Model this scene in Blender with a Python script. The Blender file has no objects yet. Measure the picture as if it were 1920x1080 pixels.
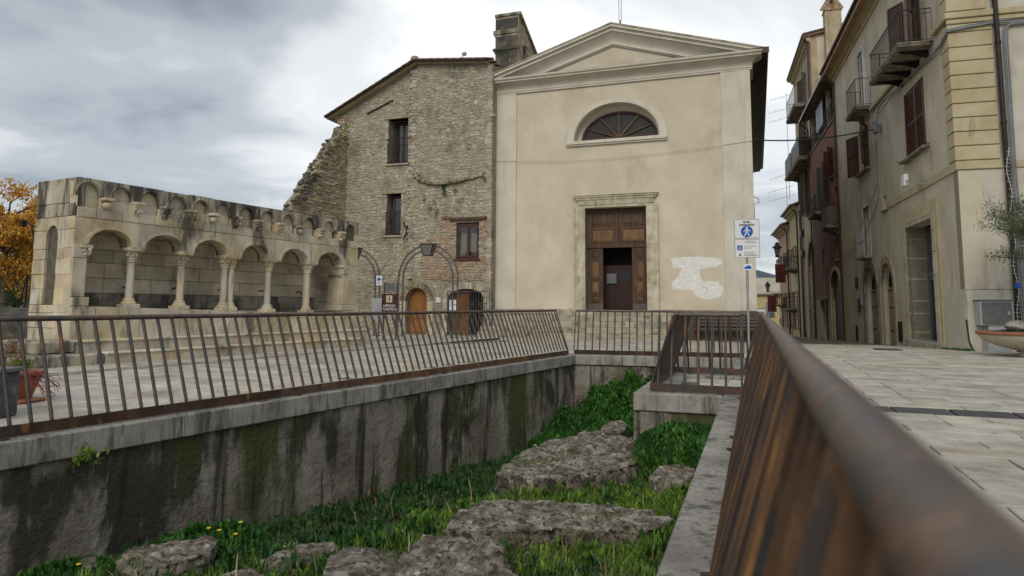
import bpy, math, random
import numpy as np
from math import sin, cos, pi, radians, atan2, sqrt, hypot
from mathutils import Vector, Matrix, noise
from mathutils.geometry import delaunay_2d_cdt
random.seed(7)
rng = np.random.default_rng(7)
scene = bpy.context.scene
COL = scene.collection

# ------------------------------------------------------------------ camera
FPX, PRX, PRY, CAMH = 1280.0, 960.0, 440.0, 1.08
TH, RO = math.atan((574.0 - PRY) / FPX), radians(.35)
_r0, _u0, FW = Vector((1, 0, 0)), Vector((0, -sin(TH), cos(TH))), Vector((0, cos(TH), sin(TH)))
RT = _r0 * cos(RO) + _u0 * sin(RO)
UP = _u0 * cos(RO) - _r0 * sin(RO)
EYE = Vector((0, 0, CAMH))
cam_data = bpy.data.cameras.new('camera')
cam = bpy.data.objects.new('camera', cam_data); COL.objects.link(cam)
cam_data.sensor_width = 36.0
cam_data.lens = FPX * 36.0 / 1920.0
cam_data.shift_y = -(540.0 - PRY) / 1920.0
cam_data.clip_start = .03; cam_data.clip_end = 3000
mw = Matrix.Identity(4)
for i in range(3):
    mw[i][0] = RT[i]; mw[i][1] = UP[i]; mw[i][2] = -FW[i]; mw[i][3] = EYE[i]
cam.matrix_world = mw
cam_data.dof.use_dof = True
cam_data.dof.focus_distance = 11.0
cam_data.dof.aperture_fstop = 3.6
scene.camera = cam

# ------------------------------------------------------------------ sky, sun, exposure
world = bpy.data.worlds.new('World'); scene.world = world; world.use_nodes = True
SUN_EL, SUN_AZ = radians(36), radians(196)      # azimuth measured clockwise from +Y
def build_world():
    nt = world.node_tree; N = nt.nodes; L = nt.links; N.clear()
    out = N.new('ShaderNodeOutputWorld'); bg = N.new('ShaderNodeBackground')
    sky = N.new('ShaderNodeTexSky'); sky.sky_type = 'NISHITA'; sky.sun_disc = False
    sky.sun_elevation = SUN_EL; sky.sun_rotation = SUN_AZ
    geo = N.new('ShaderNodeTexCoord')
    def math_(op, a, b=None, c=None):
        n = N.new('ShaderNodeMath'); n.operation = op
        for i, v in enumerate((a, b, c)):
            if v is None: continue
            if isinstance(v, (int, float)): n.inputs[i].default_value = v
            else: L.new(v, n.inputs[i])
        return n.outputs[0]
    sep = N.new('ShaderNodeSeparateXYZ'); L.new(geo.outputs['Generated'], sep.inputs[0])
    zz = math_('ADD', math_('MAXIMUM', sep.outputs[2], 0.0), .16)
    comb = N.new('ShaderNodeCombineXYZ')
    L.new(math_('DIVIDE', sep.outputs[0], zz), comb.inputs[0])
    L.new(math_('DIVIDE', sep.outputs[1], zz), comb.inputs[1])
    comb.inputs[2].default_value = 2.7
    def nz(scale, det, rough, off, dist=0.0):
        m = N.new('ShaderNodeVectorMath'); m.operation = 'ADD'; L.new(comb.outputs[0], m.inputs[0]); m.inputs[1].default_value = off
        n = N.new('ShaderNodeTexNoise'); L.new(m.outputs[0], n.inputs['Vector'])
        n.inputs['Scale'].default_value = scale; n.inputs['Detail'].default_value = det
        n.inputs['Roughness'].default_value = rough; n.inputs['Distortion'].default_value = dist
        return n.outputs[0]
    big = nz(SKY_BIG[0], 2.0, .45, SKY_BIG[1]); mid = nz(SKY_MID[0], 5.0, .5, SKY_MID[1], .25)
    t = math_('ADD', math_('MULTIPLY', big, .52), math_('MULTIPLY', mid, .48))
    # cloud banks lie where the photograph has them: a bright break above the old house, a dark bank left of it
    def bank(v, w, amp):
        v = Vector(v).normalized()
        d = N.new('ShaderNodeVectorMath'); d.operation = 'DISTANCE'; L.new(geo.outputs['Generated'], d.inputs[0]); d.inputs[1].default_value = v
        e = math_('EXPONENT', math_('MULTIPLY', math_('MULTIPLY', d.outputs['Value'], d.outputs['Value']), -1.0 / (w * w)))
        return math_('MULTIPLY', e, amp)
    for v, w, a in SKY_BANKS: t = math_('ADD', t, bank(v, w, a))
    cr = N.new('ShaderNodeValToRGB'); L.new(t, cr.inputs[0]); cr.color_ramp.interpolation = 'EASE'
    els = cr.color_ramp.elements
    els[0].position = .30; els[0].color = (.25, .285, .33, 1)
    els[1].position = .66; els[1].color = (1.02, 1.02, 1.01, 1)
    e = els.new(.43); e.color = (.46, .49, .53, 1)
    e = els.new(.54); e.color = (.76, .78, .79, 1)
    scl = N.new('ShaderNodeVectorMath'); scl.operation = 'SCALE'; L.new(sky.outputs[0], scl.inputs[0]); scl.inputs['Scale'].default_value = .012
    clo = N.new('ShaderNodeVectorMath'); clo.operation = 'SCALE'; L.new(cr.outputs[0], clo.inputs[0]); clo.inputs['Scale'].default_value = CLOUD
    add = N.new('ShaderNodeVectorMath'); add.operation = 'ADD'; L.new(scl.outputs[0], add.inputs[0]); L.new(clo.outputs[0], add.inputs[1])
    L.new(add.outputs[0], bg.inputs['Color']); bg.inputs['Strength'].default_value = 1.0
    L.new(bg.outputs[0], out.inputs['Surface'])
def raydir(x, y): return (FW + RT * ((x - PRX) / FPX) - UP * ((y - PRY) / FPX)).normalized()
CLOUD = .86
SKY_BIG = (.55, (3.1, 1.7, 0)); SKY_MID = (1.7, (8.2, 4.4, 1.0))
SKY_BANKS = [(raydir(740, 90), .30, .14), (raydir(1150, -20), .35, .10), (raydir(330, 175), .18, -.09), (raydir(80, 120), .22, -.04),
             (raydir(250, 320), .12, .05), (raydir(1460, 200), .3, -.02), (raydir(60, 330), .1, -.08), (raydir(1450, 400), .12, -.05)]
build_world()
sl = bpy.data.lights.new('sun', 'SUN'); sun = bpy.data.objects.new('sun', sl); COL.objects.link(sun)
sl.energy = 1.35; sl.angle = radians(30); sl.color = (1, .93, .82)
sd = Vector((sin(SUN_AZ) * cos(SUN_EL), cos(SUN_AZ) * cos(SUN_EL), sin(SUN_EL)))
sun.rotation_euler = sd.to_track_quat('Z', 'Y').to_euler(); sun.location = (0, -5, 30)
scene.view_settings.view_transform = 'Standard'; scene.view_settings.look = 'None'
scene.view_settings.exposure = 0.27; scene.view_settings.gamma = 1.0
scene.view_settings.use_curve_mapping = False
scene.cycles.max_bounces = 6; scene.cycles.diffuse_bounces = 3

# ------------------------------------------------------------------ frames
STREET = radians(19.65)
class Frame:
    """ground point o and heading ang: x along, y = x turned left, z up"""
    def __init__(s, o, ang):
        s.o = Vector((o[0], o[1], 0)); s.a = ang
        s.x = Vector((cos(ang), sin(ang), 0)); s.y = Vector((-sin(ang), cos(ang), 0))
    def px(s, x, y, d=0.0):
        """where the sight line through a point of the survey photograph meets the plane y = d"""
        R = FW + RT * ((x - PRX) / FPX) - UP * ((y - PRY) / FPX)
        c = EYE - s.o; t = (d - c.dot(s.y)) / R.dot(s.y); p = c + R * t
        return (p.dot(s.x), p.z)
    def w(s, x, y, z=0.0): return s.o + s.x * x + s.y * y + Vector((0, 0, z))
    def loc(s, p): q = Vector((p[0], p[1], 0)) - s.o; return (q.dot(s.x), q.dot(s.y))
def onz(x, y, z=0.0):
    R = FW + RT * ((x - PRX) / FPX) - UP * ((y - PRY) / FPX); t = (z - CAMH) / R.z
    return EYE + R * t
def ond(x, y, d): return EYE + (FW + RT * ((x - PRX) / FPX) - UP * ((y - PRY) / FPX)) * d
SF = Frame((0, 0), -STREET)               # street frame: x = across (right), y = down the street
def sm(a, b, t): t = min(1, max(0, (t - a) / (b - a))); return t * t * (3 - 2 * t)
def hgt(x, y):
    r, s = SF.loc((x, y))
    return -.12 * sm(15, 24, s) * sm(3, -1, r) - max(0.0, s - 20.5) * .031 * sm(-1.5, 2.5, r)

# ------------------------------------------------------------------ objects
def empty(name, loc=(0, 0, 0), rz=0.0):
    o = bpy.data.objects.new(name, None); COL.objects.link(o); o.location = loc; o.rotation_euler = (0, 0, rz)
    o.empty_display_size = .2; return o
def tag(o, label=None, cat=None, group=None, kind=None):
    if label: o['label'] = label
    if cat: o['category'] = cat
    if group: o['group'] = group
    if kind: o['kind'] = kind
    return o
def thing(name, label, cat, loc=(0, 0, 0), rz=0.0, group=None): return tag(empty(name, loc, rz), label, cat, group)
def fthing(name, label, cat, fr, group=None, z=0.0): return thing(name, label, cat, (fr.o.x, fr.o.y, z), fr.a, group)
def copy_tree(o, parent=None):
    c = o.copy(); COL.objects.link(c); c.parent = parent
    for ch in list(o.children): copy_tree(ch, c)
    return c

class MB:
    def __init__(s): s.v = []; s.f = []; s.sm = []
    def add(s, vs, fs, smooth=False):
        b = len(s.v); s.v.extend([tuple(v) for v in vs]); s.f.extend([tuple(b + i for i in f) for f in fs]); s.sm.extend([smooth] * len(fs)); return s
    def box(s, x0, x1, y0, y1, z0, z1):
        if x0 > x1: x0, x1 = x1, x0
        if y0 > y1: y0, y1 = y1, y0
        if z0 > z1: z0, z1 = z1, z0
        return s.add([(x0, y0, z0), (x1, y0, z0), (x1, y1, z0), (x0, y1, z0), (x0, y0, z1), (x1, y0, z1), (x1, y1, z1), (x0, y1, z1)],
                     [(0, 3, 2, 1), (4, 5, 6, 7), (0, 1, 5, 4), (1, 2, 6, 5), (2, 3, 7, 6), (3, 0, 4, 7)])
    def cbox(s, x0, x1, y0, y1, z0, z1, c=.01):
        """box with every edge chamfered by c"""
        if x0 > x1: x0, x1 = x1, x0
        if y0 > y1: y0, y1 = y1, y0
        if z0 > z1: z0, z1 = z1, z0
        c = min(c, (x1 - x0) * .45, (y1 - y0) * .45, (z1 - z0) * .45)
        V = []; ix = {}
        X = (x0, x1); Y = (y0, y1); Z = (z0, z1); g = (1, -1)
        for i in (0, 1):
            for j in (0, 1):
                for k in (0, 1):
                    ix[i, j, k, 0] = len(V); V.append((X[i], Y[j] + g[j] * c, Z[k] + g[k] * c))
                    ix[i, j, k, 1] = len(V); V.append((X[i] + g[i] * c, Y[j], Z[k] + g[k] * c))
                    ix[i, j, k, 2] = len(V); V.append((X[i] + g[i] * c, Y[j] + g[j] * c, Z[k]))
        F = []
        def q(l): F.append(tuple(l))
        q([ix[0, 0, 0, 0], ix[0, 0, 1, 0], ix[0, 1, 1, 0], ix[0, 1, 0, 0]]); q([ix[1, 0, 0, 0], ix[1, 1, 0, 0], ix[1, 1, 1, 0], ix[1, 0, 1, 0]])
        q([ix[0, 0, 0, 1], ix[1, 0, 0, 1], ix[1, 0, 1, 1], ix[0, 0, 1, 1]]); q([ix[0, 1, 0, 1], ix[0, 1, 1, 1], ix[1, 1, 1, 1], ix[1, 1, 0, 1]])
        q([ix[0, 0, 0, 2], ix[0, 1, 0, 2], ix[1, 1, 0, 2], ix[1, 0, 0, 2]]); q([ix[0, 0, 1, 2], ix[1, 0, 1, 2], ix[1, 1, 1, 2], ix[0, 1, 1, 2]])
        for i in (0, 1):
            for j in (0, 1):
                a = [ix[i, j, 0, 0], ix[i, j, 0, 1], ix[i, j, 1, 1], ix[i, j, 1, 0]]; q(a if (i + j) % 2 == 0 else a[::-1])
            for k in (0, 1):
                a = [ix[i, 0, k, 0], ix[i, 1, k, 0], ix[i, 1, k, 2], ix[i, 0, k, 2]]; q(a if (i + k) % 2 == 0 else a[::-1])
        for j in (0, 1):
            for k in (0, 1):
                a = [ix[0, j, k, 1], ix[0, j, k, 2], ix[1, j, k, 2], ix[1, j, k, 1]]; q(a if (j + k) % 2 == 0 else a[::-1])
        for i in (0, 1):
            for j in (0, 1):
                for k in (0, 1):
                    a = [ix[i, j, k, 0], ix[i, j, k, 1], ix[i, j, k, 2]]; q(a if (i + j + k) % 2 else a[::-1])
        return s.add(V, F)
    def frustum(s, base, top):
        n = len(base); V = list(base) + list(top)
        F = [tuple(range(n))[::-1], tuple(range(n, 2 * n))] + [(i, (i + 1) % n, n + (i + 1) % n, n + i) for i in range(n)]
        return s.add(V, F)
    def prism(s, poly, a, b, ax='y'):
        """poly of (u, w) pairs; ax y: (u, y, w); ax z: (u, w, z); ax x: (x, u, w)"""
        f = {'y': lambda p, t: (p[0], t, p[1]), 'z': lambda p, t: (p[0], p[1], t), 'x': lambda p, t: (t, p[0], p[1])}[ax]
        return s.frustum([f(p, a) for p in poly], [f(p, b) for p in poly])
    def tube(s, pts, r, n=8, caps=True, closed=False):
        pts = [Vector(p) for p in pts]; m = len(pts); rs = r if isinstance(r, (list, tuple)) else [r] * m
        rings = []; up = None
        for i, p in enumerate(pts):
            if closed: d = pts[(i + 1) % m] - pts[i - 1]
            else: d = pts[min(i + 1, m - 1)] - pts[max(i - 1, 0)]
            d.normalize()
            if up is None: up = Vector((0, 0, 1)) if abs(d.z) < .9 else Vector((1, 0, 0))
            a = d.cross(up)
            if a.length < 1e-4: a = d.cross(Vector((0, 1, 0)))
            a.normalize(); b = a.cross(d).normalized(); up = b
            rings.append([p + (a * cos(2 * pi * k / n) + b * sin(2 * pi * k / n)) * rs[i] for k in range(n)])
        V = [v for q in rings for v in q]; F = []
        for i in range(m if closed else m - 1):
            j = (i + 1) % m
            for k in range(n): F.append((i * n + k, i * n + (k + 1) % n, j * n + (k + 1) % n, j * n + k))
        s.add(V, F, n > 5)
        if caps and not closed: s.add(rings[0], [tuple(range(n))]); s.add(rings[-1], [tuple(range(n))[::-1]])
        return s
    def bar(s, p, q, w, h=None, up=(0, 0, 1)):
        """square bar between two points"""
        p = Vector(p); q = Vector(q); h = h or w; d = (q - p).normalized(); a = d.cross(Vector(up))
        if a.length < 1e-4: a = d.cross(Vector((1, 0, 0)))
        a.normalize(); b = a.cross(d).normalized(); a *= w / 2; b *= h / 2
        c = [(-1, -1), (1, -1), (1, 1), (-1, 1)]
        return s.frustum([p + a * i + b * j for i, j in c], [q + a * i + b * j for i, j in c])
    def lathe(s, prof, c=(0, 0, 0), n=20, smooth=True):
        V = [(c[0] + r * cos(2 * pi * k / n), c[1] + r * sin(2 * pi * k / n), c[2] + z) for r, z in prof for k in range(n)]
        F = [(i * n + k, i * n + (k + 1) % n, (i + 1) * n + (k + 1) % n, (i + 1) * n + k) for i in range(len(prof) - 1) for k in range(n)]
        s.add(V, F, smooth); s.add(V[:n], [tuple(range(n))[::-1]]); s.add(V[-n:], [tuple(range(n))]); return s
    def sweep(s, prof, path, closed=False):
        """profile of (out, up) offsets carried along a path of (x, y, z, nx, ny) points, n = outward direction"""
        m = len(prof); V = []
        for (x, y, z, nx, ny) in path:
            for o, u in prof: V.append((x + nx * o, y + ny * o, z + u))
        F = [(i * m + k, i * m + (k + 1) % m, (i + 1) * m + (k + 1) % m, (i + 1) * m + k) for i in range(len(path) - 1) for k in range(m)]
        s.add(V, F); s.add(V[:m], [tuple(range(m))[::-1]]); s.add(V[-m:], [tuple(range(m))]); return s
    def panel(s, outer, holes, y0, y1, ax='y', back=True):
        """flat wall with openings: front at y0, back at y1, reveals all round. outer/holes: lists of (x, z)"""
        pts = []; edges = []
        for poly in [outer] + holes:
            b = len(pts); n = len(poly); pts += [Vector(p) for p in poly]; edges += [(b + i, b + (i + 1) % n) for i in range(n)]
        ov, oe, of = delaunay_2d_cdt(pts, edges, [], 1, 1e-5)[:3]
        def inside(p, poly):
            c = False; n = len(poly)
            for i in range(n):
                a, b2 = poly[i], poly[(i + 1) % n]
                if (a[1] > p[1]) != (b2[1] > p[1]) and p[0] < (b2[0] - a[0]) * (p[1] - a[1]) / (b2[1] - a[1]) + a[0]: c = not c
            return c
        keep = []
        for f in of:
            cx = sum(ov[i][0] for i in f) / len(f); cz = sum(ov[i][1] for i in f) / len(f)
            if inside((cx, cz), outer) and not any(inside((cx, cz), h) for h in holes): keep.append(tuple(f))
        mk = (lambda p, t: (p[0], t, p[1])) if ax == 'y' else (lambda p, t: (p[0], p[1], t))
        s.add([mk(p, y0) for p in ov], keep)
        if back: s.add([mk(p, y1) for p in ov], [f[::-1] for f in keep])
        for poly in [outer] + holes:
            n = len(poly); s.add([mk(p, y0) for p in poly] + [mk(p, y1) for p in poly], [(i, (i + 1) % n, n + (i + 1) % n, n + i) for i in range(n)])
        return s
    def blob(s, c, r, seed=0, amp=.25, sub=2, sq=(1, 1, 1)):
        V, F = ICO[sub]; c = Vector(c); o = Vector((seed * 3.7, seed * 1.3, seed * .7)); out = []
        for v in V:
            k = 1 + amp * noise.noise(v * 1.7 + o) + amp * .5 * noise.noise(v * 4 + o)
            out.append((c.x + v.x * r * k * sq[0], c.y + v.y * r * k * sq[1], c.z + v.z * r * k * sq[2]))
        return s.add(out, F, True)
    def mesh(s, name, mat):
        me = bpy.data.meshes.new(name); me.from_pydata(s.v, [], s.f)
        if any(s.sm): me.polygons.foreach_set('use_smooth', s.sm)
        if mat: me.materials.append(mat)
        me.update(); return me
    def build(s, name, mat, parent=None, label=None, kind=None, cat=None, group=None):
        o = bpy.data.objects.new(name, s.mesh(name, mat)); COL.objects.link(o)
        if parent is not None: o.parent = parent
        tag(o, label, cat, group, kind); return o
def _ico():
    import bmesh
    d = {}
    for k in (1, 2, 3):
        bm = bmesh.new(); bmesh.ops.create_icosphere(bm, subdivisions=k, radius=1.0)
        d[k] = ([v.co.copy() for v in bm.verts], [tuple(v.index for v in f.verts) for f in bm.faces]); bm.free()
    return d
ICO = _ico()
def inst(name, mesh, parent=None, loc=(0, 0, 0), rz=0.0, label=None):
    o = bpy.data.objects.new(name, mesh); COL.objects.link(o); o.parent = parent; o.location = loc; o.rotation_euler = (0, 0, rz)
    if label: o['label'] = label
    return o
def fast(name, V, F, mat, parent=None, kind=None, smooth=False):
    """big mesh from numpy arrays: V (n,3), F (m,k)"""
    V = np.ascontiguousarray(V, dtype=np.float32); F = np.ascontiguousarray(F, dtype=np.int32)
    me = bpy.data.meshes.new(name); me.vertices.add(len(V)); me.vertices.foreach_set('co', V.ravel())
    k = F.shape[1]; me.loops.add(F.size); me.loops.foreach_set('vertex_index', F.ravel())
    me.polygons.add(len(F)); me.polygons.foreach_set('loop_start', np.arange(0, F.size, k, dtype=np.int32))
    me.polygons.foreach_set('loop_total', np.full(len(F), k, dtype=np.int32))
    if smooth: me.polygons.foreach_set('use_smooth', np.ones(len(F), dtype=bool))
    me.materials.append(mat); me.update(calc_edges=True); me.validate()
    o = bpy.data.objects.new(name, me); COL.objects.link(o); o.parent = parent
    if kind: o['kind'] = kind
    return o
def arc(cx, cz, rx, rz, a0, a1, n): return [(cx + rx * cos(a0 + (a1 - a0) * i / n), cz + rz * sin(a0 + (a1 - a0) * i / n)) for i in range(n + 1)]
def archpoly(x0, x1, z0, zs, zt, n=10):
    """opening: jambs x0..x1 from z0 up to spring zs, arch to zt"""
    cx = (x0 + x1) / 2; return [(x0, z0), (x1, z0)] + arc(cx, zs, (x1 - x0) / 2, zt - zs, 0, pi, n)
def rect(x0, x1, z0, z1): return [(x0, z0), (x1, z0), (x1, z1), (x0, z1)]

# ------------------------------------------------------------------ materials
def mat(name, cols, scale=4.0, rough=.85, bump=.3, bscale=30.0, isl=0.0, stains=(), metallic=0.0, detail=5.0, streak=1.0, spec=.3, fine=0.0, bdist=.01, sat=0.0, blots=()):
    """cols: 2-3 albedos mixed by world-space noise. isl: per-piece brightness spread.
    stains: list of (colour, scale xyz, threshold lo, hi, strength, offset) of marks with a shape of their own."""
    m = bpy.data.materials.new(name); m.use_nodes = True; nt = m.node_tree; N = nt.nodes; L = nt.links
    b = N['Principled BSDF']; b.inputs['Roughness'].default_value = rough; b.inputs['Metallic'].default_value = metallic
    b.inputs['Specular IOR Level'].default_value = spec
    geo = N.new('ShaderNodeNewGeometry'); P = geo.outputs['Position']
    def mp(sc, off=(0, 0, 0)):
        n = N.new('ShaderNodeVectorMath'); n.operation = 'MULTIPLY_ADD'; L.new(P, n.inputs[0]); n.inputs[1].default_value = sc; n.inputs[2].default_value = off; return n.outputs[0]
    def nz(vec, sc, det=5.0, ro=.55):
        n = N.new('ShaderNodeTexNoise'); L.new(vec, n.inputs['Vector']); n.inputs['Scale'].default_value = sc; n.inputs['Detail'].default_value = det; n.inputs['Roughness'].default_value = ro; return n.outputs[0]
    cr = N.new('ShaderNodeValToRGB'); L.new(nz(mp((1, 1, streak)), scale, detail, .6), cr.inputs[0])
    e = cr.color_ramp.elements; e[0].position = .32; e[0].color = (*cols[0], 1); e[1].position = .68; e[1].color = (*cols[-1], 1)
    if len(cols) > 2: k = e.new(.5); k.color = (*cols[1], 1)
    c = cr.outputs[0]
    def mixc(fac, a, bb, mode='MIX'):
        n = N.new('ShaderNodeMix'); n.data_type = 'RGBA'; n.blend_type = mode
        if isinstance(fac, float): n.inputs[0].default_value = fac
        else: L.new(fac, n.inputs[0])
        L.new(a, n.inputs[6])
        if isinstance(bb, tuple): n.inputs[7].default_value = (*bb, 1)
        else: L.new(bb, n.inputs[7])
        return n.outputs[2]
    def M(op, a, bb, cl=False):
        n = N.new('ShaderNodeMath'); n.operation = op; n.use_clamp = cl
        for i, v in enumerate((a, bb)):
            if isinstance(v, (int, float)): n.inputs[i].default_value = v
            else: L.new(v, n.inputs[i])
        return n.outputs[0]
    if isl:
        oi = N.new('ShaderNodeObjectInfo')
        rnd = M('FRACT', M('ADD', oi.outputs['Random'], geo.outputs['Random Per Island']), 0.0)
        hv = N.new('ShaderNodeHueSaturation'); L.new(c, hv.inputs['Color'])
        L.new(M('ADD', M('MULTIPLY', rnd, 2 * isl), 1 - isl), hv.inputs['Value'])
        if sat:
            r2 = M('FRACT', M('MULTIPLY', rnd, 17.3), 0.0)
            L.new(M('ADD', M('MULTIPLY', r2, 2 * sat), 1 - sat), hv.inputs['Saturation'])
            L.new(M('ADD', M('MULTIPLY', M('FRACT', M('MULTIPLY', rnd, 7.7), 0.0), .016), .494), hv.inputs['Hue'])
        c = hv.outputs[0]
    if fine:
        f2 = nz(P, 90.0, 3.0, .7); g = N.new('ShaderNodeMapRange'); L.new(f2, g.inputs[0]); g.inputs[1].default_value = .3; g.inputs[2].default_value = .7
        g.inputs[3].default_value = 1 - fine; g.inputs[4].default_value = 1 + fine
        cc = N.new('ShaderNodeCombineColor'); [L.new(g.outputs[0], cc.inputs[i]) for i in range(3)]
        c = mixc(1.0, c, cc.outputs[0], 'MULTIPLY')
    for i, (col, sc, lo, hi, st, off) in enumerate(stains):
        n = nz(mp(sc, off), 1.0, 6.0, .62)
        for (bi, p, rad, el, amp) in blots:      # stains that sit at known spots of the wall
            if bi != i: continue
            d = N.new('ShaderNodeVectorMath'); d.operation = 'DISTANCE'; L.new(mp((1, 1, el)), d.inputs[0]); d.inputs[1].default_value = (p[0], p[1], p[2] * el)
            q = M('MULTIPLY', d.outputs['Value'], d.outputs['Value']); n = M('ADD', n, M('MULTIPLY', M('EXPONENT', M('MULTIPLY', q, -1 / rad ** 2), 0.0), amp))
        g = N.new('ShaderNodeMapRange'); g.interpolation_type = 'SMOOTHSTEP'
        L.new(n, g.inputs[0]); g.inputs[1].default_value = lo; g.inputs[2].default_value = hi; g.inputs[4].default_value = st
        c = mixc(g.outputs[0], c, col)
    L.new(c, b.inputs['Base Color'])
    if bump:
        bn = N.new('ShaderNodeBump'); bn.inputs['Strength'].default_value = bump; bn.inputs['Distance'].default_value = bdist
        L.new(M('ADD', nz(P, bscale, 6.0, .65), M('MULTIPLY', nz(P, bscale * .17, 3.0), 1.5)), bn.inputs['Height']); L.new(bn.outputs[0], b.inputs['Normal'])
    return m
def leafmat(name, cols, isl=.35, trans=.25, rough=.55):
    m = mat(name, cols, scale=3.0, rough=rough, bump=0, isl=isl, spec=.35)
    nt = m.node_tree; N = nt.nodes; L = nt.links; b = N['Principled BSDF']; out = [n for n in N if n.type == 'OUTPUT_MATERIAL'][0]
    src = b.inputs['Base Color'].links[0].from_socket
    t = N.new('ShaderNodeBsdfTranslucent'); L.new(src, t.inputs['Color']); mx = N.new('ShaderNodeMixShader'); mx.inputs[0].default_value = trans
    L.new(b.outputs[0], mx.inputs[1]); L.new(t.outputs[0], mx.inputs[2]); L.new(mx.outputs[0], out.inputs['Surface']); return m
def glassmat(name, col=(.02, .025, .03), rough=.08):
    m = bpy.data.materials.new(name); m.use_nodes = True; b = m.node_tree.nodes['Principled BSDF']
    b.inputs['Base Color'].default_value = (*col, 1); b.inputs['Roughness'].default_value = rough; b.inputs['Specular IOR Level'].default_value = .8; return m
_WF = Frame((-3.78, 5.19), atan2(9.66, 5.15))
def _wp(x, y): a, z = _WF.px(x, y); return _WF.w(a, 0, z)
WALL_BLOTS = [(0, _wp(x, y), r, el, am) for x, y, r, el, am in ((60, 960, .30, .6, .10), (215, 930, .52, .6, .16), (330, 880, .35, .7, .10), (560, 850, .25, .5, .13), (632, 850, .13, .2, .18), (800, 810, .14, .2, .12), (880, 790, .2, .2, .10),
    (455, 930, .35, .5, -.16), (690, 880, .45, .5, -.14), (150, 1030, .3, .8, -.1), (920, 800, .4, .5, -.1), (1010, 780, .5, .5, -.1), (560, 960, .3, .6, -.1))] + [(1, _wp(x, y), r, el, am) for x, y, r, el, am in ((488, 840, .22, .5, .12), (350, 840, .3, .5, .08), (975, 770, .30, .2, .2), (860, 800, .25, .2, .1), (640, 900, .5, .5, -.1), (750, 850, .5, .5, -.1), (250, 990, .5, .5, -.1))]
DK = (.035, .033, .028)
m_pave = mat('paving_stone', [(.285, .26, .215), (.385, .355, .30), (.48, .45, .39)], 2.2, .7, .4, 26, isl=.13, fine=.2, sat=.25,
             stains=[((.15, .135, .105), (1.0, 1.0, 1.0), .52, .72, .65, (0, 0, 0)), ((.10, .095, .08), (6, 6, 6), .60, .70, .5, (2, 0, 7)), ((.62, .60, .56), (7, 7, 7), .62, .74, .5, (3, 9, 2))])
m_joint = mat('paving_joint', [(.09, .08, .065), (.16, .145, .12)], 8, .95, .3)
m_basalt = mat('dark_basalt', [(.035, .036, .038), (.075, .075, .077)], 6, .7, .4, isl=.2)
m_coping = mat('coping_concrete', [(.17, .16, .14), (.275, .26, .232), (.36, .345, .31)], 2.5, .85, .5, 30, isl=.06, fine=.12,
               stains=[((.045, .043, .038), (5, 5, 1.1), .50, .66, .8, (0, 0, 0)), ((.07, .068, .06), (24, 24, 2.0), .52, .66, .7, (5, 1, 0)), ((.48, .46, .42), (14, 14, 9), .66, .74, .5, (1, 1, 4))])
m_retain = mat('retaining_wall_render', [(.13, .115, .09), (.215, .195, .158), (.31, .285, .24)], 1.3, .92, 1.0, 18, fine=.25, bdist=.035,
               stains=[((.030, .027, .020), (1.9, 1.9, .9), .50, .62, .90, (2.2, 0, 0)), ((.055, .070, .016), (1.3, 1.3, .35), .51, .60, .9, (7, 3, 1)), ((.30, .285, .25), (3, 3, 1.2), .58, .66, .6, (3, 5, 8)),
                       ((.022, .020, .016), (4.5, 4.5, .30), .54, .63, .85, (2, 8, 1)), ((.33, .32, .29), (6, 6, .9), .62, .72, .6, (12, 3, 5)), ((.05, .045, .035), (9, 9, 9), .6, .7, .5, (0, 3, 3))], blots=WALL_BLOTS)
m_handrail = mat('patinated_handrail', [(.045, .046, .05), (.10, .072, .056), (.16, .095, .062)], 9, .45, .3, 60, metallic=.25, spec=.5,
             stains=[((.20, .08, .04), (5, 5, 5), .50, .64, .7, (0, 0, 0)), ((.045, .055, .065), (8, 8, 8), .50, .62, .75, (4, 4, 4)), ((.30, .15, .08), (30, 30, 30), .60, .68, .6, (4, 1, 4)), ((.035, .03, .03), (16, 16, 16), .58, .68, .6, (1, 4, 4))])
m_rail = mat('weathered_corten', [(.034, .036, .040), (.055, .045, .038), (.10, .052, .032)], 7, .5, .3, 40, isl=.2, metallic=.35, spec=.5,
             stains=[((.15, .062, .025), (3, 3, 3), .54, .66, .85, (0, 0, 0)), ((.035, .045, .055), (5, 5, 5), .56, .66, .8, (4, 4, 4))])
m_nearbar = mat('rusty_near_bar', [(.028, .024, .024), (.075, .040, .022), (.17, .085, .032)], 3, .65, .5, 60, isl=.55, metallic=.15, streak=.3,
             stains=[((.30, .15, .04), (7, 7, 1.5), .56, .66, .8, (3, 0, 0)), ((.03, .033, .038), (6, 6, 1.5), .52, .62, .85, (0, 5, 0))])
m_rust = mat('rusty_steel', [(.045, .030, .024), (.085, .046, .027), (.15, .078, .036)], 5, .7, .4, 60, isl=.5, metallic=.15,
             stains=[((.045, .043, .045), (6, 6, 3), .54, .66, .8, (3, 0, 0)), ((.26, .12, .035), (9, 9, 3), .6, .7, .7, (0, 5, 0))])
m_fount = mat('limestone_block', [(.38, .315, .21), (.50, .43, .31), (.60, .54, .415)], 1.8, .85, .6, 22, isl=.12, fine=.14, sat=.3,
              stains=[((.16, .145, .12), (5, 5, .9), .54, .68, .6, (4, 0, 3)), ((.05, .047, .042), (1.7, 1.7, .6), .55, .68, .85, (0, 0, 3)), ((.56, .52, .45), (5, 5, 5), .62, .72, .6, (8, 1, 0)), ((.13, .085, .04), (4, 4, 3), .62, .74, .5, (1, 6, 0))])
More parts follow.
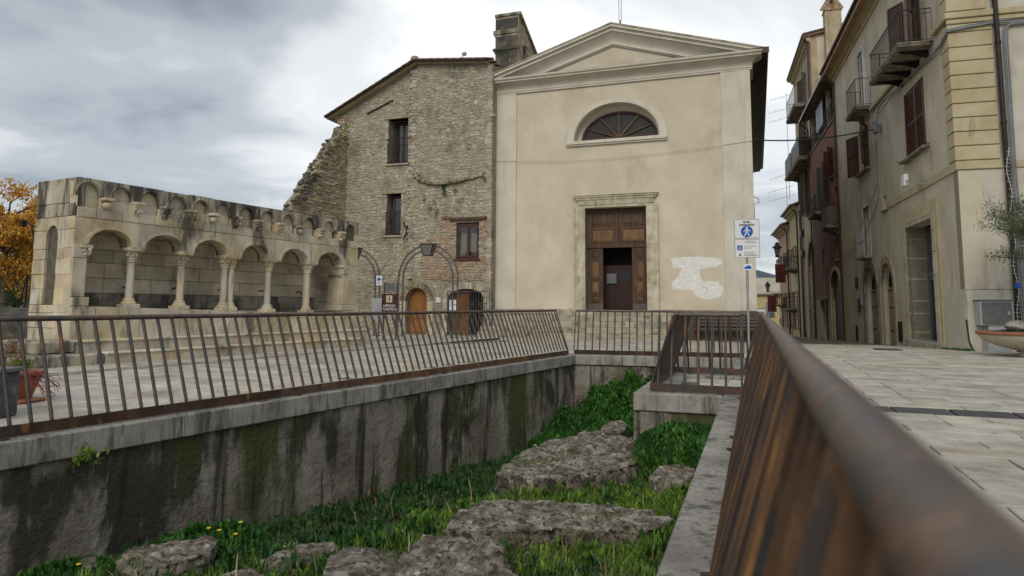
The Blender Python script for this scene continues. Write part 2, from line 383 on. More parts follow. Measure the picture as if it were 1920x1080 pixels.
m_fdark = mat('blackened_limestone', [(.22, .195, .15), (.36, .32, .245), (.50, .455, .36)], 2.6, .9, .6, 22, isl=.12, fine=.18, streak=.35,
              stains=[((.030, .028, .025), (2.6, 2.6, .5), .44, .58, .88, (0, 0, 3)), ((.04, .037, .033), (9, 9, 1.2), .52, .62, .7, (7, 2, 3))])
m_fback = mat('niche_limestone', [(.42, .36, .26), (.53, .465, .35), (.60, .54, .42)], 2.2, .88, .5, 22, isl=.2, fine=.12,  # base colour brightened to put more light into the fountain niches
              stains=[((.10, .09, .075), (1.5, 1.5, .9), .50, .68, .6, (9, 2, 3))])
m_fjoint = mat('old_mortar', [(.075, .062, .045), (.15, .125, .09)], 7, .95, .4)
m_rub = mat('rubble_stone', [(.245, .21, .15), (.35, .31, .235), (.45, .41, .33)], 3.2, .92, .8, 26, isl=.18, fine=.2, sat=.3, bdist=.02,
            stains=[((.09, .08, .065), (.8, .8, .7), .54, .70, .6, (0, 4, 0)), ((.05, .045, .038), (3, 3, 2), .64, .74, .7, (6, 4, 0))])
m_rubm = mat('rubble_mortar', [(.25, .215, .155), (.36, .315, .24)], 5, .95, .9, 18, fine=.2, bdist=.03,
             stains=[((.08, .07, .055), (.8, .8, .7), .54, .70, .6, (0, 4, 0)), ((.045, .04, .032), (9, 9, 9), .55, .66, .7, (0, 4, 0))])
m_ruin = mat('ruin_stone', [(.10, .085, .06), (.22, .185, .13), (.36, .31, .225)], 3.2, .95, .8, 26, isl=.35, fine=.2, sat=.3)
m_brick = mat('old_brick', [(.30, .205, .14), (.36, .27, .19), (.42, .345, .255)], 5, .92, .6, 30, isl=.2, sat=.3, fine=.1)
m_plaster = mat('church_plaster', [(.49, .43, .325), (.54, .475, .365), (.59, .525, .41)], .9, .9, .12, 60, fine=.05,
                stains=[((.42, .37, .28), (1.2, 1.2, .35), .54, .74, .4, (3, 0, 0)), ((.38, .335, .25), (3.0, 3.0, .18), .58, .74, .5, (9, 0, 1)), ((.30, .27, .21), (.7, .7, .5), .58, .74, .4, (2, 5, 1)), ((.60, .555, .46), (2, 2, 2), .62, .75, .4, (1, 7, 1))])
m_plasterw = mat('church_trim_plaster', [(.50, .465, .38), (.555, .52, .43), (.60, .565, .48)], 1.2, .88, .12, 60, fine=.05,
                 stains=[((.36, .335, .265), (3.5, 3.5, .3), .58, .74, .5, (9, 5, 1)), ((.40, .37, .30), (1.0, 1.0, .6), .54, .72, .5, (1, 5, 6))])
m_portal = mat('portal_limestone', [(.33, .29, .20), (.44, .40, .295), (.53, .49, .38)], 3, .85, .5, 24, isl=.1, fine=.14,
               stains=[((.14, .12, .075), (4, 4, .8), .56, .70, .7, (0, 4, 0)), ((.17, .17, .12), (2, 2, 2), .60, .72, .5, (5, 4, 9))])
m_step = mat('step_stone', [(.22, .195, .145), (.33, .295, .225), (.42, .38, .30)], 3, .85, .5, 24, isl=.14, fine=.14,
             stains=[((.07, .063, .048), (2.5, 2.5, 5), .54, .68, .7, (0, 0, 0))])
m_wood = mat('walnut_door_wood', [(.045, .024, .014), (.075, .040, .022), (.11, .062, .033)], 9, .55, .25, 40, streak=.15, isl=.12)
m_woodl = mat('worn_door_panel', [(.085, .042, .018), (.145, .078, .034), (.20, .115, .052)], 7, .55, .25, 40, streak=.2, isl=.15)
m_wood2 = mat('chestnut_door_wood', [(.19, .075, .02), (.27, .115, .032), (.33, .15, .045)], 6, .5, .2, 40, streak=.12, isl=.1)
m_shut = mat('brown_shutter_paint', [(.055, .022, .018), (.085, .036, .028)], 6, .5, .15, 40, isl=.12)
m_iron = mat('wrought_iron', [(.018, .018, .019), (.045, .036, .030)], 12, .55, .3, 50, isl=.1, metallic=.4,
             stains=[((.13, .06, .03), (8, 8, 8), .58, .70, .7, (0, 0, 0))])
m_grey = mat('grey_painted_iron', [(.06, .063, .063), (.10, .104, .104)], 8, .5, .15, 40, metallic=.3, isl=.05)
m_zinc = mat('galvanised_metal', [(.26, .27, .275), (.36, .37, .375)], 5, .45, .1, 50, metallic=.5, isl=.05)
m_cab = mat('cabinet_grey', [(.085, .088, .088), (.13, .134, .132)], 6, .5, .2, 60, isl=.03, stains=[((.20, .20, .19), (4, 4, .8), .58, .7, .5, (0, 0, 0))])
m_cabl = mat('cabinet_side_grey', [(.30, .31, .31), (.38, .39, .39)], 6, .5, .1, 60)
m_gutter = mat('dark_brown_gutter', [(.022, .015, .013), (.040, .028, .024)], 8, .4, .15, 50, metallic=.3)
m_copper = mat('downpipe_brown', [(.045, .025, .020), (.085, .050, .038)], 5, .45, .15, 50, metallic=.3)
m_tile = mat('terracotta_roof_tile', [(.20, .13, .085), (.31, .20, .13), (.38, .28, .20)], 5, .9, .5, 25, isl=.25, stains=[((.08, .075, .06), (3, 3, 3), .52, .66, .7, (0, 0, 0))])
m_cream = mat('cream_render', [(.42, .37, .275), (.49, .44, .335), (.55, .505, .40)], .8, .92, .3, 30, fine=.08,
              stains=[((.29, .25, .17), (1.4, 1.4, .4), .52, .70, .6, (2, 0, 0)), ((.20, .18, .135), (3.3, 3.3, .45), .58, .72, .6, (0, 6, 0)), ((.56, .52, .42), (1.6, 1.6, 1.2), .58, .70, .5, (8, 0, 5)), ((.10, .085, .06), (7, 7, 2.2), .66, .74, .5, (5, 5, 0))])
m_quoin = mat('ochre_quoin_render', [(.375, .315, .185), (.43, .365, .225), (.48, .42, .28)], 1.3, .92, .3, 30, isl=.04, fine=.07,
              stains=[((.30, .26, .17), (2, 2, .6), .54, .70, .5, (2, 0, 0)), ((.15, .14, .10), (4, 4, .6), .62, .74, .6, (2, 0, 7))])
m_pale = mat('pale_grey_render', [(.42, .39, .32), (.49, .455, .38), (.55, .515, .44)], 1.1, .92, .25, 30, fine=.07,
             stains=[((.30, .275, .22), (1.8, 1.8, .5), .54, .72, .6, (2, 3, 0)), ((.16, .14, .11), (5, 5, 1.2), .64, .74, .6, (7, 3, 0)), ((.34, .27, .15), (3, 3, 2), .62, .72, .5, (3, 3, 8))])
m_red = mat('brick_red_render', [(.15, .065, .042), (.195, .085, .055), (.235, .11, .072)], 1.2, .92, .25, 30, fine=.08, stains=[((.10, .05, .035), (2, 2, .5), .54, .70, .6, (2, 3, 0))])
m_tan = mat('tan_render', [(.33, .27, .17), (.40, .335, .22), (.46, .40, .28)], 1.2, .92, .25, 30, fine=.08, stains=[((.17, .14, .09), (1.6, 1.6, .4), .50, .68, .7, (2, 3, 0)), ((.08, .07, .05), (4, 4, .5), .60, .72, .6, (5, 3, 0))])
m_yell = mat('ochre_yellow_render', [(.42, .33, .16), (.49, .39, .20)], 1.2, .92, .2, 30, fine=.06)
m_orng = mat('salmon_render', [(.38, .26, .18), (.45, .32, .22)], 1.2, .92, .2, 30, fine=.06)
m_green = mat('yellow_green_render', [(.38, .34, .18), (.45, .41, .23)], 1.2, .92, .2, 30, fine=.06)
m_bstone = mat('balcony_slab_stone', [(.12, .105, .08), (.22, .195, .15), (.31, .28, .22)], 4, .9, .5, 25, stains=[((.045, .04, .032), (3, 3, 3), .52, .66, .7, (0, 0, 0))])
m_white = mat('white_paint', [(.62, .63, .63), (.70, .71, .71)], 6, .5, .08, 50)
m_patch = mat('white_wall_paint', [(.60, .59, .555), (.74, .735, .71)], 5, .85, .5, 30, fine=.06, streak=3)
m_dark = mat('dark_interior', [(.012, .009, .008), (.022, .016, .013)], 3, .9, 0)
m_dwood = mat('dark_inner_door_wood', [(.020, .007, .005), (.034, .012, .008)], 6, .5, .1, streak=.15)
m_glass = glassmat('window_glass')
m_lglass = glassmat('lunette_glass', (.025, .027, .026), .3); m_lglass.node_tree.nodes['Principled BSDF'].inputs['Specular IOR Level'].default_value = .25
m_curt = mat('net_curtain', [(.42, .38, .30), (.55, .50, .41)], 9, .9, 0, streak=.1)
m_dry = leafmat('dry_stem', [(.25, .19, .09), (.35, .28, .14), (.42, .35, .2)], .3, .15)
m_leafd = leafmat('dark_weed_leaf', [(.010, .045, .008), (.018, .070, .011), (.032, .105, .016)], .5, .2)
m_soil = mat('pit_soil', [(.035, .030, .018), (.075, .062, .04)], 6, .95, .8, 20)
m_rock = mat('old_travertine', [(.085, .07, .05), (.23, .20, .155), (.46, .42, .35)], 9.0, .95, 1.0, 105, fine=.5, bdist=.022, detail=9,
             stains=[((.035, .029, .022), (17, 17, 17), .52, .60, .85, (0, 0, 0)), ((.07, .055, .038), (3, 3, 5), .52, .64, .6, (4, 0, 0)), ((.045, .07, .015), (2.1, 2.1, 2.1), .58, .70, .8, (9, 0, 4)), ((.42, .40, .35), (26, 26, 26), .62, .70, .7, (4, 4, 1))])
m_grass = leafmat('grass_blade', [(.075, .155, .012), (.12, .22, .018), (.19, .27, .03)], .4, .3)
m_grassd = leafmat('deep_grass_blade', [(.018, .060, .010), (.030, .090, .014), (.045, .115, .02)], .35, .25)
m_leaf = leafmat('weed_leaf', [(.014, .060, .009), (.032, .115, .014), (.075, .19, .025)], .5, .25)
m_olive = leafmat('olive_leaf', [(.06, .085, .04), (.10, .13, .065), (.17, .20, .12)], .35, .15)
m_autumn = leafmat('autumn_leaf', [(.36, .15, .02), (.55, .29, .04), (.62, .42, .07)], .35, .3)
m_bark = mat('tree_bark', [(.07, .055, .04), (.13, .105, .08)], 8, .95, .7, 30)
m_terra = mat('terracotta_plastic', [(.27, .10, .055), (.33, .13, .075)], 5, .6, .1, isl=.03)
m_bowl = mat('cream_bowl_stone', [(.45, .40, .29), (.55, .50, .38)], 4, .8, .4, fine=.1, stains=[((.12, .10, .07), (4, 4, 4), .56, .70, .6, (0, 0, 0))])
m_bowlr = mat('bowl_rim_terracotta', [(.22, .085, .05), (.30, .125, .075)], 5, .8, .3)
m_yflow = mat('yellow_petal', [(.75, .50, .02), (.85, .62, .03)], 5, .6, 0)
m_blue = mat('sign_blue', [(.010, .075, .36), (.014, .09, .42)], 3, .4, 0)
m_signw = mat('sign_white', [(.60, .61, .62), (.66, .67, .68)], 3, .45, 0)
m_black = mat('sign_black', [(.015, .015, .015), (.025, .025, .025)], 3, .5, 0)
m_maroon = mat('sign_brown', [(.055, .018, .016), (.07, .022, .019)], 3, .45, 0)
m_cable = mat('black_cable', [(.015, .015, .016), (.03, .03, .032)], 3, .6, 0)
m_gcable = mat('grey_conduit', [(.16, .18, .19), (.22, .24, .25)], 3, .6, 0)
m_hill = mat('distant_hill', [(.05, .075, .10), (.07, .095, .12)], .01, .95, 0)
m_cloth = mat('washing_cloth', [(.22, .30, .42), (.50, .52, .54)], 5, .9, 0)
m_redcl = mat('red_cloth', [(.08, .02, .022), (.12, .03, .03)], 5, .9, 0)
# ------------------------------------------------------------------ pit outline (street frame metres)
PA, PB = Vector((-3.78, 5.19)), Vector((1.37, 14.85))           # left wall edge
LDIR = (PB - PA).normalized()
PN = PA - LDIR * 6.2
def wsf(r, s): p = SF.w(r, s); return Vector((p.x, p.y))
PC = wsf(-.43, 14.80)
PIT = [PN, PB, PC, wsf(-.41, 11.30), wsf(-1.44, 11.30), wsf(-1.44, 8.40), wsf(-.40, 8.40), wsf(-.40, -1.6)]
def offset_poly(P, d):
    """grow (d > 0) a clockwise polygon outwards"""
    out = []; n = len(P)
    for i in range(n):
        a, b, c = P[i - 1], P[i], P[(i + 1) % n]; u = (b - a).normalized(); v = (c - b).normalized()
        n1 = Vector((-u.y, u.x)); n2 = Vector((-v.y, v.x)); k = 1 + n1.dot(n2)
        out.append(b + (n1 + n2) * (d / max(k, .3)))
    return out
def inpoly(p, poly):
    c = False; n = len(poly)
    for i in range(n):
        a, b = poly[i], poly[(i + 1) % n]
        if (a[1] > p[1]) != (b[1] > p[1]) and p[0] < (b[0] - a[0]) * (p[1] - a[1]) / (b[1] - a[1]) + a[0]: c = not c
    return c
HOLE = offset_poly(PIT, .12)
# ground sheet
def build_ground():
    pts = [Vector(p) for p in HOLE]; n = len(pts); edges = [(i, (i + 1) % n) for i in range(n)]
    big = offset_poly(PIT, .35)
    for x in np.arange(-44, 44.1, 1.6):
        for y in np.arange(-8, 72.1, 1.6):
            if not inpoly((x, y), big): pts.append(Vector((x, y)))
    for k in range(24):
        for R in (110, 300, 1500): pts.append(Vector((R * cos(k * pi / 12 + .01), 30 + R * sin(k * pi / 12 + .01))))
    ov, oe, of = delaunay_2d_cdt(pts, edges, [], 0, 1e-5)[:3]
    fs = []
    for f in of:
        c = sum((ov[i] for i in f), Vector((0, 0))) / 3
        if not inpoly(c, HOLE): fs.append(tuple(f))
    m = MB(); m.add([(p[0], p[1], hgt(p[0], p[1]) - .022) for p in ov], fs)
    m.build('ground', m_joint, kind='structure')
build_ground()

# ------------------------------------------------------------------ paving: every slab is a piece
pavement = tag(empty('piazza_pavement'), kind='structure')
def vis(p, mx=60):
    q = Vector(p) - EYE; z = q.dot(FW)
    if z < .2: return False
    x = PRX + FPX * q.dot(RT) / z; y = PRY - FPX * q.dot(UP) / z
    return -mx < x < 1920 + mx and -mx < y < 1080 + mx
def build_pavers():
    items = []; BAND = (8.20, 8.74); rowh = .358; s = -1.5; k = 0
    fl = FOUNT_FOOT
    while s < 27:
        s1 = s + rowh; dark = False
        if s < BAND[0] and s1 > BAND[0] - .1: s1 = BAND[0]
        if abs(s - BAND[0]) < 1e-6: s1 = BAND[1]; dark = True
        random.seed(100 + k); r = -16.8
        while r < 13:
            L = random.choice((.42, .84, .84, .84, 1.26)) if not dark else random.uniform(.38, .62)
            a, b = r, r + L; r = b
            cs = [SF.w(a, s), SF.w(b, s), SF.w(b, s1), SF.w(a, s1)]; c = (cs[0] + cs[2]) / 2
            if a < 0 and dark and a < .2: dk = False
            else: dk = dark
            if not (vis(c) or vis(cs[0]) or vis(cs[1])): continue
            if any(inpoly((q.x, q.y), HOLE) for q in cs) or inpoly((c.x, c.y), HOLE): continue
            if inpoly((c.x, c.y), fl): continue
            d = (c - EYE).length
            items.append((a, b, s, s1, dk, (b - a) * (s1 - s) / d ** 3))
        s = s1; k += 1
        rowh = .358 if s < 14 else .5
    order = sorted(range(len(items)), key=lambda i: -items[i][5]); near = set(order[:300])
    rest = MB(); restd = MB(); random.seed(5)
    for i, (a, b, s, s1, dk, w) in enumerate(items):
        g = .006 if not dk else .016; z = random.uniform(-.0035, .0035); h = []
        A = [(a + g, s + g), (b - g, s + g), (b - g, s1 - g), (a + g, s1 - g)]
        if dk: A = [(x + random.uniform(-.02, .02), y + random.uniform(-.012, .012)) for x, y in A]
        A = [(x + random.uniform(-.004, .004), y + random.uniform(-.003, .003)) for x, y in A]
        top = []; base = []; e = .008 if not dk else .03; cx = (a + b) / 2; cy = (s + s1) / 2
        for x, y in A:
            p = SF.w(x, y); hz = hgt(p.x, p.y); base.append((p.x, p.y, hz - .03)); base_t = (p.x, p.y, hz - .006 + z)
            top.append(base_t)
        top2 = []
        for x, y in A:
            p = SF.w(x + (e if x < cx else -e), y + (e if y < cy else -e)); top2.append((p.x, p.y, hgt(p.x, p.y) + z - (.003 if dk else 0)))
        F = [(0, 1, 5, 4), (1, 2, 6, 5), (2, 3, 7, 6), (3, 0, 4, 7), (4, 5, 9, 8), (5, 6, 10, 9), (6, 7, 11, 10), (7, 4, 8, 11), (8, 9, 10, 11)]
        V = base + top + top2
        if i in near:
            m = MB(); m.add(V, F); m.build('basalt_paver' if dk else 'paving_slab', m_basalt if dk else m_pave, pavement)
        else: (restd if dk else rest).add(V, F)
    if restd.v: restd.build('basalt_paver', m_basalt, pavement, kind='stuff')
    rest.build('paving_slab', m_pave, pavement, kind='stuff')
FO = ond(145, 500, 12.6); FOUNT = Frame((FO.x, FO.y), radians(62.2))
FOUNT_FOOT = [tuple(FOUNT.w(x, y)[:2]) for x, y in ((-.5, -.5), (7.6, -.5), (7.6, 1.2), (-.5, 1.2))]
build_pavers()
# grey kerb band running along in front of the fountain
def kerb_band():
    root = thing('kerb_band', 'long grey stone kerb band crossing the paving in front of the fountain', 'kerb', (FOUNT.o.x, FOUNT.o.y, 0), FOUNT.a)
    random.seed(3); x = -4.5
    while x < 13:
        L = random.uniform(.8, 1.3); m = MB()
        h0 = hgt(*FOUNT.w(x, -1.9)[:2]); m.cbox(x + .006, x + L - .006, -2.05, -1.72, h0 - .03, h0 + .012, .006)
        m.build('kerb_stone', m_coping, root); x += L
    mm = MB(); mm.box(-4.5, 13, -1.72, -1.66, -.06, hgt(*FOUNT.w(5, -1.7)[:2]) + .004); mm.build('drain_gap', m_black, root)
kerb_band()

# manhole cover in the street
mh = onz(1664, 657, -.02); zh = hgt(mh.x, mh.y)
m = MB(); m.prism([(-.32, -.32), (.32, -.32), (.32, .32), (-.32, .32)], .004, .012, 'z')
for i in range(6): m.box(-.27, .27, -.27 + i * .1, -.23 + i * .1, .012, .018)
o = m.build('manhole_cover', m_basalt); o.location = (mh.x, mh.y, zh); o.rotation_euler = (0, 0, -STREET)
tag(o, 'square dark iron manhole cover in the pale street paving', 'manhole cover')

# ------------------------------------------------------------------ retaining walls and coping
def retaining(name, label, p, q, width=.42, joints=1.9, seed=1, zt=.05, zb=-2.3, ext0=0.0, ext1=0.0, cut0=0.0, cut1=0.0):
    """wall along p->q; the pit lies on its right hand side"""
    L = (q - p).length; a = atan2((q - p).y, (q - p).x)
    root = thing(name, label, 'retaining wall', (p.x, p.y, 0), a)
    m = MB(); n = int(L / .12); rows = 16
    V = []; 
    for i in range(n + 1):
        for k in range(rows + 1):
            x = -ext0 + (L + ext0 + ext1) * i / n; z = -.165 + (zb + .165) * k / rows
            w = root.matrix_world @ Vector((0, 0, 0)); yy = .045 + .022 * noise.noise((x * 1.3 + seed * 9, z * 1.9, 3)) + .012 * noise.noise((x * 5 + seed * 9, z * 5, 1))
            V.append((x, yy, z))
    F = [(i * (rows + 1) + k, i * (rows + 1) + k + 1, (i + 1) * (rows + 1) + k + 1, (i + 1) * (rows + 1) + k) for i in range(n) for k in range(rows)]
    m.add(V, F, True); m.box(-ext0, L + ext1, .09, .4, zb, -.17)
    m.build('rendered_face', m_retain, root)
    random.seed(seed); x = -ext0 + cut0; X1 = L + ext1 - cut1
    while x < X1 - .01:
        l = min(random.uniform(.85, 1.15) * joints, X1 - x)
        if X1 - x - l < .5: l = X1 - x
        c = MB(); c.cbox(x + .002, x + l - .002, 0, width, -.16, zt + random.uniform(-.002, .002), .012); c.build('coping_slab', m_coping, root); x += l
    return root
retaining('retaining_wall', 'long stained concrete wall of the pit below the left railing, streaked black and green', PN, PB, .44, 2.6, 1, ext1=.40)
retaining('retaining_wall', 'short far wall of the pit facing the church, under its grey coping', PB, PC, .42, 2.2, 2, ext0=.02, ext1=.42, cut0=.03)
retaining('retaining_wall', 'short pit wall beyond the small railed platform, at the far right corner', wsf(-.43, 14.80), wsf(-.41, 11.725), .42, 3.4, 3, cut0=.002)
retaining('retaining_wall', 'back edge wall of the small railed platform, facing the church', wsf(-.41, 11.30), wsf(-1.44, 11.30), .42, 3, 4, ext0=.42)
retaining('retaining_wall', 'side edge wall of the small railed platform above the dark weeds', wsf(-1.44, 11.30), wsf(-1.44, 8.40), .42, 3, 5, cut0=.425, cut1=.425)
retaining('retaining_wall', 'stained block end of the small railed platform, facing the camera over the grass', wsf(-1.44, 8.40), wsf(-.40, 8.40), .42, 3, 6)
retaining('retaining_wall', 'pale coping wall along the right side of the pit beside the rusty near railing', wsf(-.40, 8.40), wsf(-.40, -1.6), .44, 2.4, 7, ext0=.42, cut0=.002)

# ------------------------------------------------------------------ railings
def railing(label, pts, side, z0, z1, sp=.15, lean=.29, mbot=None, mtop=None, zb=.055, group='rusty railings round the pit', feet=True, phase=.5, fil=.10, mbar=None, cl0=False):
    """pts: base line (world xy); side: +1 leans to the left of travel"""
    pts = [Vector(p) for p in pts]; o = pts[0]
    root = thing('railing', label, 'railing', (o.x, o.y, zb), 0, group)
    P = [p - o for p in pts]; n = len(P); segs = [(P[i + 1] - P[i]) for i in range(n - 1)]
    nor = [Vector((-g.y, g.x)).normalized() * side for g in segs]
    def off(i, d):
        if i == 0: return P[0] + nor[0] * d
        if i == n - 1: return P[-1] + nor[-1] * d
        k = 1 + nor[i - 1].dot(nor[i]); return P[i] + (nor[i - 1] + nor[i]) * (d / k)
    tot = sum(g.length for g in segs)
    def zt(t): return z0 + (z1 - z0) * t / tot - zb
    # handrail
    path = []; t = 0
    for i in range(n):
        c = off(i, lean)
        if 0 < i < n - 1:
            u = (off(i - 1, lean) - c).normalized(); v = (off(i + 1, lean) - c).normalized()
            for k in range(7):
                q = k / 6; a = c + u * fil; b = c + v * fil
                pp = a * (1 - q) ** 2 + c * 2 * q * (1 - q) + b * q * q; path.append((pp.x, pp.y, zt(t)))
        else: path.append((c.x, c.y, zt(t)))
        if i < n - 1:
            g = off(i + 1, lean) - c; t1 = t + segs[i].length; m_ = int(g.length / .5)
            for k in range(1, m_):
                q = k / m_; pp = c + g * q
                if 0 < i and (pp - c).length < fil * 1.3: continue
                if i < n - 2 and (pp - off(i + 1, lean)).length < fil * 1.3: continue
                path.append((pp.x, pp.y, zt(t + segs[i].length * q) + .0015 * sin(k * 2.1)))
            t = t1
    m = MB(); m.tube(path, .0245, 14); m.build('handrail', mtop or m_handrail, root)
    t = 0
    for i, g in enumerate(segs):
        L = g.length; d = g.normalized(); a = atan2(d.y, d.x); nn = nor[i]
        # flat bottom bar in lengths
        x = 0
        while x < L - .01:
            l = min(3.0, L - x)
            if L - x - l < .8: l = L - x
            p = P[i] + d * (x + .003); q = P[i] + d * (x + l - .003)
            b = MB(); b.bar((p.x, p.y, .050), (q.x, q.y, .050), .026, .088); b.build('bottom_bar', mbot or m_rust, root)
            if feet:
                f = MB()
                for xx in (x + .25, x + l - .25):
                    c = P[i] + d * xx - nn * .02; f.prism([(c.x - .035, c.y - .035), (c.x + .035, c.y - .035), (c.x + .035, c.y + .035), (c.x - .035, c.y + .035)], -.004, .007, 'z')
                f.build('foot_plate', m_rust, root)
            x += l
        H = zt(t) - .012; me = None
        b = MB(); sl_ = side; b.tube([(0, sl_ * 0, .085), (0, sl_ * lean * .985, H)], .0152, 8); me = b.mesh('baluster', mbar or m_rail)
        cnt = int((L - sp * .3) / sp)
        for k in range(cnt + 1):
            x = sp * phase + k * sp
            if x > L - .03: break
            p = P[i] + d * x; q = off(i, lean) + (off(i + 1, lean) - off(i, lean)) * (x / L)
            ob = inst('baluster', me, root, (p.x, p.y, (zt(t + x) - .012 - H) * .5), a)
        t += L
    # corner bars
    for i in range(n):
        c = off(i, lean * .985); b = MB(); b.tube([(P[i].x, P[i].y, .085), (c.x, c.y, zt(sum(g.length for g in segs[:i])) - .012)], .0125, 8)
        b.build('corner_baluster', mbar or m_rail, root)
    return root
lb = Vector((-LDIR.y, LDIR.x)) * .11
railing('long leaning rusty railing on the left wall of the pit, before the fountain', [PN + lb, PB + lb - LDIR * .12], 1, .93, .99, .152)
rb = wsf(-.27, 14.93)
railing('leaning rusty railing across the far end of the pit, before the church steps', [PB + lb * .9 + LDIR * .10 + Vector((.03, 0)), rb], 1, .99, .985, .158)
railing('brown railing around the small platform jutting into the pit', [wsf(-.15, 11.13), wsf(-1.25, 11.13), wsf(-1.25, 8.62), wsf(-.19, 8.62)], 1, .985, .985, .16, mbar=m_rail, fil=.07, mbot=m_rail)
railing('thick handrail and leaning bars along the right edge of the pit', [wsf(-.172, 8.58), wsf(-.172, -1.5)], 1, .99, .983, .118, lean=.243, mbar=m_nearbar, mtop=m_handrail)
railing('short brown railing at the far right edge of the pit, past the platform', [wsf(-.20, 14.85), wsf(-.20, 11.25)], 1, .985, .985, .15)
# platform paving
m = MB(); q = [wsf(-1.04, 8.80), wsf(.02, 8.80), wsf(.02, 10.90), wsf(-1.04, 10.90)]
m.prism([(p.x, p.y) for p in q], -.09, -.025, 'z'); m.build('platform_floor', m_pave, kind='structure')

# ------------------------------------------------------------------ pit floor, stones and greenery
def left_r(s):  # street-frame r of the left wall at s
    return -5.305 + (s - 3.617) * (1.6016 / 10.829)
def zfloor(r, s):
    lr = left_r(s)
    tz = -1.02 - .30 * sm(4, 7.5, s) - .24 * sm(7, 12.5, s)
    rz = -.66 - .10 * sm(5, 7.5, s) - .0 * sm(9, 12, s)
    edge = -2.75 + .55 * sm(5, 7, s) - .5 * sm(9.5, 11.5, s)
    if s < 4.6: edge -= 1.3 * sm(4.6, 3.7, s)
    t = sm(edge - .55, edge + .15, r)
    z = tz * (1 - t) + rz * t
    z += .16 * sm(-1.2, -.45, r) * sm(9, 7.5, s)            # earth banks up against the right coping
    z += .34 * sm(7.2, 8.3, s) * sm(-1.9, -1.2, r) * sm(11.4, 11.2, s)
    if s > 9: z -= .45 * sm(9, 12, s) * t
    return z + .035 * noise.noise((r * 1.4, s * 1.4, 0)) + .02 * noise.noise((r * 4, s * 4, 5))
def build_floor():
    m = MB(); R = np.arange(-6.4, .3, .14); S_ = np.arange(-1.8, 15.3, .14); V = []
    for s in S_:
        for r in R: p = SF.w(r, s); V.append((p.x, p.y, zfloor(r, s)))
    n = len(R); F = [(j * n + i, j * n + i + 1, (j + 1) * n + i + 1, (j + 1) * n + i) for j in range(len(S_) - 1) for i in range(n - 1)]
    m.add(V, F, True); m.build('pit_floor', m_soil, kind='structure')
build_floor()
ROCKS = []
def cat_closed(pts, n):
    m = len(pts); out = []
    for i in range(n):
        t = i * m / n; k = int(t); f = t - k; p0, p1, p2, p3 = (Vector(pts[(k + j - 1) % m]) for j in range(4))
        cr = .5 * (2 * p1 + (p2 - p0) * f + (2 * p0 - 5 * p1 + 4 * p2 - p3) * f * f + (3 * p1 - p0 - 3 * p2 + p3) * f ** 3)
        out.append(cr.lerp(p1.lerp(p2, f), 1.0))
    return out
def rock(label, px, zt, zb, tilt=(0, 0), seed=0, nA=110, rough=.05, dome=.06, name='stone_block', flare=.05):
    """irregular block: outline of its top face from survey points, top height zt, foot zb"""
    zt += .04; dome *= .35; P = [onz(x, y, zt) for x, y in px]; P = [Vector((p.x, p.y)) for p in P]; c = sum(P, Vector((0, 0))) / len(P)
    L = [p - c for p in P]; A = sum(L[i].x * L[(i + 1) % len(L)].y - L[(i + 1) % len(L)].x * L[i].y for i in range(len(L)))
    if A < 0: L = L[::-1]; P = P[::-1]
    ROCKS.append((P, zt)); O = cat_closed(L, nA); size = sqrt(abs(A) / 2)
    V = [(0, 0, 0)]; rings = []; nt_ = 24; ns = 12; ed = min(.05, size * .12)
    prof = [(k / nt_, 0.0) for k in range(1, nt_)] + [(1 - .012 / max(size, .1), -.004), (1.0, -ed * .5), (1.01, -ed)]
    for k in range(1, ns + 1): prof.append((1.01 + flare * k / ns, -ed + (zb - zt + ed) * k / ns))
    off = Vector((seed * 5.1, seed * 2.3, seed))
    for t, dz in prof:
        for p in O:
            x, y = p.x * t, p.y * t; z = dz + (dome * (1 - t * t) if t < 1 else 0)
            q = Vector((x, y, z)) + off
            rough_ = rough * .8
            d = rough_ * (.30 * noise.noise(q * 2.2) + .22 * noise.noise(q * 6) + .3 * noise.noise(q * 15) + .22 * noise.noise(q * 34))
            if t < .97: d -= rough * .35 * round(2.2 * noise.noise(Vector((q.x * 1.1, q.y * 1.1, 7))))
            crack = abs(noise.noise(q * 3.1 + Vector((3, 3, 3)))); d -= rough * .9 * max(0, .10 - crack) * 10 * .5
            pit = noise.noise(q * 21 + Vector((7, 1, 2))); d -= rough * .5 * max(0, pit - .25)
            nz_ = 1.0 if t < .99 else .15; rr = p.normalized() * (0 if t < .6 else 1)
            lay = .05 * noise.noise(Vector((x * .7, y * .7, z * 11)) + off) if t >= 1 else 0
            V.append((x + rr.x * (d * (2.0 if t >= .99 else .3) + lay), y + rr.y * (d * (2.0 if t >= .99 else .3) + lay), z + d * nz_ + tilt[0] * x + tilt[1] * y))
    F = [(0, 1 + i, 1 + (i + 1) % nA) for i in range(nA)]
    for k in range(len(prof) - 1):
        for i in range(nA): F.append((1 + k * nA + i, 1 + (k + 1) * nA + i, 1 + (k + 1) * nA + (i + 1) % nA, 1 + k * nA + (i + 1) % nA))
    m = MB(); m.add(V, F, True); o = m.build(name, m_rock); o.location = (c.x, c.y, zt - dome * .4)
    for poly in o.data.polygons: poly.use_smooth = False if (poly.index * 7919) % 1 else True
    tag(o, label, 'stone', 'ancient stone blocks lying in the pit'); return o
rock('grey flat stone slab at the foot of the left wall, nearest the bottom left corner', [(224, 1038), (255, 1022), (330, 1003), (395, 1002), (412, 1008), (400, 1030), (350, 1048), (250, 1062)], -.56, -1.1, seed=1, dome=.03)
rock('low brown stone just showing through grass between two bigger blocks', [(490, 1042), (560, 1020), (628, 1018), (632, 1034), (560, 1052), (505, 1062)], -.64, -1.0, seed=2, dome=.04)
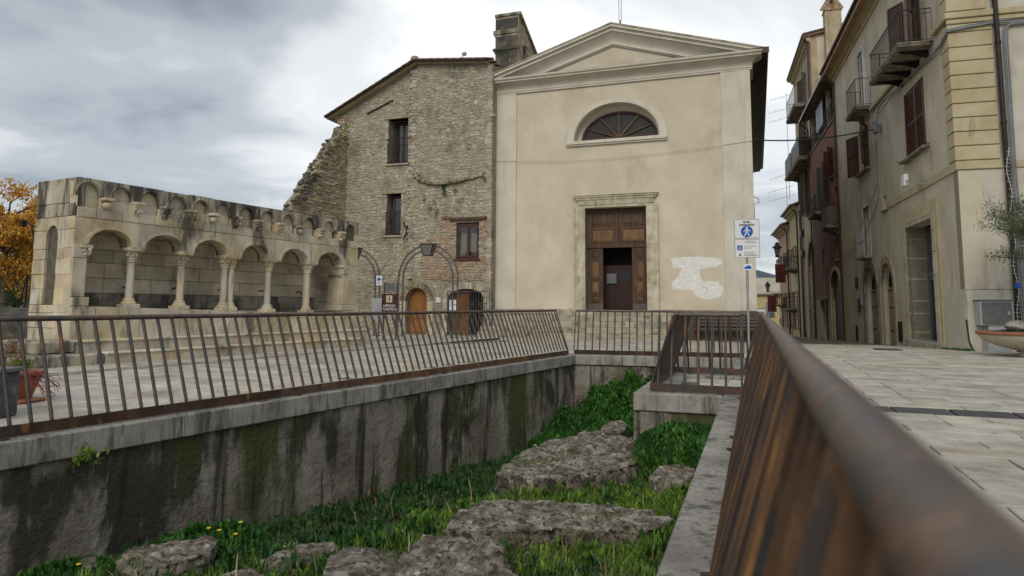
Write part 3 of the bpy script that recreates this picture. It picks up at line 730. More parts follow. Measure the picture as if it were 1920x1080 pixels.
rock('smooth grey sloping stone left of the knobbly rock at the bottom', [(600, 1092), (612, 1045), (655, 1022), (745, 1030), (758, 1060), (750, 1120), (640, 1140)], -.56, -1.1, seed=3, rough=.03)
rock('knobbly mossy rock at the bottom centre of the pit', [(735, 1100), (738, 1060), (768, 1015), (805, 998), (885, 1004), (940, 1028), (968, 1062), (940, 1100), (850, 1130)], -.50, -1.2, seed=4, rough=.10, dome=.10)
rock('long low slab crossing the grass towards the right coping', [(822, 990), (850, 965), (905, 936), (1000, 936), (1100, 943), (1200, 952), (1262, 962), (1268, 985), (1190, 992), (1050, 984), (940, 992)], -.54, -1.1, seed=5, rough=.07, dome=.03, nA=160)
rock('largest block in the pit, tall pitted front face below a broad flat top', [(930, 888), (945, 868), (985, 842), (1060, 818), (1140, 812), (1216, 822), (1222, 842), (1190, 870), (1120, 886), (1010, 896)], -.60, -1.45, seed=6, rough=.085, dome=.03, nA=150, flare=.0)
rock('small flat stone behind the largest block', [(1080, 815), (1095, 806), (1148, 804), (1165, 812), (1140, 822), (1095, 823)], -.62, -1.0, seed=7, dome=.03)
rock('narrow stone lying behind the big block near the right coping', [(1226, 852), (1245, 842), (1285, 843), (1306, 852), (1290, 862), (1245, 864)], -.60, -.9, seed=8, dome=.05)
rock('rounded stone half sunk in grass by the right coping', [(1222, 892), (1232, 878), (1262, 870), (1300, 872), (1306, 888), (1280, 902), (1235, 904)], -.58, -.95, seed=9, dome=.06)
rock('pale stub of rock under the corner of the platform', [(1128, 800), (1140, 790), (1165, 786), (1178, 796), (1170, 808), (1140, 810)], -.60, -1.1, seed=10, dome=.08)
rock('small grey stone beside the weeds at the bottom left', [(155, 1052), (165, 1046), (178, 1047), (181, 1056), (168, 1060)], -.80, -1.0, seed=11, dome=.03, nA=40)
rock('pale low stone among clover at the bottom edge', [(400, 1082), (430, 1068), (480, 1070), (500, 1082), (470, 1094)], -.66, -.95, seed=12, dome=.03, nA=60)
def blocked(x, y):
    for P, zt in ROCKS:
        if inpoly((x, y), P): return zt
    return None
def pts_in_pit(n, rr, ss, seed):
    g = np.random.default_rng(seed); out = []
    while len(out) < n:
        r = g.uniform(*rr); s = g.uniform(*ss)
        if r < left_r(s) + .03: continue
        if r > -1.5 and 8.33 < s < 11.35: continue
        if r > -.42 or s > 14.75: continue
        out.append((r, s, g.random(), g.random(), g.random(), g.random()))
    return out
def blades(name, pts, h0, h1, w, mat_, parent=None, dens=None, onrock=0.0):
    V = []; F = []
    for r, s, a, b, c, d in pts:
        if dens and dens(r, s) < d: continue
        p = SF.w(r, s); z = zfloor(r, s); rk = blocked(p.x, p.y)
        if rk is not None:
            nn = noise.noise((p.x * 2.3, p.y * 2.3, 4))
            if nn < .24: continue
            z = rk - .02; sc = .35
        else: sc = 1.0
        clump = .55 + .9 * abs(noise.noise((r * 2.1, s * 2.1, 8)))
        h = (h0 + (h1 - h0) * a * a) * sc * clump; th = b * 2 * pi; bend = .15 + .7 * c; ww = w * (.6 + .8 * a) * sc ** .5
        dx, dy = cos(th), sin(th); px_, py_ = -dy * ww, dx * ww; i = len(V)
        for t, k in ((0, 1.0), (.5, .8), (.85, .45)):
            o_ = bend * h * t * t; zz = z + h * t * (1 - .35 * bend * t)
            V += [(p.x + dx * o_ + px_ * k, p.y + dy * o_ + py_ * k, zz), (p.x + dx * o_ - px_ * k, p.y + dy * o_ - py_ * k, zz)]
        o_ = bend * h * 1.05; V.append((p.x + dx * o_, p.y + dy * o_, z + h * (1 - .38 * bend)))
        F += [(i, i + 1, i + 3), (i, i + 3, i + 2), (i + 2, i + 3, i + 5), (i + 2, i + 5, i + 4), (i + 4, i + 5, i + 6)]
    return fast(name, np.array(V), np.array(F), mat_, parent, 'stuff')
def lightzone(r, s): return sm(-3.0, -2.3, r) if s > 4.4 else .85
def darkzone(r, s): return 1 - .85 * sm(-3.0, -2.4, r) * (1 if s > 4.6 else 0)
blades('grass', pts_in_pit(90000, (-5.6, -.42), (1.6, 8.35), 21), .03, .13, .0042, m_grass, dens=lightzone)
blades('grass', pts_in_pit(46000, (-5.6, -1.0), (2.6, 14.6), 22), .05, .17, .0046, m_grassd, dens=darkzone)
def leaves_at(P, size, mat_, name, parent=None, kind='stuff', up=.5, seed=0, long=1.6, folded=True):
    """P (n,3) leaf positions -> one mesh of folded leaf shapes"""
    g = np.random.default_rng(seed); n = len(P)
    th = g.uniform(0, 2 * pi, n); tl = g.normal(0, .5, n) + (pi / 2 - up); sz = size * g.uniform(.55, 1.35, n)
    d = np.stack([np.cos(th) * np.cos(tl), np.sin(th) * np.cos(tl), np.sin(tl)], 1)
    sd_ = np.stack([-np.sin(th), np.cos(th), g.normal(0, .35, n)], 1); sd_ /= np.linalg.norm(sd_, axis=1)[:, None]
    nr = np.cross(d, sd_); L = sz[:, None] * long
    a = P; b = P + d * L * .5 + sd_ * sz[:, None] * .42 + nr * sz[:, None] * .12; c = P + d * L; e = P + d * L * .5 - sd_ * sz[:, None] * .42 + nr * sz[:, None] * .12
    V = np.stack([a, b, c, e], 1).reshape(-1, 3); i = np.arange(n)[:, None] * 4
    F = np.concatenate([i + [0, 1, 2], i + [0, 2, 3]], 1).reshape(-1, 3)
    return fast(name, V, F, mat_, parent, kind)
# broad-leaved ground cover in the trench and at the wall foot
def cover():
    P = []
    for r, s, a, b, c, d in pts_in_pit(15000, (-5.6, -.45), (2.4, 14.6), 31):
        nn = .5 + .9 * noise.noise((r * 1.6, s * 1.6, 2)); dk = darkzone(r, s)
        if d > max(.10, nn) * (.35 + .65 * dk): continue
        p = SF.w(r, s)
        if blocked(p.x, p.y) is not None: continue
        h = .03 + .09 * a * (.4 + nn); P.append((p.x, p.y, zfloor(r, s) + h * b))
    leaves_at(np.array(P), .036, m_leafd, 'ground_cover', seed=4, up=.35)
cover()
def docks():
    g = np.random.default_rng(77); P = []
    for r, s, a, b, c, d in pts_in_pit(900, (-5.6, -.45), (2.6, 14.0), 78):
        dk = darkzone(r, s)
        if d > .25 + .75 * dk: continue
        p = SF.w(r, s)
        if blocked(p.x, p.y) is not None: continue
        for k in range(9): P.append((p.x + g.normal(0, .022), p.y + g.normal(0, .022), zfloor(r, s) + .02 + .02 * g.random()))
    leaves_at(np.array(P), .034, m_leafd, 'broadleaf_weeds', seed=9, up=.5, long=2.8)
    P = []
    for r, s, a, b, c, d in pts_in_pit(260, (-3.2, -.45), (2.6, 8.2), 79):
        p = SF.w(r, s)
        if blocked(p.x, p.y) is not None: continue
        for k in range(8): P.append((p.x + g.normal(0, .018), p.y + g.normal(0, .018), zfloor(r, s) + .03 + .03 * g.random()))
    leaves_at(np.array(P), .024, m_grass, 'broadleaf_weeds', seed=10, up=.55, long=2.6)
    blades('dry_grass_stems', pts_in_pit(500, (-5.0, -.45), (2.6, 8.2), 80), .12, .32, .0035, m_dry)
docks()
def pebbles():
    m = MB(); g = random.Random(9)
    for r, s, a, b, c, d in pts_in_pit(420, (-5.0, -.45), (2.6, 9), 81):
        p = SF.w(r, s); rk = blocked(p.x, p.y); z = (rk + .0 if rk is not None else zfloor(r, s)) + .012; m.blob((p.x, p.y, z), .008 + .022 * a * a, int(b * 50), .3, 1, (1.2, 1, .6))
    m.build('pebbles', m_coping, kind='stuff')
pebbles()
def mound(name, label, r0, r1, s0, s1, h, n, size, seed, mat_=None, cat='weeds', top=None):
    g = np.random.default_rng(seed); P = []; rc, sc = (r0 + r1) / 2, (s0 + s1) / 2
    while len(P) < n:
        r = g.uniform(r0, r1); s = g.uniform(s0, s1)
        e = ((r - rc) / (r1 - rc)) ** 2 + ((s - sc) / (s1 - sc)) ** 2
        if e > 1 + .4 * noise.noise((r * 3, s * 3, seed)): continue
        if r < left_r(s) + .05 or (r > -1.5 and 8.3 < s < 11.35) or r > -.43 or s > 14.72: continue
        hh = h * max(.08, (1 - e * .75)) * (.62 + .75 * noise.noise((r * 1.9, s * 1.9, seed + .5)) + .25 * noise.noise((r * 6, s * 6, seed)))
        p = SF.w(r, s); P.append((p.x, p.y, zfloor(r, s) + hh * (1 - .45 * g.random() ** 2)))
    P = np.array(P); c = SF.w(rc, sc, zfloor(rc, sc)); o = leaves_at(P - np.array([c.x, c.y, c.z]), size, mat_ or m_leaf, name, seed=seed, up=.25, kind=None)
    o.location = c
    if cat: tag(o, label, cat)
    return o
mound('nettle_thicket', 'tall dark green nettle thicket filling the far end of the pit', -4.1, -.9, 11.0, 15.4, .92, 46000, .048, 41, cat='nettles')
mound('nettle_patch', 'low leafy green weeds spilling down beside the platform corner', -3.7, -1.2, 9.2, 12.2, .42, 15000, .042, 42, cat='weeds')
mound('nettle_patch', 'leafy weeds growing under the platform end beside the right coping', -1.35, -.35, 7.3, 8.5, .19, 3600, .033, 43, cat='weeds')
mound('ivy_patch', 'dark ivy clump at the wall foot behind the grey slab', -4.9, -4.0, 4.0, 5.4, .36, 2600, .038, 44, cat='ivy')
mound('ivy_patch', 'dark ivy clump at the bottom left corner of the pit', -5.2, -4.3, 3.2, 4.3, .22, 2200, .036, 45, cat='ivy')
def wallplant(px, py, label, n=110):
    g = np.random.default_rng(9); W = Frame((PA.x, PA.y), atan2(LDIR.y, LDIR.x)); x, z = W.px(px, py, .0); c = W.w(x, -.03, z)
    P = np.stack([g.normal(0, .075, n), g.normal(0, .03, n), g.normal(0, .035, n)], 1)
    o = leaves_at(P, .03, m_grass, 'wall_plant', seed=3, up=.7, kind=None); o.location = c; tag(o, label, 'plant')
wallplant(152, 858, 'small bright green plant growing out from under the left coping')
# rosette and yellow flowers
fl_ = [(448, 982, 'left yellow'), (453, 0, '')]
def flower(px, py, z, label, h=.17):
    p = onz(px, py, z); r, s = SF.loc(p); zf = zfloor(r, s); rk = blocked(p.x, p.y)
    if rk: zf = rk - .02
    root = thing('dandelion', label, 'flower', (p.x, p.y, zf - .02), 0, 'yellow flowers in the pit'); m = MB(); h = z - zf + .02
    m.tube([(0, 0, 0), (.006, 0, h * .5), (0, 0, h)], .0018, 5); m.build('stem', m_grass, root)
    m = MB()
    for k in range(11):
        a = k * 2 * pi / 11; m.add([(0, 0, h), (cos(a - .22) * .014, sin(a - .22) * .014, h + .006), (cos(a) * .019, sin(a) * .019, h + .004), (cos(a + .22) * .014, sin(a + .22) * .014, h + .006)], [(0, 1, 2, 3)])
    m.blob((0, 0, h + .004), .007, sub=1, amp=0); m.build('petals', m_yflow, root)
for i, (x, y, l) in enumerate([(451, 980, 'yellow flower highest up before the stained wall'), (391, 991, 'yellow flower just right above the grey slab'), (411, 995, 'yellow flower standing between two others by the grey slab'),
                (442, 1002, 'yellow flower lowest of the group right of the grey slab'), (336, 1049, 'yellow flower at the near foot of the grey slab'), (370, 1057, 'yellow flower in grass below the grey slab, near the bottom edge'),
                (390, 1044, 'yellow flower at the right end of the grey slab'), (675, 1057, 'yellow flower before the smooth grey sloping stone'), (1068, 893, 'yellow flower on the front of the largest block'), (147, 1059, 'yellow flower among ivy at the bottom left')]):
    flower(x, y, -.50 if i < 4 else (-.62 if i != 8 else -.72), l)
# ------------------------------------------------------------------ clipping helper
def _inside(p, poly):
    c = False; n = len(poly)
    for i in range(n):
        a, b2 = poly[i], poly[(i + 1) % n]
        if (a[1] > p[1]) != (b2[1] > p[1]) and p[0] < (b2[0] - a[0]) * (p[1] - a[1]) / (b2[1] - a[1]) + a[0]: c = not c
    return c
def cut(m, outer, cutters, y0, y1, ch=.0, keepin=None):
    """outer minus cutters as a solid from y0 (front) to y1 with rounded-off arris ch"""
    bb = (min(p[0] for p in outer), max(p[0] for p in outer), min(p[1] for p in outer), max(p[1] for p in outer))
    cs = [c for c in cutters if min(p[0] for p in c) < bb[1] and max(p[0] for p in c) > bb[0] and min(p[1] for p in c) < bb[3] and max(p[1] for p in c) > bb[2]]
    if not cs and not keepin:
        n = len(outer)
        cx = (bb[0] + bb[1]) / 2; cz = (bb[2] + bb[3]) / 2; w = max(bb[1] - bb[0], 1e-3); h = max(bb[3] - bb[2], 1e-3)
        if ch:
            ins = [(cx + (p[0] - cx) * (1 - 2 * ch / w), cz + (p[1] - cz) * (1 - 2 * ch / h)) for p in outer]
            V = [(p[0], y1, p[1]) for p in outer] + [(p[0], y0 + ch * .8, p[1]) for p in outer] + [(p[0], y0, p[1]) for p in ins]
            F = [(i, (i + 1) % n, n + (i + 1) % n, n + i) for i in range(n)] + [(n + i, n + (i + 1) % n, 2 * n + (i + 1) % n, 2 * n + i) for i in range(n)] + [tuple(range(2 * n, 3 * n))]
            m.add(V, F)
        else: m.frustum([(p[0], y1, p[1]) for p in outer], [(p[0], y0, p[1]) for p in outer])
        return True
    pts = []; edges = []
    for poly in [outer] + cs + ([keepin] if keepin else []):
        b = len(pts); n = len(poly); pts += [Vector(p) for p in poly]; edges += [(b + i, b + (i + 1) % n) for i in range(n)]
    ov, oe, of = delaunay_2d_cdt(pts, edges, [], 0, 1e-5)[:3]; keep = []
    for f in of:
        c = (sum(ov[i][0] for i in f) / len(f), sum(ov[i][1] for i in f) / len(f))
        if _inside(c, outer) and not any(_inside(c, q) for q in cs) and (not keepin or _inside(c, keepin)): keep.append(tuple(f))
    if not keep: return False
    E = {}
    for f in keep:
        for i in range(len(f)):
            a, b = f[i], f[(i + 1) % len(f)]; E[(a, b)] = E.get((a, b), 0) + 1
    bd = [(a, b) for (a, b) in E if (b, a) not in E]
    used = sorted({i for f in keep for i in f}); ix = {v: k for k, v in enumerate(used)}; n = len(used)
    V = [(ov[i][0], y0, ov[i][1]) for i in used] + [(ov[i][0], y1, ov[i][1]) for i in used]
    m.add(V, [tuple(ix[i] for i in f) for f in keep] + [(ix[a], n + ix[a], n + ix[b], ix[b]) for a, b in bd]); return True

# ------------------------------------------------------------------ fountain
def build_fountain():
    F = FOUNT; T = fthing('fountain', 'long arcaded medieval stone fountain with six arches on carved columns', 'fountain', F)
    LN = 7.75; TOP = 3.43; DP = 1.3
    ar = [(.155, 1.03), (1.28, 2.19), (2.41, 3.31), (3.68, 4.52), (4.89, 5.83), (6.15, 7.13)]
    def zb(x): return 1.04 - .028 * max(0, x)         # rim of the basin
    big = [archpoly(a, b, 0.3, 2.19 - .01 * i, 2.51, 14) for i, (a, b) in enumerate(ar)]
    sc = [.114, .764, 1.355, 1.987, 2.55, 3.132, 3.784, 4.414, 5.104, 5.809, 6.556, 7.405]
    # mortar core
    m = MB(); m.panel(rect(-.08, LN, 2.68, TOP - .03), [], .19, .38); cut(m, rect(-.06, LN - .01, 2.17, 2.68), big, .02, .37); m.build('wall_core', m_fjoint, T)
    core = MB(); core.box(-.05, LN - .05, DP - .25, DP - .03, .3, TOP - .02); core.box(-.06, .08, .05, DP, .3, TOP - .02); core.box(7.2, LN - .03, .05, DP, .3, TOP - .02)
    core.box(.02, LN - .02, .3, DP, TOP - .3, TOP - .05); core.build('back_core', m_fjoint, T)
    random.seed(11)
    def block(name, outer, cutters, y0, y1, mt, ch=.012, par=T):
        b = MB()
        if cut(b, outer, cutters, y0 + random.uniform(-.006, .006), y1, ch): return b.build(name, mt, par)
    def dark(p): return m_fount
    # arched top course
    xs = [-.08] + [(sc[i] + sc[i + 1]) / 2 for i in range(11)] + [LN]
    for i in range(12):
        c = sc[i]; hw = .205 if i % 3 else .22; ni = archpoly(c - hw, c + hw, 2.9, 3.12, 3.34, 10)
        block('arched_stone', rect(xs[i] + .003, xs[i + 1] - .003, 3.09, TOP + random.uniform(-.012, .006)), [ni], -.012, .16, m_fdark, 0)
        block('niche_stone', rect(c - hw - .01, c + hw + .01, 3.085, 3.36), [], .10, .2, m_fount, .004)
        block('niche_stone', rect(c - hw + .002, c + hw - .002, 2.885, 3.08), [], .075, .2, m_fount, .006)
        # moulded ring on the arch
        rg = MB(); pts = arc(c, 3.12, hw + .03, .25, 0, pi, 12); rg.tube([(p[0], -.012, p[1]) for p in pts], .016, 6); rg.build('arch_moulding', m_fdark, T)
    # corbels carved as heads, leaves, scrolls
    for i in range(1, 12):
        x = xs[i]; rt = T; g = MB(); random.seed(60 + i); kind = i % 4
        g.cbox(x - .105, x + .105, -.16, .12, 3.03, 3.09, .012)
        if kind == 1: g.blob((x, -.06, 2.95), .085, i, .12, 2, (1, 1, .95)); g.box(x - .09, x + .09, .0, .12, 2.86, 3.03)
        else:
            g.frustum([(x - .06, -.02, 2.82), (x + .06, -.02, 2.82), (x + .06, .12, 2.82), (x - .06, .12, 2.82)], [(x - .095, -.13, 3.03), (x + .095, -.13, 3.03), (x + .095, .12, 3.03), (x - .095, .12, 3.03)])
            for k in range(9): g.blob((x + random.uniform(-.075, .075), -.07 - random.uniform(0, .05), 2.87 + random.uniform(0, .14)), random.uniform(.022, .042), k + i, .25, 1)
        g.build('carved_corbel', m_fount if i % 3 else m_fdark, T)
        # stone behind between small niches
        block('small_block', rect(x - .10, x + .10, 2.885, 3.08), [], .01, .2, dark(.4), .008)
    block('small_block', rect(-.08, sc[0] - .215, 2.885, 3.08), [], -.01, .2, m_fount); block('small_block', rect(sc[11] + .215, LN, 2.885, 3.08), [], -.01, .2, m_fount)
    # thin course
    x = -.08; random.seed(13)
    while x < LN - .02:
        w = random.uniform(.28, .62); w = w if x + w < LN - .2 else LN - x
        block('small_block', rect(x + .004, x + w - .004, 2.685, 2.877), [], -.008, .2, dark(.16)); x += w
    # spandrels: joints over the columns and near the crowns
    jt = [-.08, .62, 1.16, 1.80, 2.30, 2.95, 3.50, 4.02, 4.72, 5.28, 6.0, 6.62, 7.25, LN]
    for i in range(len(jt) - 1):
        block('spandrel_stone', rect(jt[i] + .004, jt[i + 1] - .004, 2.18, 2.677), big, -.006 - .008 * (i % 2), .38, dark(.12), 0)
    for i, (a, b) in enumerate(ar):
        vm = MB(); A = arc((a + b) / 2, 2.19 - .01 * i, (b - a) / 2 - .008, .312 + .01 * i, 0, pi, 16); B_ = arc((a + b) / 2, 2.19 - .01 * i, (b - a) / 2 + .055, .37 + .01 * i, 0, pi, 16)
        n = 17; V = [(p[0], -.028, p[1]) for p in A] + [(p[0], -.028, p[1]) for p in B_] + [(p[0], .3, p[1]) for p in A] + [(p[0], -.0, p[1]) for p in B_]
        vm.add(V, [(k, k + 1, n + k + 1, n + k) for k in range(16)] + [(k, 2 * n + k, 2 * n + k + 1, k + 1) for k in range(16)] + [(n + k, n + k + 1, 3 * n + k + 1, 3 * n + k) for k in range(16)], False)
        vm.build('arch_ring', m_fount, T)
    # niche back wall blocks
    random.seed(17); z = .62; k = 0
    while z < 2.6:
        h = random.choice((.27, .31, .36)); x = .08 - random.random() * .3
        while x < LN - .4:
            w = random.uniform(.38, .75); a = max(x, .08); b = min(x + w, LN - .38)
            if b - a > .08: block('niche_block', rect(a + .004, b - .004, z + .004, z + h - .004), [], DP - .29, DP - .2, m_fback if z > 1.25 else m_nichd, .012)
            x += w
        z += h
    random.seed(18); z = .62
    while z < 2.5:
        h = random.choice((.27, .31, .36)); b = MB(); b.cbox(7.165, 7.21, .36, .66, z + .004, z + h - .004, .01); b.build('niche_block', m_fback, T); b = MB(); b.cbox(7.165, 7.21, .664, DP - .26, z + .004, z + h - .004, .01); b.build('niche_block', m_fback, T); b = MB(); b.cbox(.07, .115, .36, DP - .26, z + .004, z + h - .004, .01); b.build('niche_block', m_fback, T); z += h
    # ceiling of the niche
    m = MB(); m.box(.05, LN - .3, .37, DP - .25, 2.56, 2.66); m.build('niche_ceiling', m_fback, T)
    # end piers
    pz = [.42, .72, 1.03, 1.2, 1.92, 2.17]
    for i in range(5):
        block('pier_block', rect(-.10, .16 + (.06 if i in (2,) else 0), pz[i] + .004, pz[i + 1] - .004), [], -.02 - (.05 if i < 3 else 0), .5, m_fount)
        block('pier_block', rect(7.13 - (.07 if i == 2 else 0), LN, pz[i] + .004 - (.1 if i else 0), pz[i + 1] - .004 - (.1 if i < 3 else 0)), [], -.02 - (.05 if i < 3 else 0), .5, m_fount)
    # left side wall blocks (end facing out), with narrow blind niche
    S_ = MB(); zc = [.3, .62, .9, 1.05, 1.35, 1.62, 1.9, 2.1, 2.45, 2.7, 2.95, 3.43]; random.seed(19)
    side = empty('end_wall', (0, 0, 0), -pi / 2); side.parent = T; side.location = (-.085, DP, 0)
    ni = archpoly(.42, .80, 1.05, 2.30, 2.55, 10)
    for i in range(len(zc) - 1):
        x = 0.0; j = 0
        while x < DP - .02:
            w = random.uniform(.25, .5); w = w if x + w < DP - .15 else DP + .0 - x
            block('pier_block', rect(x + .004, x + w - .004, zc[i] + .004, zc[i + 1] - .004 - (0 if i < 10 else 0)), [ni], -.02, .12, m_fount if (x < .05 and .9 < zc[i] < 2.4) else (m_fdark if zc[i] > 2.6 else m_fount), .01, side); x += w
    block('niche_stone', rect(.40, .82, 1.05, 2.6), [], .10, .2, m_fback, 0, side)
    # right end
    m = MB(); m.box(LN - .02, LN + .005, .1, DP, .3, 3.40); m.build('end_face', m_fount, T)
    # columns
    def column(x, y, kind):
        C = empty('column', (x, y, 0)); C.parent = T; b0 = zb(x) + .0; r = .075 + (.012 if kind == 0 else 0)
        offs = [0] if kind != 2 else [-.088, .088]
        base = MB(); base.cbox(-.155 - (.05 if kind == 2 else 0), .155 + (.05 if kind == 2 else 0), -.15, .15, b0 - .02, b0 + .07, .012)
        sh = MB(); cp = MB(); ct = 2.165; cb = 1.93
        for o in offs:
            base.lathe([(.135, b0 + .07), (.14, b0 + .095), (.12, b0 + .12), (.10, b0 + .13), (.115, b0 + .15), (.10, b0 + .17), (r + .008, b0 + .18)], (o, 0, 0), 18)
            if kind == 0: sh.prism([(o + r * 1.0 * cos(a * pi / 4 + pi / 8), r * 1.0 * sin(a * pi / 4 + pi / 8)) for a in range(8)], b0 + .17, cb, 'z')
            else: sh.lathe([(r, b0 + .17), (r * .97, 1.5), (r * .92, cb)], (o, 0, 0), 16)
            cp.lathe([(r + .02, cb - .02), (r + .022, cb), (r, cb + .01), (r + .01, cb + .08), (r + .05, cb + .17), (r + .065, cb + .19)], (o, 0, 0), 16)
            for tier, (zz, rr, sz, n) in enumerate(((cb + .03, r + .005, .032, 8), (cb + .105, r + .035, .036, 8), (cb + .17, r + .085, .034, 4))):
                for k in range(n):
                    a = k * 2 * pi / n + (pi / 8 if tier == 1 else 0) + (pi / 4 if tier == 2 else 0); 
                    cp.blob((o + cos(a) * rr, sin(a) * rr, zz + .012), sz, k + tier * 9, .2, 1, (.8, .8, 1.25 if tier < 2 else 1))
        wd = .165 if kind != 2 else .235
        cp.cbox(-wd, wd, -.165, .165, cb + .195, ct + .028, .01)
        base.build('base', m_fount, C); sh.build('shaft', m_fount, C); cp.build('capital', m_fount, C)
    for x, k in ((1.13, 1), (2.26, 1), (3.46, 2), (4.66, 1), (5.96, 0)): column(x, .16, k)
    # pilaster capitals on the end piers
    for x in (.12, 7.2):
        g = MB(); g.cbox(x - .12, x + .12, -.06, .3, 2.11, 2.17, .01); random.seed(int(x))
        for k in range(12): g.blob((x + random.uniform(-.09, .09), -.04, 1.95 + random.uniform(0, .15)), .035, k, .2, 1)
        g.build('pilaster_capital', m_fount, T)
    # basin front slabs
    js = [-.10, .35, 1.0, 1.24, 2.15, 2.95, 3.75, 4.5, 5.1, 5.85, 6.6, 7.2, LN]
    for i in range(len(js) - 1):
        a, b = js[i] + .007, js[i + 1] - .007; za, zb_ = zb(a) - .015, zb(b) - .015; bmb = MB()
        w = random.uniform(-.012, .012)
        bmb.frustum([(a, .06, .38), (b, .06, .38), (b, .06, zb_), (a, .06, za)], [(a, -.06 + w, .40), (b, -.06 + w, .40), (b, -.06 + w, zb_ - .012), (a, -.06 + w, za - .012)])
        bmb.build('parapet_slab', m_fount, T)
        if i > 3:       # carved relief scrolls
            g = MB(); cx = (a + b) / 2; hh = .2
            for q in range(3):
                x0 = a + (b - a) * (.1 + .27 * q); g.tube([(x0 + .13 * t * (1 if q % 2 else -1) + .05, -.062 + w, .50 + .33 * t) for t in [u / 5 for u in range(6)]], .013, 5)
            g.tube([(a + .04, -.062 + w, zb_ - .09), (b - .04, -.062 + w, zb_ - .09)], .012, 5); g.build('carved_relief', m_fount, T)
    rim = MB(); rim.frustum([(-.1, .06, .9), (LN, .06, .7), (LN, .34, .7), (-.1, .34, .9)], [(-.1, .05, zb(0) + .0), (LN, .05, zb(LN) + .0), (LN, .34, zb(LN)), (-.1, .34, zb(0))]); rim.build('basin_rim', m_fount, T)
    wt = MB(); wt.box(.1, LN - .4, .34, DP - .28, .5, .70); wt.build('basin_bottom', m_fdark, T)
    # spouts
    for i, (a, b) in enumerate(ar):
        x = a + .3 * (b - a); s_ = MB(); s_.tube([(x, DP - .28, 1.42), (x, DP - .40, 1.44), (x, DP - .47, 1.42), (x, DP - .50, 1.36)], .017, 8); s_.build('spout', m_iron, T)
        if i < 4: s_ = MB(); s_.tube([(x, DP - .502, 1.36), (x, DP - .51, 1.0), (x, DP - .515, .68)], .005, 5); s_.build('water_jet', m_water, T)
    # steps in front
    st = MB(); random.seed(23)
    for (y0, y1, z0, z1, xa, xb) in ((-.36, .0, -.1, .42, -.12, LN + .1), (-.68, -.34, -.2, .205, .22, LN - .5)):
        x = xa
        while x < xb - .02:
            w = random.uniform(.8, 1.4); w = w if x + w < xb - .4 else xb - x; b = MB()
            b.cbox(x + .003, x + w - .003, y0 + .015, y1, z0, z1 - .045, .008); b.build('step_riser', m_fount, T)
            b = MB(); b.cbox(x + .002, x + w - .002, y0 - .02, y1, z1 - .045, z1, .014); b.build('step_tread', m_fount, T); x += w
    # dark rough steps at the left end
    for (x0, x1, y0, y1, z0, z1) in ((-.75, -.13, -.36, .9, .2, .42), (-1.35, .20, -.70, .9, -.1, .20)):
        b = MB(); b.cbox(x0, x1, y0, y1, z0, z1, .03); b.build('dark_end_step', m_fdark, T)
m_water = glassmat('running_water', (.6, .65, .68), .1)
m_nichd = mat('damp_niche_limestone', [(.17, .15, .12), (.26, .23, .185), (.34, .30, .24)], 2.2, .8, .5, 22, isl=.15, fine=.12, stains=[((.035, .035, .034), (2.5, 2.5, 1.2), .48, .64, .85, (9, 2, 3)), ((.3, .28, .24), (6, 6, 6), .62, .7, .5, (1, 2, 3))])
build_fountain()

# ------------------------------------------------------------------ rubble masonry
def rubble(root, outer, holes, y, hs, ws, seed, mt=None, name='stone', dens=1.0, keep=300, hgtf=.026, skip=None, big=1.0):
    random.seed(seed); z = min(p[1] for p in outer); z1 = max(p[1] for p in outer); x0 = min(p[0] for p in outer); x1 = max(p[0] for p in outer)
    L = []; row = 0
    while z < z1:
        h = random.uniform(*hs); x = x0 - random.random() * .3
        while x < x1:
            w = random.uniform(*ws) * (1.0 if random.random() < .8 else 1.5); hh = h * random.uniform(.75, 1.12)
            cx, cz = x + w / 2 + random.uniform(-.02, .02), z + h / 2 + random.uniform(-.035, .035) + .13 * noise.noise((x * .9, z * .45, seed)) + .05 * noise.noise((x * 3, z * 2, seed))
            x += w
            if random.random() > dens or not _inside((cx, cz), outer): continue
            bad = False
            for q in holes:
                if _inside((cx, cz), q) or _inside((cx - w * .4, cz), q) or _inside((cx + w * .4, cz), q) or _inside((cx, cz + h * .4), q) or _inside((cx, cz - h * .4), q): bad = True; break
            if bad or (skip and skip(cx, cz)): continue
            L.append((cx, cz, w * .5 - .008, hh * .5 - .006, random.random()))
        z += h; row += 1
    L.sort(key=lambda q: -q[2] * q[3]); rest = MB()
    for i, (cx, cz, a, b, rd) in enumerate(L):
        n = 8; out = []; tl = random.uniform(-.12, .12)
        for k in range(n):
            t = (k + .5) * 2 * pi / n; cc, ss = cos(t), sin(t); e = .38
            px_ = a * (abs(cc) ** e) * (1 if cc > 0 else -1) * random.uniform(.82, 1.04); pz_ = b * (abs(ss) ** e) * (1 if ss > 0 else -1) * random.uniform(.8, 1.05)
            out.append((px_ * cos(tl) - pz_ * sin(tl), px_ * sin(tl) + pz_ * cos(tl)))
        pr = random.uniform(.25, 1.0) * hgtf; sk = random.uniform(-.5, .5)
        V = [(cx + p[0], y + .01, cz + p[1]) for p in out] + [(cx + p[0] * .97, y - pr * .5, cz + p[1] * .96) for p in out] + [(cx + p[0] * .74, y - pr * (1 + sk * p[0] / a * .4), cz + p[1] * .66) for p in out]
        F = [(k, (k + 1) % n, n + (k + 1) % n, n + k) for k in range(n)] + [(n + k, n + (k + 1) % n, 2 * n + (k + 1) % n, 2 * n + k) for k in range(n)] + [tuple(range(2 * n, 3 * n))]
        if i < keep: g = MB(); g.add(V, F); g.build(name, mt or m_rub, root)
        else: rest.add(V, F)
    if rest.v: rest.build(name, mt or m_rub, root, kind='stuff')
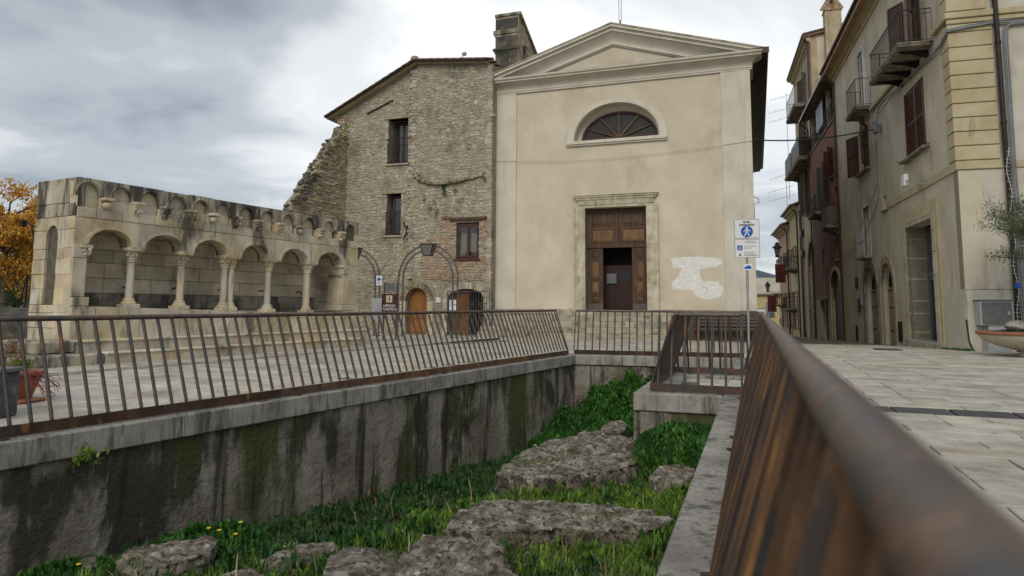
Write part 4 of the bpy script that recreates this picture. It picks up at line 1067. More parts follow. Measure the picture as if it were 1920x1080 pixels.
def quoin(root, x0, x1, z0, z1, y, mt, seed=1, hs=(.14, .24), name='quoin_stone', alt=True, jut=0.0):
    random.seed(seed); z = z0; k = 0
    while z < z1 - .02:
        h = min(random.uniform(*hs), z1 - z); g = MB(); d = (.06 if k % 2 else -.02) if alt else 0
        a, b = x0 - d + random.uniform(-.015, .015), x1 + random.uniform(-.01, .01)
        g.cbox(a, b, y - .03 - jut + random.uniform(-.006, .006), y + .08, z + .005, z + h - .005, .014); g.build(name, mt, root); z += h; k += 1

def m_glasst_():
    if 'clear_glass' in bpy.data.materials: return bpy.data.materials['clear_glass']
    m = bpy.data.materials.new('clear_glass'); m.use_nodes = True; N = m.node_tree.nodes; L = m.node_tree.links; N.clear()
    o = N.new('ShaderNodeOutputMaterial'); mx = N.new('ShaderNodeMixShader'); t = N.new('ShaderNodeBsdfTransparent'); g = N.new('ShaderNodeBsdfGlossy'); g.inputs['Roughness'].default_value = .05; f = N.new('ShaderNodeFresnel'); f.inputs[0].default_value = 1.7
    t.inputs[0].default_value = (.8, .82, .8, 1); L.new(f.outputs[0], mx.inputs[0]); L.new(t.outputs[0], mx.inputs[1]); L.new(g.outputs[0], mx.inputs[2]); L.new(mx.outputs[0], o.inputs[0]); return m
# ------------------------------------------------------------------ old stone house
SB = Frame(SF.w(0, 26.0)[:2], -STREET)
def build_house():
    T = fthing('stone_house', 'old rubble stone house with ragged left edge, tourist office doors at its foot', 'house', SB)
    # left plane y=0 from -17.5 to -13.75 ; right plane y=-.12 from -13.75 to -10.1
    slope = (11.72 - 9.52) / (18.3 - 13.72)
    def ztop(x): return 11.60 - slope * max(0, -13.72 - x) if x < -13.72 else 11.60 - (x + 13.72) * .105
    W1 = rect(-15.12, -14.12, 7.24, 9.26); W2 = rect(-15.12, -14.39, 4.10, 5.92); W3 = rect(-11.72, -10.68, 3.0, 4.53)
    D1 = archpoly(-14.0, -12.98, -.2, 1.28, 1.83, 12); D2 = archpoly(-12.0, -10.45, -.2, 1.42, 1.78, 10)
    oL = [(-17.62, -.4), (-13.70, -.4), (-13.70, ztop(-13.70)), (-17.62, ztop(-17.62))]
    oR = [(-13.70, -.4), (-10.16, -.4), (-10.16, ztop(-10.16)), (-13.70, ztop(-13.71))]
    D1L = [p for p in D1]
    m = MB(); cut(m, oL, [W1, W2, D1], 0, .55); m.box(-17.62, -13.7, .52, 7, -.4, .0); m.build('left_wall', m_rubm, T)
    m = MB(); cut(m, oR, [W3, D2, D1], -.12, .45); m.build('right_wall', m_rubm, T)
    body = MB(); body.prism([(-17.62, -.4), (-10.4, -.4), (-10.4, ztop(-10.4) - .05), (-13.7, ztop(-13.7) - .05), (-17.62, ztop(-17.62) - .05)], 1.0, 9.0)
    body.build('house_body', m_rubm, T)
    inn = MB()
    for q in (W1, W2, W3, D1, D2):
        a = min(p[0] for p in q) - .05; b = max(p[0] for p in q) + .05; c = min(p[1] for p in q) - .05; d = max(p[1] for p in q) + .05
        inn.box(a, b, .92, .96, c, d); inn.box(a - .02, a, .4, .96, c, d); inn.box(b, b + .02, .4, .96, c, d); inn.box(a, b, .4, .96, d, d + .02)
    inn.build('dark_interior', m_dark, T)
    big_ = [rect(-15.42, -13.82, 7.02, 9.5), rect(-15.35, -14.15, 3.85, 6.1), rect(-12.45, -10.35, 2.75, 4.85), archpoly(-14.32, -12.62, -.5, 1.3, 2.2, 10), archpoly(-12.3, -10.16, -.5, 1.5, 2.15, 8)]
    brickz = [rect(-12.45, -10.38, 2.1, 4.75), [(-13.35, 2.2), (-12.42, 2.2), (-12.42, 3.9), (-12.9, 4.0), (-13.2, 3.4)]]
    rubble(T, [(-17.6, -.3), (-13.98, -.3), (-13.98, ztop(-13.98) - .12), (-17.6, ztop(-17.6) - .12)], big_, -.0, (.075, .15), (.11, .30), 31, keep=140)
    rubble(T, [(-13.72, -.3), (-10.2, -.3), (-10.2, ztop(-10.2) - .1), (-13.72, ztop(-13.72) - .12)], big_ + brickz, -.12, (.075, .15), (.11, .29), 32, keep=150)
    # thin stones filling round the openings
    rubble(T, rect(-15.42, -15.16, 7.02, 9.5), [], -.0, (.12, .2), (.14, .24), 33, keep=0); rubble(T, rect(-15.35, -15.16, 3.85, 6.1), [], -.0, (.1, .18), (.14, .2), 34, keep=0)
    rubble(T, rect(-14.36, -14.02, 3.85, 6.1), [], -.0, (.1, .18), (.12, .2), 35, keep=0); rubble(T, rect(-15.42, -13.9, 6.1, 7.0), [], -.0, (.09, .15), (.12, .3), 36, keep=0)
    # brickwork patch
    random.seed(37); bk = MB(); z = 2.12; r = 0
    while z < 4.72:
        x = -13.3 + (r % 2) * .12
        while x < -10.4:
            w = random.uniform(.2, .27); c = (x + w / 2, z + .03); inb = _inside(c, brickz[0]) or _inside(c, brickz[1])
            if inb and not (_inside(c, rect(-11.80, -10.60, 2.92, 4.60))) and random.random() < .93:
                bk.cbox(x + .006, x + w - .006, -.15 - random.random() * .014, -.11, z + .005, z + .058, .005)
            x += w
        z += .065; r += 1
    bk.build('brick', m_brick, T, kind='stuff')
    # seam pier of stones and bricks
    quoin(T, -13.98, -13.70, 2.2, 11.4, -.10, m_rub, 41, (.10, .2)); 
    q = MB(); q.box(-13.72, -13.68, -.12, .02, 2.1, 11.5); q.build('seam_edge', m_rubm, T)
    quoin(T, -10.38, -10.14, -.1, 11.2, -.11, m_rub, 43, (.18, .3))
    # window surrounds
    def surr(x0, x1, z0, z1, y, mt=m_rub, th=.1):
        quoin(T, x0 - th, x0, z0, z1, y, mt, int(x0 * -7), (.16, .3)); quoin(T, x1, x1 + th, z0, z1, y, mt, int(x1 * -9), (.16, .3), alt=False)
    surr(-15.12, -14.12, 7.24, 9.26, .0, m_rub, .12); surr(-15.12, -14.39, 4.1, 5.92, .0)
    for (a, b, z, y) in ((-15.3, -13.95, 9.26, .0), (-15.3, -14.2, 5.92, .0)):
        g = MB(); g.cbox(a, b, y - .07, y + .4, z, z + .10, .015); g.build('lintel', m_ruin, T)
    for (a, b, z, y) in ((-15.22, -14.05, 7.18, .0), (-15.22, -14.3, 4.03, .0)):
        g = MB(); g.cbox(a, b, y - .09, y + .3, z, z + .06, .01); g.build('sill', m_portal, T)
    g = MB(); g.cbox(-12.0, -10.32, -.22, .1, 4.60, 4.74, .02); g.build('wooden_lintel', m_wood, T)
    g = MB(); g.cbox(-12.4, -11.9, -.20, .0, 4.66, 4.82, .05); g.build('lintel_stone', m_ruin, T)
    # window joinery
    def casement(x0, x1, z0, z1, y, leaves, name='window', rail_=False, fr=.06, dk=m_shut, curtain=False, bars_=0):
        w = MB(); w.box(x0, x0 + fr, y, y + .07, z0, z1); w.box(x1 - fr, x1, y, y + .07, z0, z1); w.box(x0 + fr, x1 - fr, y, y + .07, z0, z0 + fr); w.box(x0 + fr, x1 - fr, y, y + .07, z1 - fr, z1)
        W = w.build(name, dk, T)
        n = leaves; ww = (x1 - x0 - 2 * fr) / n
        for i in range(n):
            a = x0 + fr + i * ww + .004; b = a + ww - .008; f = MB(); f.box(a, a + .05, y - .02, y + .04, z0 + fr, z1 - fr); f.box(b - .05, b, y - .02, y + .04, z0 + fr, z1 - fr)
            f.box(a + .05, b - .05, y - .02, y + .04, z0 + fr, z0 + fr + .06); f.box(a + .05, b - .05, y - .02, y + .04, z1 - fr - .06, z1 - fr)
            for k in range(bars_): zz = z0 + (z1 - z0) * (k + 1) / (bars_ + 1); f.box(a + .05, b - .05, y - .02, y + .03, zz - .015, zz + .015)
            f.build('casement', dk, W); g = MB(); g.box(a + .05, b - .05, y + .012, y + .018, z0 + fr + .06, z1 - fr - .06); g.build('pane', m_glasst_() if x0 > -12 else m_glass, W)
        return W
    m_glasst = m_glasst_()
    casement(-15.10, -14.14, 7.26, 9.2, .50, 2); W_ = casement(-14.98, -14.41, 4.12, 5.88, .30, 1); W3_ = casement(-11.70, -10.70, 3.02, 4.50, -.02, 2)
    for a in (-11.56, -11.10):
        g = MB(); V = []; n = 14
        for i in range(n + 1): x = a + .32 * i / n; V += [(x, .006 + .012 * sin(i * 2.2) + .05, 3.15), (x, .006 + .012 * sin(i * 2.2) + .05, 4.1)]
        g.add(V, [(2 * i, 2 * i + 2, 2 * i + 3, 2 * i + 1) for i in range(n)]); g.build('curtain', m_curt, W3_)
    g = MB(); g.cbox(-11.8, -10.6, -.2, .0, 2.93, 3.01, .01); g.build('sill', m_shut, T)
    # balconets
    def bal(x0, x1, z0, z1, y, n):
        B = empty('window_railing', (0, 0, 0)); B.parent = T; g = MB(); g.bar((x0, y, z1), (x1, y, z1), .03, .03); g.bar((x0, y, z0 + .05), (x1, y, z0 + .05), .025, .02); g.build('rail', m_iron, B)
        for i in range(n): x = x0 + (x1 - x0) * (i + .5) / n; g = MB(); g.tube([(x, y, z0 + .03), (x, y, z1)], .009, 6); g.build('bar', m_iron, B)
    bal(-15.18, -14.08, 7.26, 8.36, -.05, 9); bal(-15.16, -14.36, 4.12, 5.12, -.04, 8)
    # tie anchor star, iron
    A = MB(); cx, cz = -14.02, 4.28
    for a in (-1, 1):
        A.tube([(cx + a * .22, -.08, cz + .36), (cx + a * .08, -.09, cz + .16), (cx + a * .03, -.10, cz), (cx + a * .09, -.09, cz - .18), (cx + a * .2, -.08, cz - .36)], .028, 6)
    A.tube([(cx, -.10, cz - .40), (cx, -.10, cz + .30)], .025, 6); A.build('tie_anchor', m_iron, T)
    A = MB(); A.tube([(-16.2, -.05, 10.0 - .38), (-14.9, -.05, 10.12)], .03, 6); A.build('tie_bar', m_iron, T)
    # remains of a cornice with growth
    random.seed(51); L = [(-13.7, 6.75), (-13.4, 6.42), (-13.05, 6.28), (-12.7, 6.22), (-12.2, 6.22), (-11.7, 6.26), (-11.1, 6.38), (-10.5, 6.48)]
    for i in range(len(L) - 1):
        (a, za), (b, zb_) = L[i], L[i + 1]
        for k in range(3):
            t = (k + .5) / 3; x = a + (b - a) * t; z = za + (zb_ - za) * t; g = MB(); g.cbox(x - .09, x + .1, -.30 + random.uniform(-.03, .05), -.1, z - .06, z + .05 + random.uniform(0, .04), .025); g.build('ledge_stone', m_ruin, T)
    for i, (x, z, n) in enumerate(((-12.3, 6.05, 90), (-12.25, 5.8, 60), (-11.75, 5.85, 30), (-10.45, 6.3, 40), (-13.2, 5.55, 30), (-12.7, 5.5, 24), (-12.95, 5.1, 24), (-12.6, 4.95, 40))):
        g = np.random.default_rng(70 + i); P = np.stack([g.normal(0, .05, n), g.normal(0, .03, n), g.normal(0, .10, n)], 1)
        o = leaves_at(P, .045, m_leaf, 'wall_weed', T, None, seed=i, up=.2); o.location = (x, -.2, z)
    # roof edge: tiles over boards
    def edge(p, q, tiles, label=None):
        (xa, za), (xb, zb_) = p, q; L_ = hypot(xb - xa, zb_ - za); ux, uz = (xb - xa) / L_, (zb_ - za) / L_
        g = MB(); g.frustum([(xa, -.34, za), (xb, -.34, zb_), (xb, 8.8, zb_), (xa, 8.8, za)], [(xa, -.34, za + .05), (xb, -.34, zb_ + .05), (xb, 8.8, zb_ + .05), (xa, 8.8, za + .05)]); g.build('roof_board', m_quoin, T)
        g = MB(); g.bar((xa - ux * .05, -.40, za + .08), (xb, -.40, zb_ + .08), .12, .10); g.build('gutter', m_gutter, T)
        x = 0
        while x < L_ - .1:
            for yy in (-.34, 0.05, .44):
                g = MB(); c0 = Vector((xa + ux * x, yy, za + uz * x + .10)); c1 = c0 + Vector((ux, 0, uz)) * .42; V = []
                for c, rr in ((c0, .11), (c1, .09)):
                    for k in range(7): a = pi * k / 6; V.append((c.x - uz * rr * sin(a), c.y + rr * cos(a) * 1.5, c.z + ux * rr * sin(a) * .8))
                g.add(V, [(k, k + 1, 8 + k, 7 + k) for k in range(6)] + [tuple(range(7)), tuple(range(7, 14))], True); g.build('roof_tile', m_tile, T)
            x += .36
        g = MB(); g.frustum([(xa, .6, za + .05), (xb, .6, zb_ + .05), (xb, 8.9, zb_ + .05), (xa, 8.9, za + .05)], [(xa, .6, za + .16), (xb, .6, zb_ + .16), (xb, 8.9, zb_ + .16), (xa, 8.9, za + .16)]); g.build('roof_slab', m_tile, T)
    edge((-18.15, ztop(-18.15)), (-13.74, ztop(-13.74)), True); edge((-13.68, ztop(-13.70)), (-10.3, ztop(-10.3)), True)
    g = MB(); g.blob((-13.72, -.3, 11.78), .17, 3, .3, 2, (1.2, 1, .8)); g.build('ridge_tile', m_tile, T)
    # corbelled brick eave on the left
    for k in range(4):
        for j in range(4 - k + 2):
            g = MB(); x0 = -17.62 - .14 * (3 - k) + j * .13; g.cbox(x0 + .005, x0 + .125, -.05, .5, 9.60 - .12 * k - .06 - slope * (.0), 9.60 - .12 * k + .05, .012); g.build('corbel_brick', m_brick, T)
    # stone arch and oak door
    def voussoirs(cx, zs, rx, rz, th, y, n, mt, seed, jambz0, x0, x1):
        random.seed(seed)
        for k in range(n):
            a0, a1 = pi * k / n + .012, pi * (k + 1) / n - .012; P = [(cx + rx * cos(a), zs + rz * sin(a)) for a in (a0, (a0 + a1) / 2, a1)] + [(cx + (rx + th) * cos(a), zs + (rz + th) * sin(a)) for a in (a1, (a0 + a1) / 2, a0)]
            g = MB(); g.prism(P, y - random.uniform(.03, .06), y + .3); g.build('arch_stone', mt, T)
        z = jambz0
        while z < zs - .02:
            h = min(random.uniform(.25, .5), zs - z)
            for a, b in ((x0 - th, x0), (x1, x1 + th)):
                g = MB(); g.cbox(a, b, y - .05 + random.uniform(-.01, .01), y + .3, z + .004, z + h - .004, .012); g.build('jamb_stone', m_portal, T)
            z += h
    voussoirs(-13.49, 1.28, .51, .55, .27, -.13, 11, m_ruin, 61, -.18, -14.0, -12.98)
    voussoirs(-11.225, 1.42, .775, .36, .26, -.13, 11, m_portal, 62, -.15, -12.0, -10.45)
    d = MB(); cut(d, archpoly(-13.98, -13.0, -.17, 1.28, 1.81, 12), [], .18, .24); D = d.build('oak_door', m_wood2, T)
    for (a, b, c, e) in ((-13.9, -13.08, -.08, .42), (-13.9, -13.08, .52, .60), (-13.9, -13.08, .70, 1.15)):
        g = MB(); g.cbox(a, b, .155, .2, c, e, .02); g.build('door_panel', m_wood2, D)
    g = MB(); g.lathe([(.0, 0), (.03, .005), (.035, .02), (.0, .03)], (0, 0, 0), 10); o = g.build('door_knob', m_zinc, D); o.rotation_euler = (pi / 2, 0, 0); o.location = (-13.45, .15, .62)
    d = MB(); cut(d, archpoly(-11.98, -10.47, -.15, 1.42, 1.76, 10), [rect(-11.22, -10.4, -.3, 3)], .2, .26); d.build('brown_door', m_wood2, T)
    g = MB()
    for k in range(5): g.box(-11.95 + k * .15, -11.945 + k * .15 + .004, .192, .2, -.1, 1.6)
    g.build('door_grooves', m_dark, T)
    d = MB(); cut(d, archpoly(-11.98, -10.47, -.15, 1.42, 1.76, 10), [rect(-12.1, -11.20, -.3, 3)], .3, .34); d.build('dark_doorway', m_dark, T)
    g = MB(); g.cbox(-12.58, -12.36, -.17, -.10, 1.20, 1.42, .01); o = g.build('number_plate', m_signw, T)
    # dark soot scar
    return T
HOUSE = build_house()

# open iron gate in front of the second doorway
def gate():
    p = SB.w(-11.9, -.45); h0 = hgt(p.x, p.y); T = thing('iron_gate', 'grey iron bar gate standing open before the right hand house door', 'gate', (p.x, p.y, h0), SB.a)
    W, H = 1.95, 1.78; g = MB(); g.bar((0, 0, .05), (W, 0, .05), .035); g.bar((0, 0, H), (W, 0, H), .035); g.build('cross_rail', m_grey, T)
    for x in (0, W): g = MB(); g.bar((x, 0, 0), (x, 0, H + .03), .045); g.build('gate_post', m_grey, T)
    n = 17
    for i in range(1, n): x = W * i / n; g = MB(); g.bar((x, 0, .06), (x, 0, H - .02), .018); g.build('gate_bar', m_grey, T)
    for c in (.98, 1.55):
        g = MB(); z = 1.1
        for a, b in (((-.17, -.2), (.17, .2)), ((-.17, .2), (.17, -.2))): g.bar((c + a[0], -.02, z + a[1]), (c + b[0], -.02, z + b[1]), .02)
        g.bar((c - .17, -.02, z - .2), (c + .17, -.02, z - .2), .02); g.bar((c - .17, -.02, z + .2), (c + .17, -.02, z + .2), .02); g.build('gate_cross', m_grey, T)
    s = MB(); s.box(.10, .40, -.05, -.035, 1.02, 1.44); o = s.build('paper_notice', m_signw); o.location = (p.x, p.y, h0); o.rotation_euler = (0, 0, SB.a); tag(o, 'white paper notice with small print fixed to the grey iron gate', 'notice')
    random.seed(4)
    t = MB()
    for k in range(8): t.box(.14, .14 + random.uniform(.12, .22), -.054, -.051, 1.40 - k * .03, 1.408 - k * .03)
    t.box(.20, .29, -.054, -.051, 1.06, 1.12); tt = t.build('print_lines', m_black, o)
gate()

# ------------------------------------------------------------------ ruined wall stub between house and fountain
def ruin():
    Q = SB.w(-17.45, .05); F = Frame(Q[:2], radians(62.2) + pi)       # x runs towards the fountain
    T = fthing('ruined_wall', 'ragged broken wall of layered stones stepping down from the house to the fountain', 'ruin', F)
    top = [(0, 9.25), (.25, 9.2), (.45, 8.75), (.8, 8.3), (1.1, 7.95), (1.35, 7.5), (1.65, 7.15), (1.9, 6.6), (2.2, 6.25), (2.45, 5.7), (2.75, 5.35), (3.0, 4.7), (3.3, 4.3), (3.9, 3.9)]
    top = [(x * 1.13, z) for x, z in top]
    m = MB(); m.prism([(-.1, -.4)] + [(-.1, 9.2)] + [(x - .06, z - .08) for x, z in top] + [(4.4, -.4)], -.28, .25); m.build('wall_core', m_rubm, T)
    rubble(T, [(-.05, -.2), (4.0, -.2)] + [(x, z - .02) for x, z in top[::-1]], [], .26, (.08, .16), (.16, .42), 71, keep=0, hgtf=.0)
    # facing stones on the side seen from the square (local +y): mirrored by negative height
    random.seed(72); L = MB(); z = -.2; cnt = 0
    def tp(x):
        for i in range(len(top) - 1):
            if top[i][0] <= x <= top[i + 1][0]: t = (x - top[i][0]) / (top[i + 1][0] - top[i][0]); return top[i][1] + (top[i + 1][1] - top[i][1]) * t
        return 3.9
    while z < 9.2:
        h = random.uniform(.07, .15) if z > 4 else random.uniform(.14, .26); x = -.02 - random.random() * .15
        while x < 4.4:
            w = random.uniform(.16, .42) if z > 4 else random.uniform(.3, .6)
            if z + h < tp(max(x + w * .6, 0)) + .06:
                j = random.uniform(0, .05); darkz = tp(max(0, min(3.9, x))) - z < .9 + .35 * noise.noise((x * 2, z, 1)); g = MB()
                c = [(x + .006, z + .005), (x + w - .006, z + .005 + random.uniform(-.012, .012)), (x + w - .006 - random.uniform(0, .02), z + h - .005), (x + .006 + random.uniform(0, .02), z + h - .005 + random.uniform(-.015, .01))]
                y1 = .25 + j + (.06 if darkz and random.random() < .4 else 0); g.frustum([(p[0], .2, p[1]) for p in c], [(p[0] + (.012 if p[0] < x + w / 2 else -.012), y1, p[1] + (.01 if p[1] < z + h / 2 else -.01)) for p in c])
                y2 = -.28 - random.uniform(0, .04); g2 = None
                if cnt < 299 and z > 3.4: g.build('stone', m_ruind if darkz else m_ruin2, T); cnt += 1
                else: L.add(g.v, g.f)
            x += w
        z += h
    L.build('stone', m_ruin2, T, kind='stuff')
    # toothed end: cross-wall stones along the broken edge
    random.seed(73)
    for i in range(70):
        x = random.uniform(0, 3.9); z = tp(x) - random.uniform(.0, .14); g = MB(); w = random.uniform(.1, .24); h = random.uniform(.05, .11); y = random.uniform(-.32, .12)
        g.cbox(x - w, x + w * .5, y, y + random.uniform(.15, .3), z - h, z + h * .4, .02); g.build('loose_stone', m_ruind, T)
m_ruin2 = mat('layered_stone', [(.22, .175, .11), (.34, .285, .19), (.45, .39, .28)], 3.2, .95, .8, 26, isl=.28, fine=.2, sat=.3)
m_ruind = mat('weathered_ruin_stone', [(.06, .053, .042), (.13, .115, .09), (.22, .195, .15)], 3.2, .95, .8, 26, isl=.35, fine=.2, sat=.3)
ruin()
# ------------------------------------------------------------------ church
CH = Frame(SF.w(0, 26.5)[:2], -STREET)
def text(s, size, mt, parent, loc, rot=(pi / 2, 0, 0), align='CENTER', ext=.002, name='lettering', sx=1.0, bold=0.0):
    cu = bpy.data.curves.new(name, 'FONT'); cu.body = s; cu.size = size; cu.extrude = ext; cu.align_x = align; cu.align_y = 'CENTER'; cu.materials.append(mt); cu.offset = bold
    t = bpy.data.objects.new(name, cu); me = bpy.data.meshes.new_from_object(t); bpy.data.objects.remove(t); me.materials.clear(); me.materials.append(mt)
    o = bpy.data.objects.new(name, me); COL.objects.link(o); o.parent = parent; o.location = loc; o.rotation_euler = rot; o.scale = (sx, 1, 1); return o
def build_church():
    T = fthing('church', 'cream plastered church front with gable pediment, half round window and half open door', 'church', CH)
    W = 10.33; LU = archpoly(-6.80, -3.37, 7.74, 7.745, 9.22, 24); DO = rect(-6.36, -3.93, .95, 5.0)
    m = MB(); cut(m, rect(-W, 0, .9, 10.1), [LU, DO], 0, .6); m.build('front_wall', m_plaster, T)
    m = MB(); m.box(-.02, -.001, .55, 22, -1.5, 10.2); m.box(-W, -W + .02, .6, 22, -.5, 10.2); m.box(-W, 0, 21.9, 22, -1, 10.4); m.build('side_wall', m_quoin, T)
    m = MB(); m.box(-W + .05, -.05, 1.4, 1.5, .8, 10); m.build('dark_interior', m_dark, T)
    m = MB(); m.box(-W + .1, -.1, .6, 1.4, .85, .95); m.build('inner_floor', m_dark, T)
    # pilasters
    for a, b in ((-W - .02, -9.28), (-1.05, .02)):
        m = MB(); m.cbox(a, b, -.06, .03, .95, 10.0, .008); m.build('pilaster', m_plasterw, T)
    # plinth skirting
    m = MB(); m.box(-W - .02, -6.9, -.03, .02, .90, .98); m.box(-3.4, .02, -.03, .02, .9, .98); m.build('skirting', m_step, T)
    # entablature
    prof = [(.0, 0), (.075, 0), (.075, .05), (.105, .075), (.105, .12), (.07, .135), (.075, .18), (.10, .25), (.16, .32), (.26, .375), (.34, .40), (.34, .425), (.42, .43), (.42, .50), (.48, .515), (.50, .56), (.50, .60), (0, .60)]
    z0 = 10.0; mt_path = [(-W - .02, 0, z0, -1, -1), (.02, 0, z0, 1, -1), (.02, 1.3, z0, 1, 0)]
    m = MB(); m.sweep(prof, mt_path); m.sweep(prof, [(-W - .02, .5, z0, -1, 0), (-W - .02, 0, z0, -1, -1)]); m.build('entablature', m_plasterw, T)
    m = MB(); m.box(-W - .45, .45, -.46, .3, 10.602, 10.625); m.build('gap_shadow_strip', m_gutter, T)  # dark strip standing in for the gap shadow at the pediment's lower edge
    # pediment
    SL = .3045; CX = -5.15; AP = 12.36; B0 = 10.627; R = lambda d: (AP - d - B0) / SL
    def chev(name, d0, d1, y0, y1, mt):
        P = [(CX - R(d0), B0), (CX, AP - d0), (CX + R(d0), B0), (CX + R(d1), B0), (CX, AP - d1), (CX - R(d1), B0)]
        m = MB()
        for s_ in (0, 1):
            q = [P[0], P[1], P[4], P[5]] if s_ == 0 else [P[1], P[2], P[3], P[4]]; m.prism(q, y0, y1)
        return m.build(name, mt, T)
    chev('rake_cap', 0, .05, -.56, .5, m_rakecap); chev('rake_corona', .05, .15, -.53, .5, m_plasterw); chev('rake_fillet', .15, .19, -.47, .5, m_plasterw); chev('rake_corona', .19, .29, -.43, .5, m_plasterw)
    cv = MB(); n_ = 12
    for s_ in (-1, 1):
        V = []
        for i in range(n_ + 1):
            t = i / n_; d = .29 + .415 * t; y = -.13 - .27 * (1 - sin(t * pi / 2)); V += [(CX, y, AP - d), (CX + s_ * R(d), y, B0)]
        cv.add(V, [(2 * i, 2 * i + 1, 2 * i + 3, 2 * i + 2) for i in range(n_)], True)
    cv.build('rake_cove', m_plasterw, T)
    chev('rake_bead', .705, .76, -.165, .5, m_plasterw); chev('rake_bead', .76, .81, -.115, .5, m_plasterw)
    m = MB(); m.prism([(CX - R(.8), B0), (CX + R(.8), B0), (CX, AP - .8)], -.05, .5); m.build('tympanum', m_plaster, T)
    # roof
    m = MB()
    for s_ in (-1, 1):
        xe = CX + s_ * 5.72; ze = AP - SL * 5.72
        m.frustum([(CX, -.50, AP - .03), (xe, -.50, ze - .03), (xe, 22.3, ze - .03), (CX, 22.3, AP - .03)], [(CX, -.50, AP + .03), (xe, -.50, ze + .03), (xe, 22.3, ze + .03), (CX, 22.3, AP + .03)])
    m.build('roof', m_tile, T)
    m = MB(); m.frustum([(.5, .3, 10.30), (.55, .3, 10.55), (.55, 22.2, 10.55), (.5, 22.2, 10.30)], [(.02, .3, 10.22), (.02, .3, 10.5), (.02, 22.2, 10.5), (.02, 22.2, 10.22)]); m.build('eave_soffit', m_gutter, T)
    m = MB(); m.prism([(.48, 10.44), (.66, 10.44), (.70, 10.62), (.66, 10.62), (.62, 10.48), (.5, 10.48)], -.50, 22.2); m.box(.47, .71, -.52, -.48, 10.42, 10.64); m.build('gutter', m_gutter, T)
    m = MB(); m.tube([(.6, 1.1, 10.42), (.58, 1.1, 10.2), (.16, 1.1, 9.9), (.1, 1.1, 9.6), (.05, 1.1, 9.4)], .05, 8); m.build('downpipe', m_gutter, T)
    m = MB(); m.tube([(.02, 1.3, 7.6), (.2, 1.3, 7.62), (.22, 1.3, 7.5)], .03, 6); m.tube([(.0, .2, 5.2), (.18, .1, 5.1), (.2, .1, 4.95), (.02, .1, 4.9), (.04, .1, 3.0)], .014, 6); m.build('wall_hook', m_cable, T)
    # finial cross of thin rods
    m = MB(); cx, cy, z = CX + .32, -.2, AP - .06
    m.tube([(cx, cy, z - .1), (cx, cy, z + .22)], .035, 6)
    for dx in (-.06, .06): m.tube([(cx + dx * .7, cy, z + .2), (cx + dx, cy, z + 1.9)], .012, 5)
    m.tube([(cx - .34, cy, z + 1.28), (cx + .34, cy, z + 1.28)], .012, 5); m.tube([(cx - .34, cy, z + 1.38), (cx + .34, cy, z + 1.38)], .012, 5)
    m.tube([(cx - .06, cy, z + 1.9), (cx + .06, cy, z + 1.9)], .012, 5); m.build('roof_cross', m_grey, T)
    # lunette
    A1 = arc(-5.085, 7.86, 1.995, 1.53, 0, pi, 30); A0 = arc(-5.085, 7.86, 1.715, 1.36, 0, pi, 30); n = 31; m = MB()
    V = [(p[0], -.05, p[1]) for p in A1] + [(p[0], -.05, p[1]) for p in A0] + [(p[0], .03, p[1]) for p in A1] + [(p[0], .03, p[1]) for p in A0]
    m.add(V, [(k, k + 1, n + k + 1, n + k) for k in range(30)] + [(k, 2 * n + k, 2 * n + k + 1, k + 1) for k in range(30)] + [(n + k, n + k + 1, 3 * n + k + 1, 3 * n + k) for k in range(30)])
    m.box(-7.08, -6.80, -.05, .02, 7.74, 7.86); m.box(-3.37, -3.09, -.05, .02, 7.74, 7.86); m.build('window_surround', m_plasterw, T)
    m = MB(); m.cbox(-7.12, -3.06, -.14, .02, 7.60, 7.73, .012); m.cbox(-7.10, -3.08, -.09, .02, 7.54, 7.60, .008); m.frustum([(-6.8, -.02, 7.73), (-3.37, -.02, 7.73), (-3.37, .6, 7.73), (-6.8, .6, 7.73)], [(-6.79, 0, 7.75), (-3.38, 0, 7.75), (-3.38, .6, 7.92), (-6.79, .6, 7.92)]); m.build('window_sill', m_plasterw, T)
    L = empty('lunette_window'); L.parent = T; c = (-5.045, 7.88); m = MB()
    m.tube([(p[0], .5, p[1]) for p in arc(c[0], c[1], 1.50, 1.06, 0, pi, 26)], .055, 6); m.bar((-6.6, .5, 7.9), (-3.5, .5, 7.9), .1, .08); m.build('frame', m_shut, L)
    m = MB(); P1 = arc(c[0], c[1], 1.53, 1.09, 0, pi, 26); P2 = arc(-5.085, 7.86, 1.75, 1.40, 0, pi, 26); m.add([(p[0], .50, p[1]) for p in P1] + [(p[0], .44, p[1]) for p in P2], [(k, k + 1, 28 + k, 27 + k) for k in range(26)]); m.build('window_reveal', m_plasterw, T)
    m = MB(); m.prism(arc(c[0], c[1], 1.56, 1.12, 0, pi, 26), .53, .54); m.build('pane', m_lglass, L)
    for a in (28, 58, 90, 122, 152):
        t = radians(a); p = (c[0] + cos(t) * .18, .48, c[1] + sin(t) * .14); q = (c[0] + cos(t) * 1.48, .48, c[1] + sin(t) * 1.04); m = MB(); m.bar(p, q, .055, .05, (0, 1, 0)); m.build('glazing_bar', m_woodl if a in (90, 58) else m_wood, L)
    m = MB(); m.prism(arc(c[0], c[1] + .02, .2, .16, 0, pi, 10), .45, .5); m.build('hub', m_wood, L)
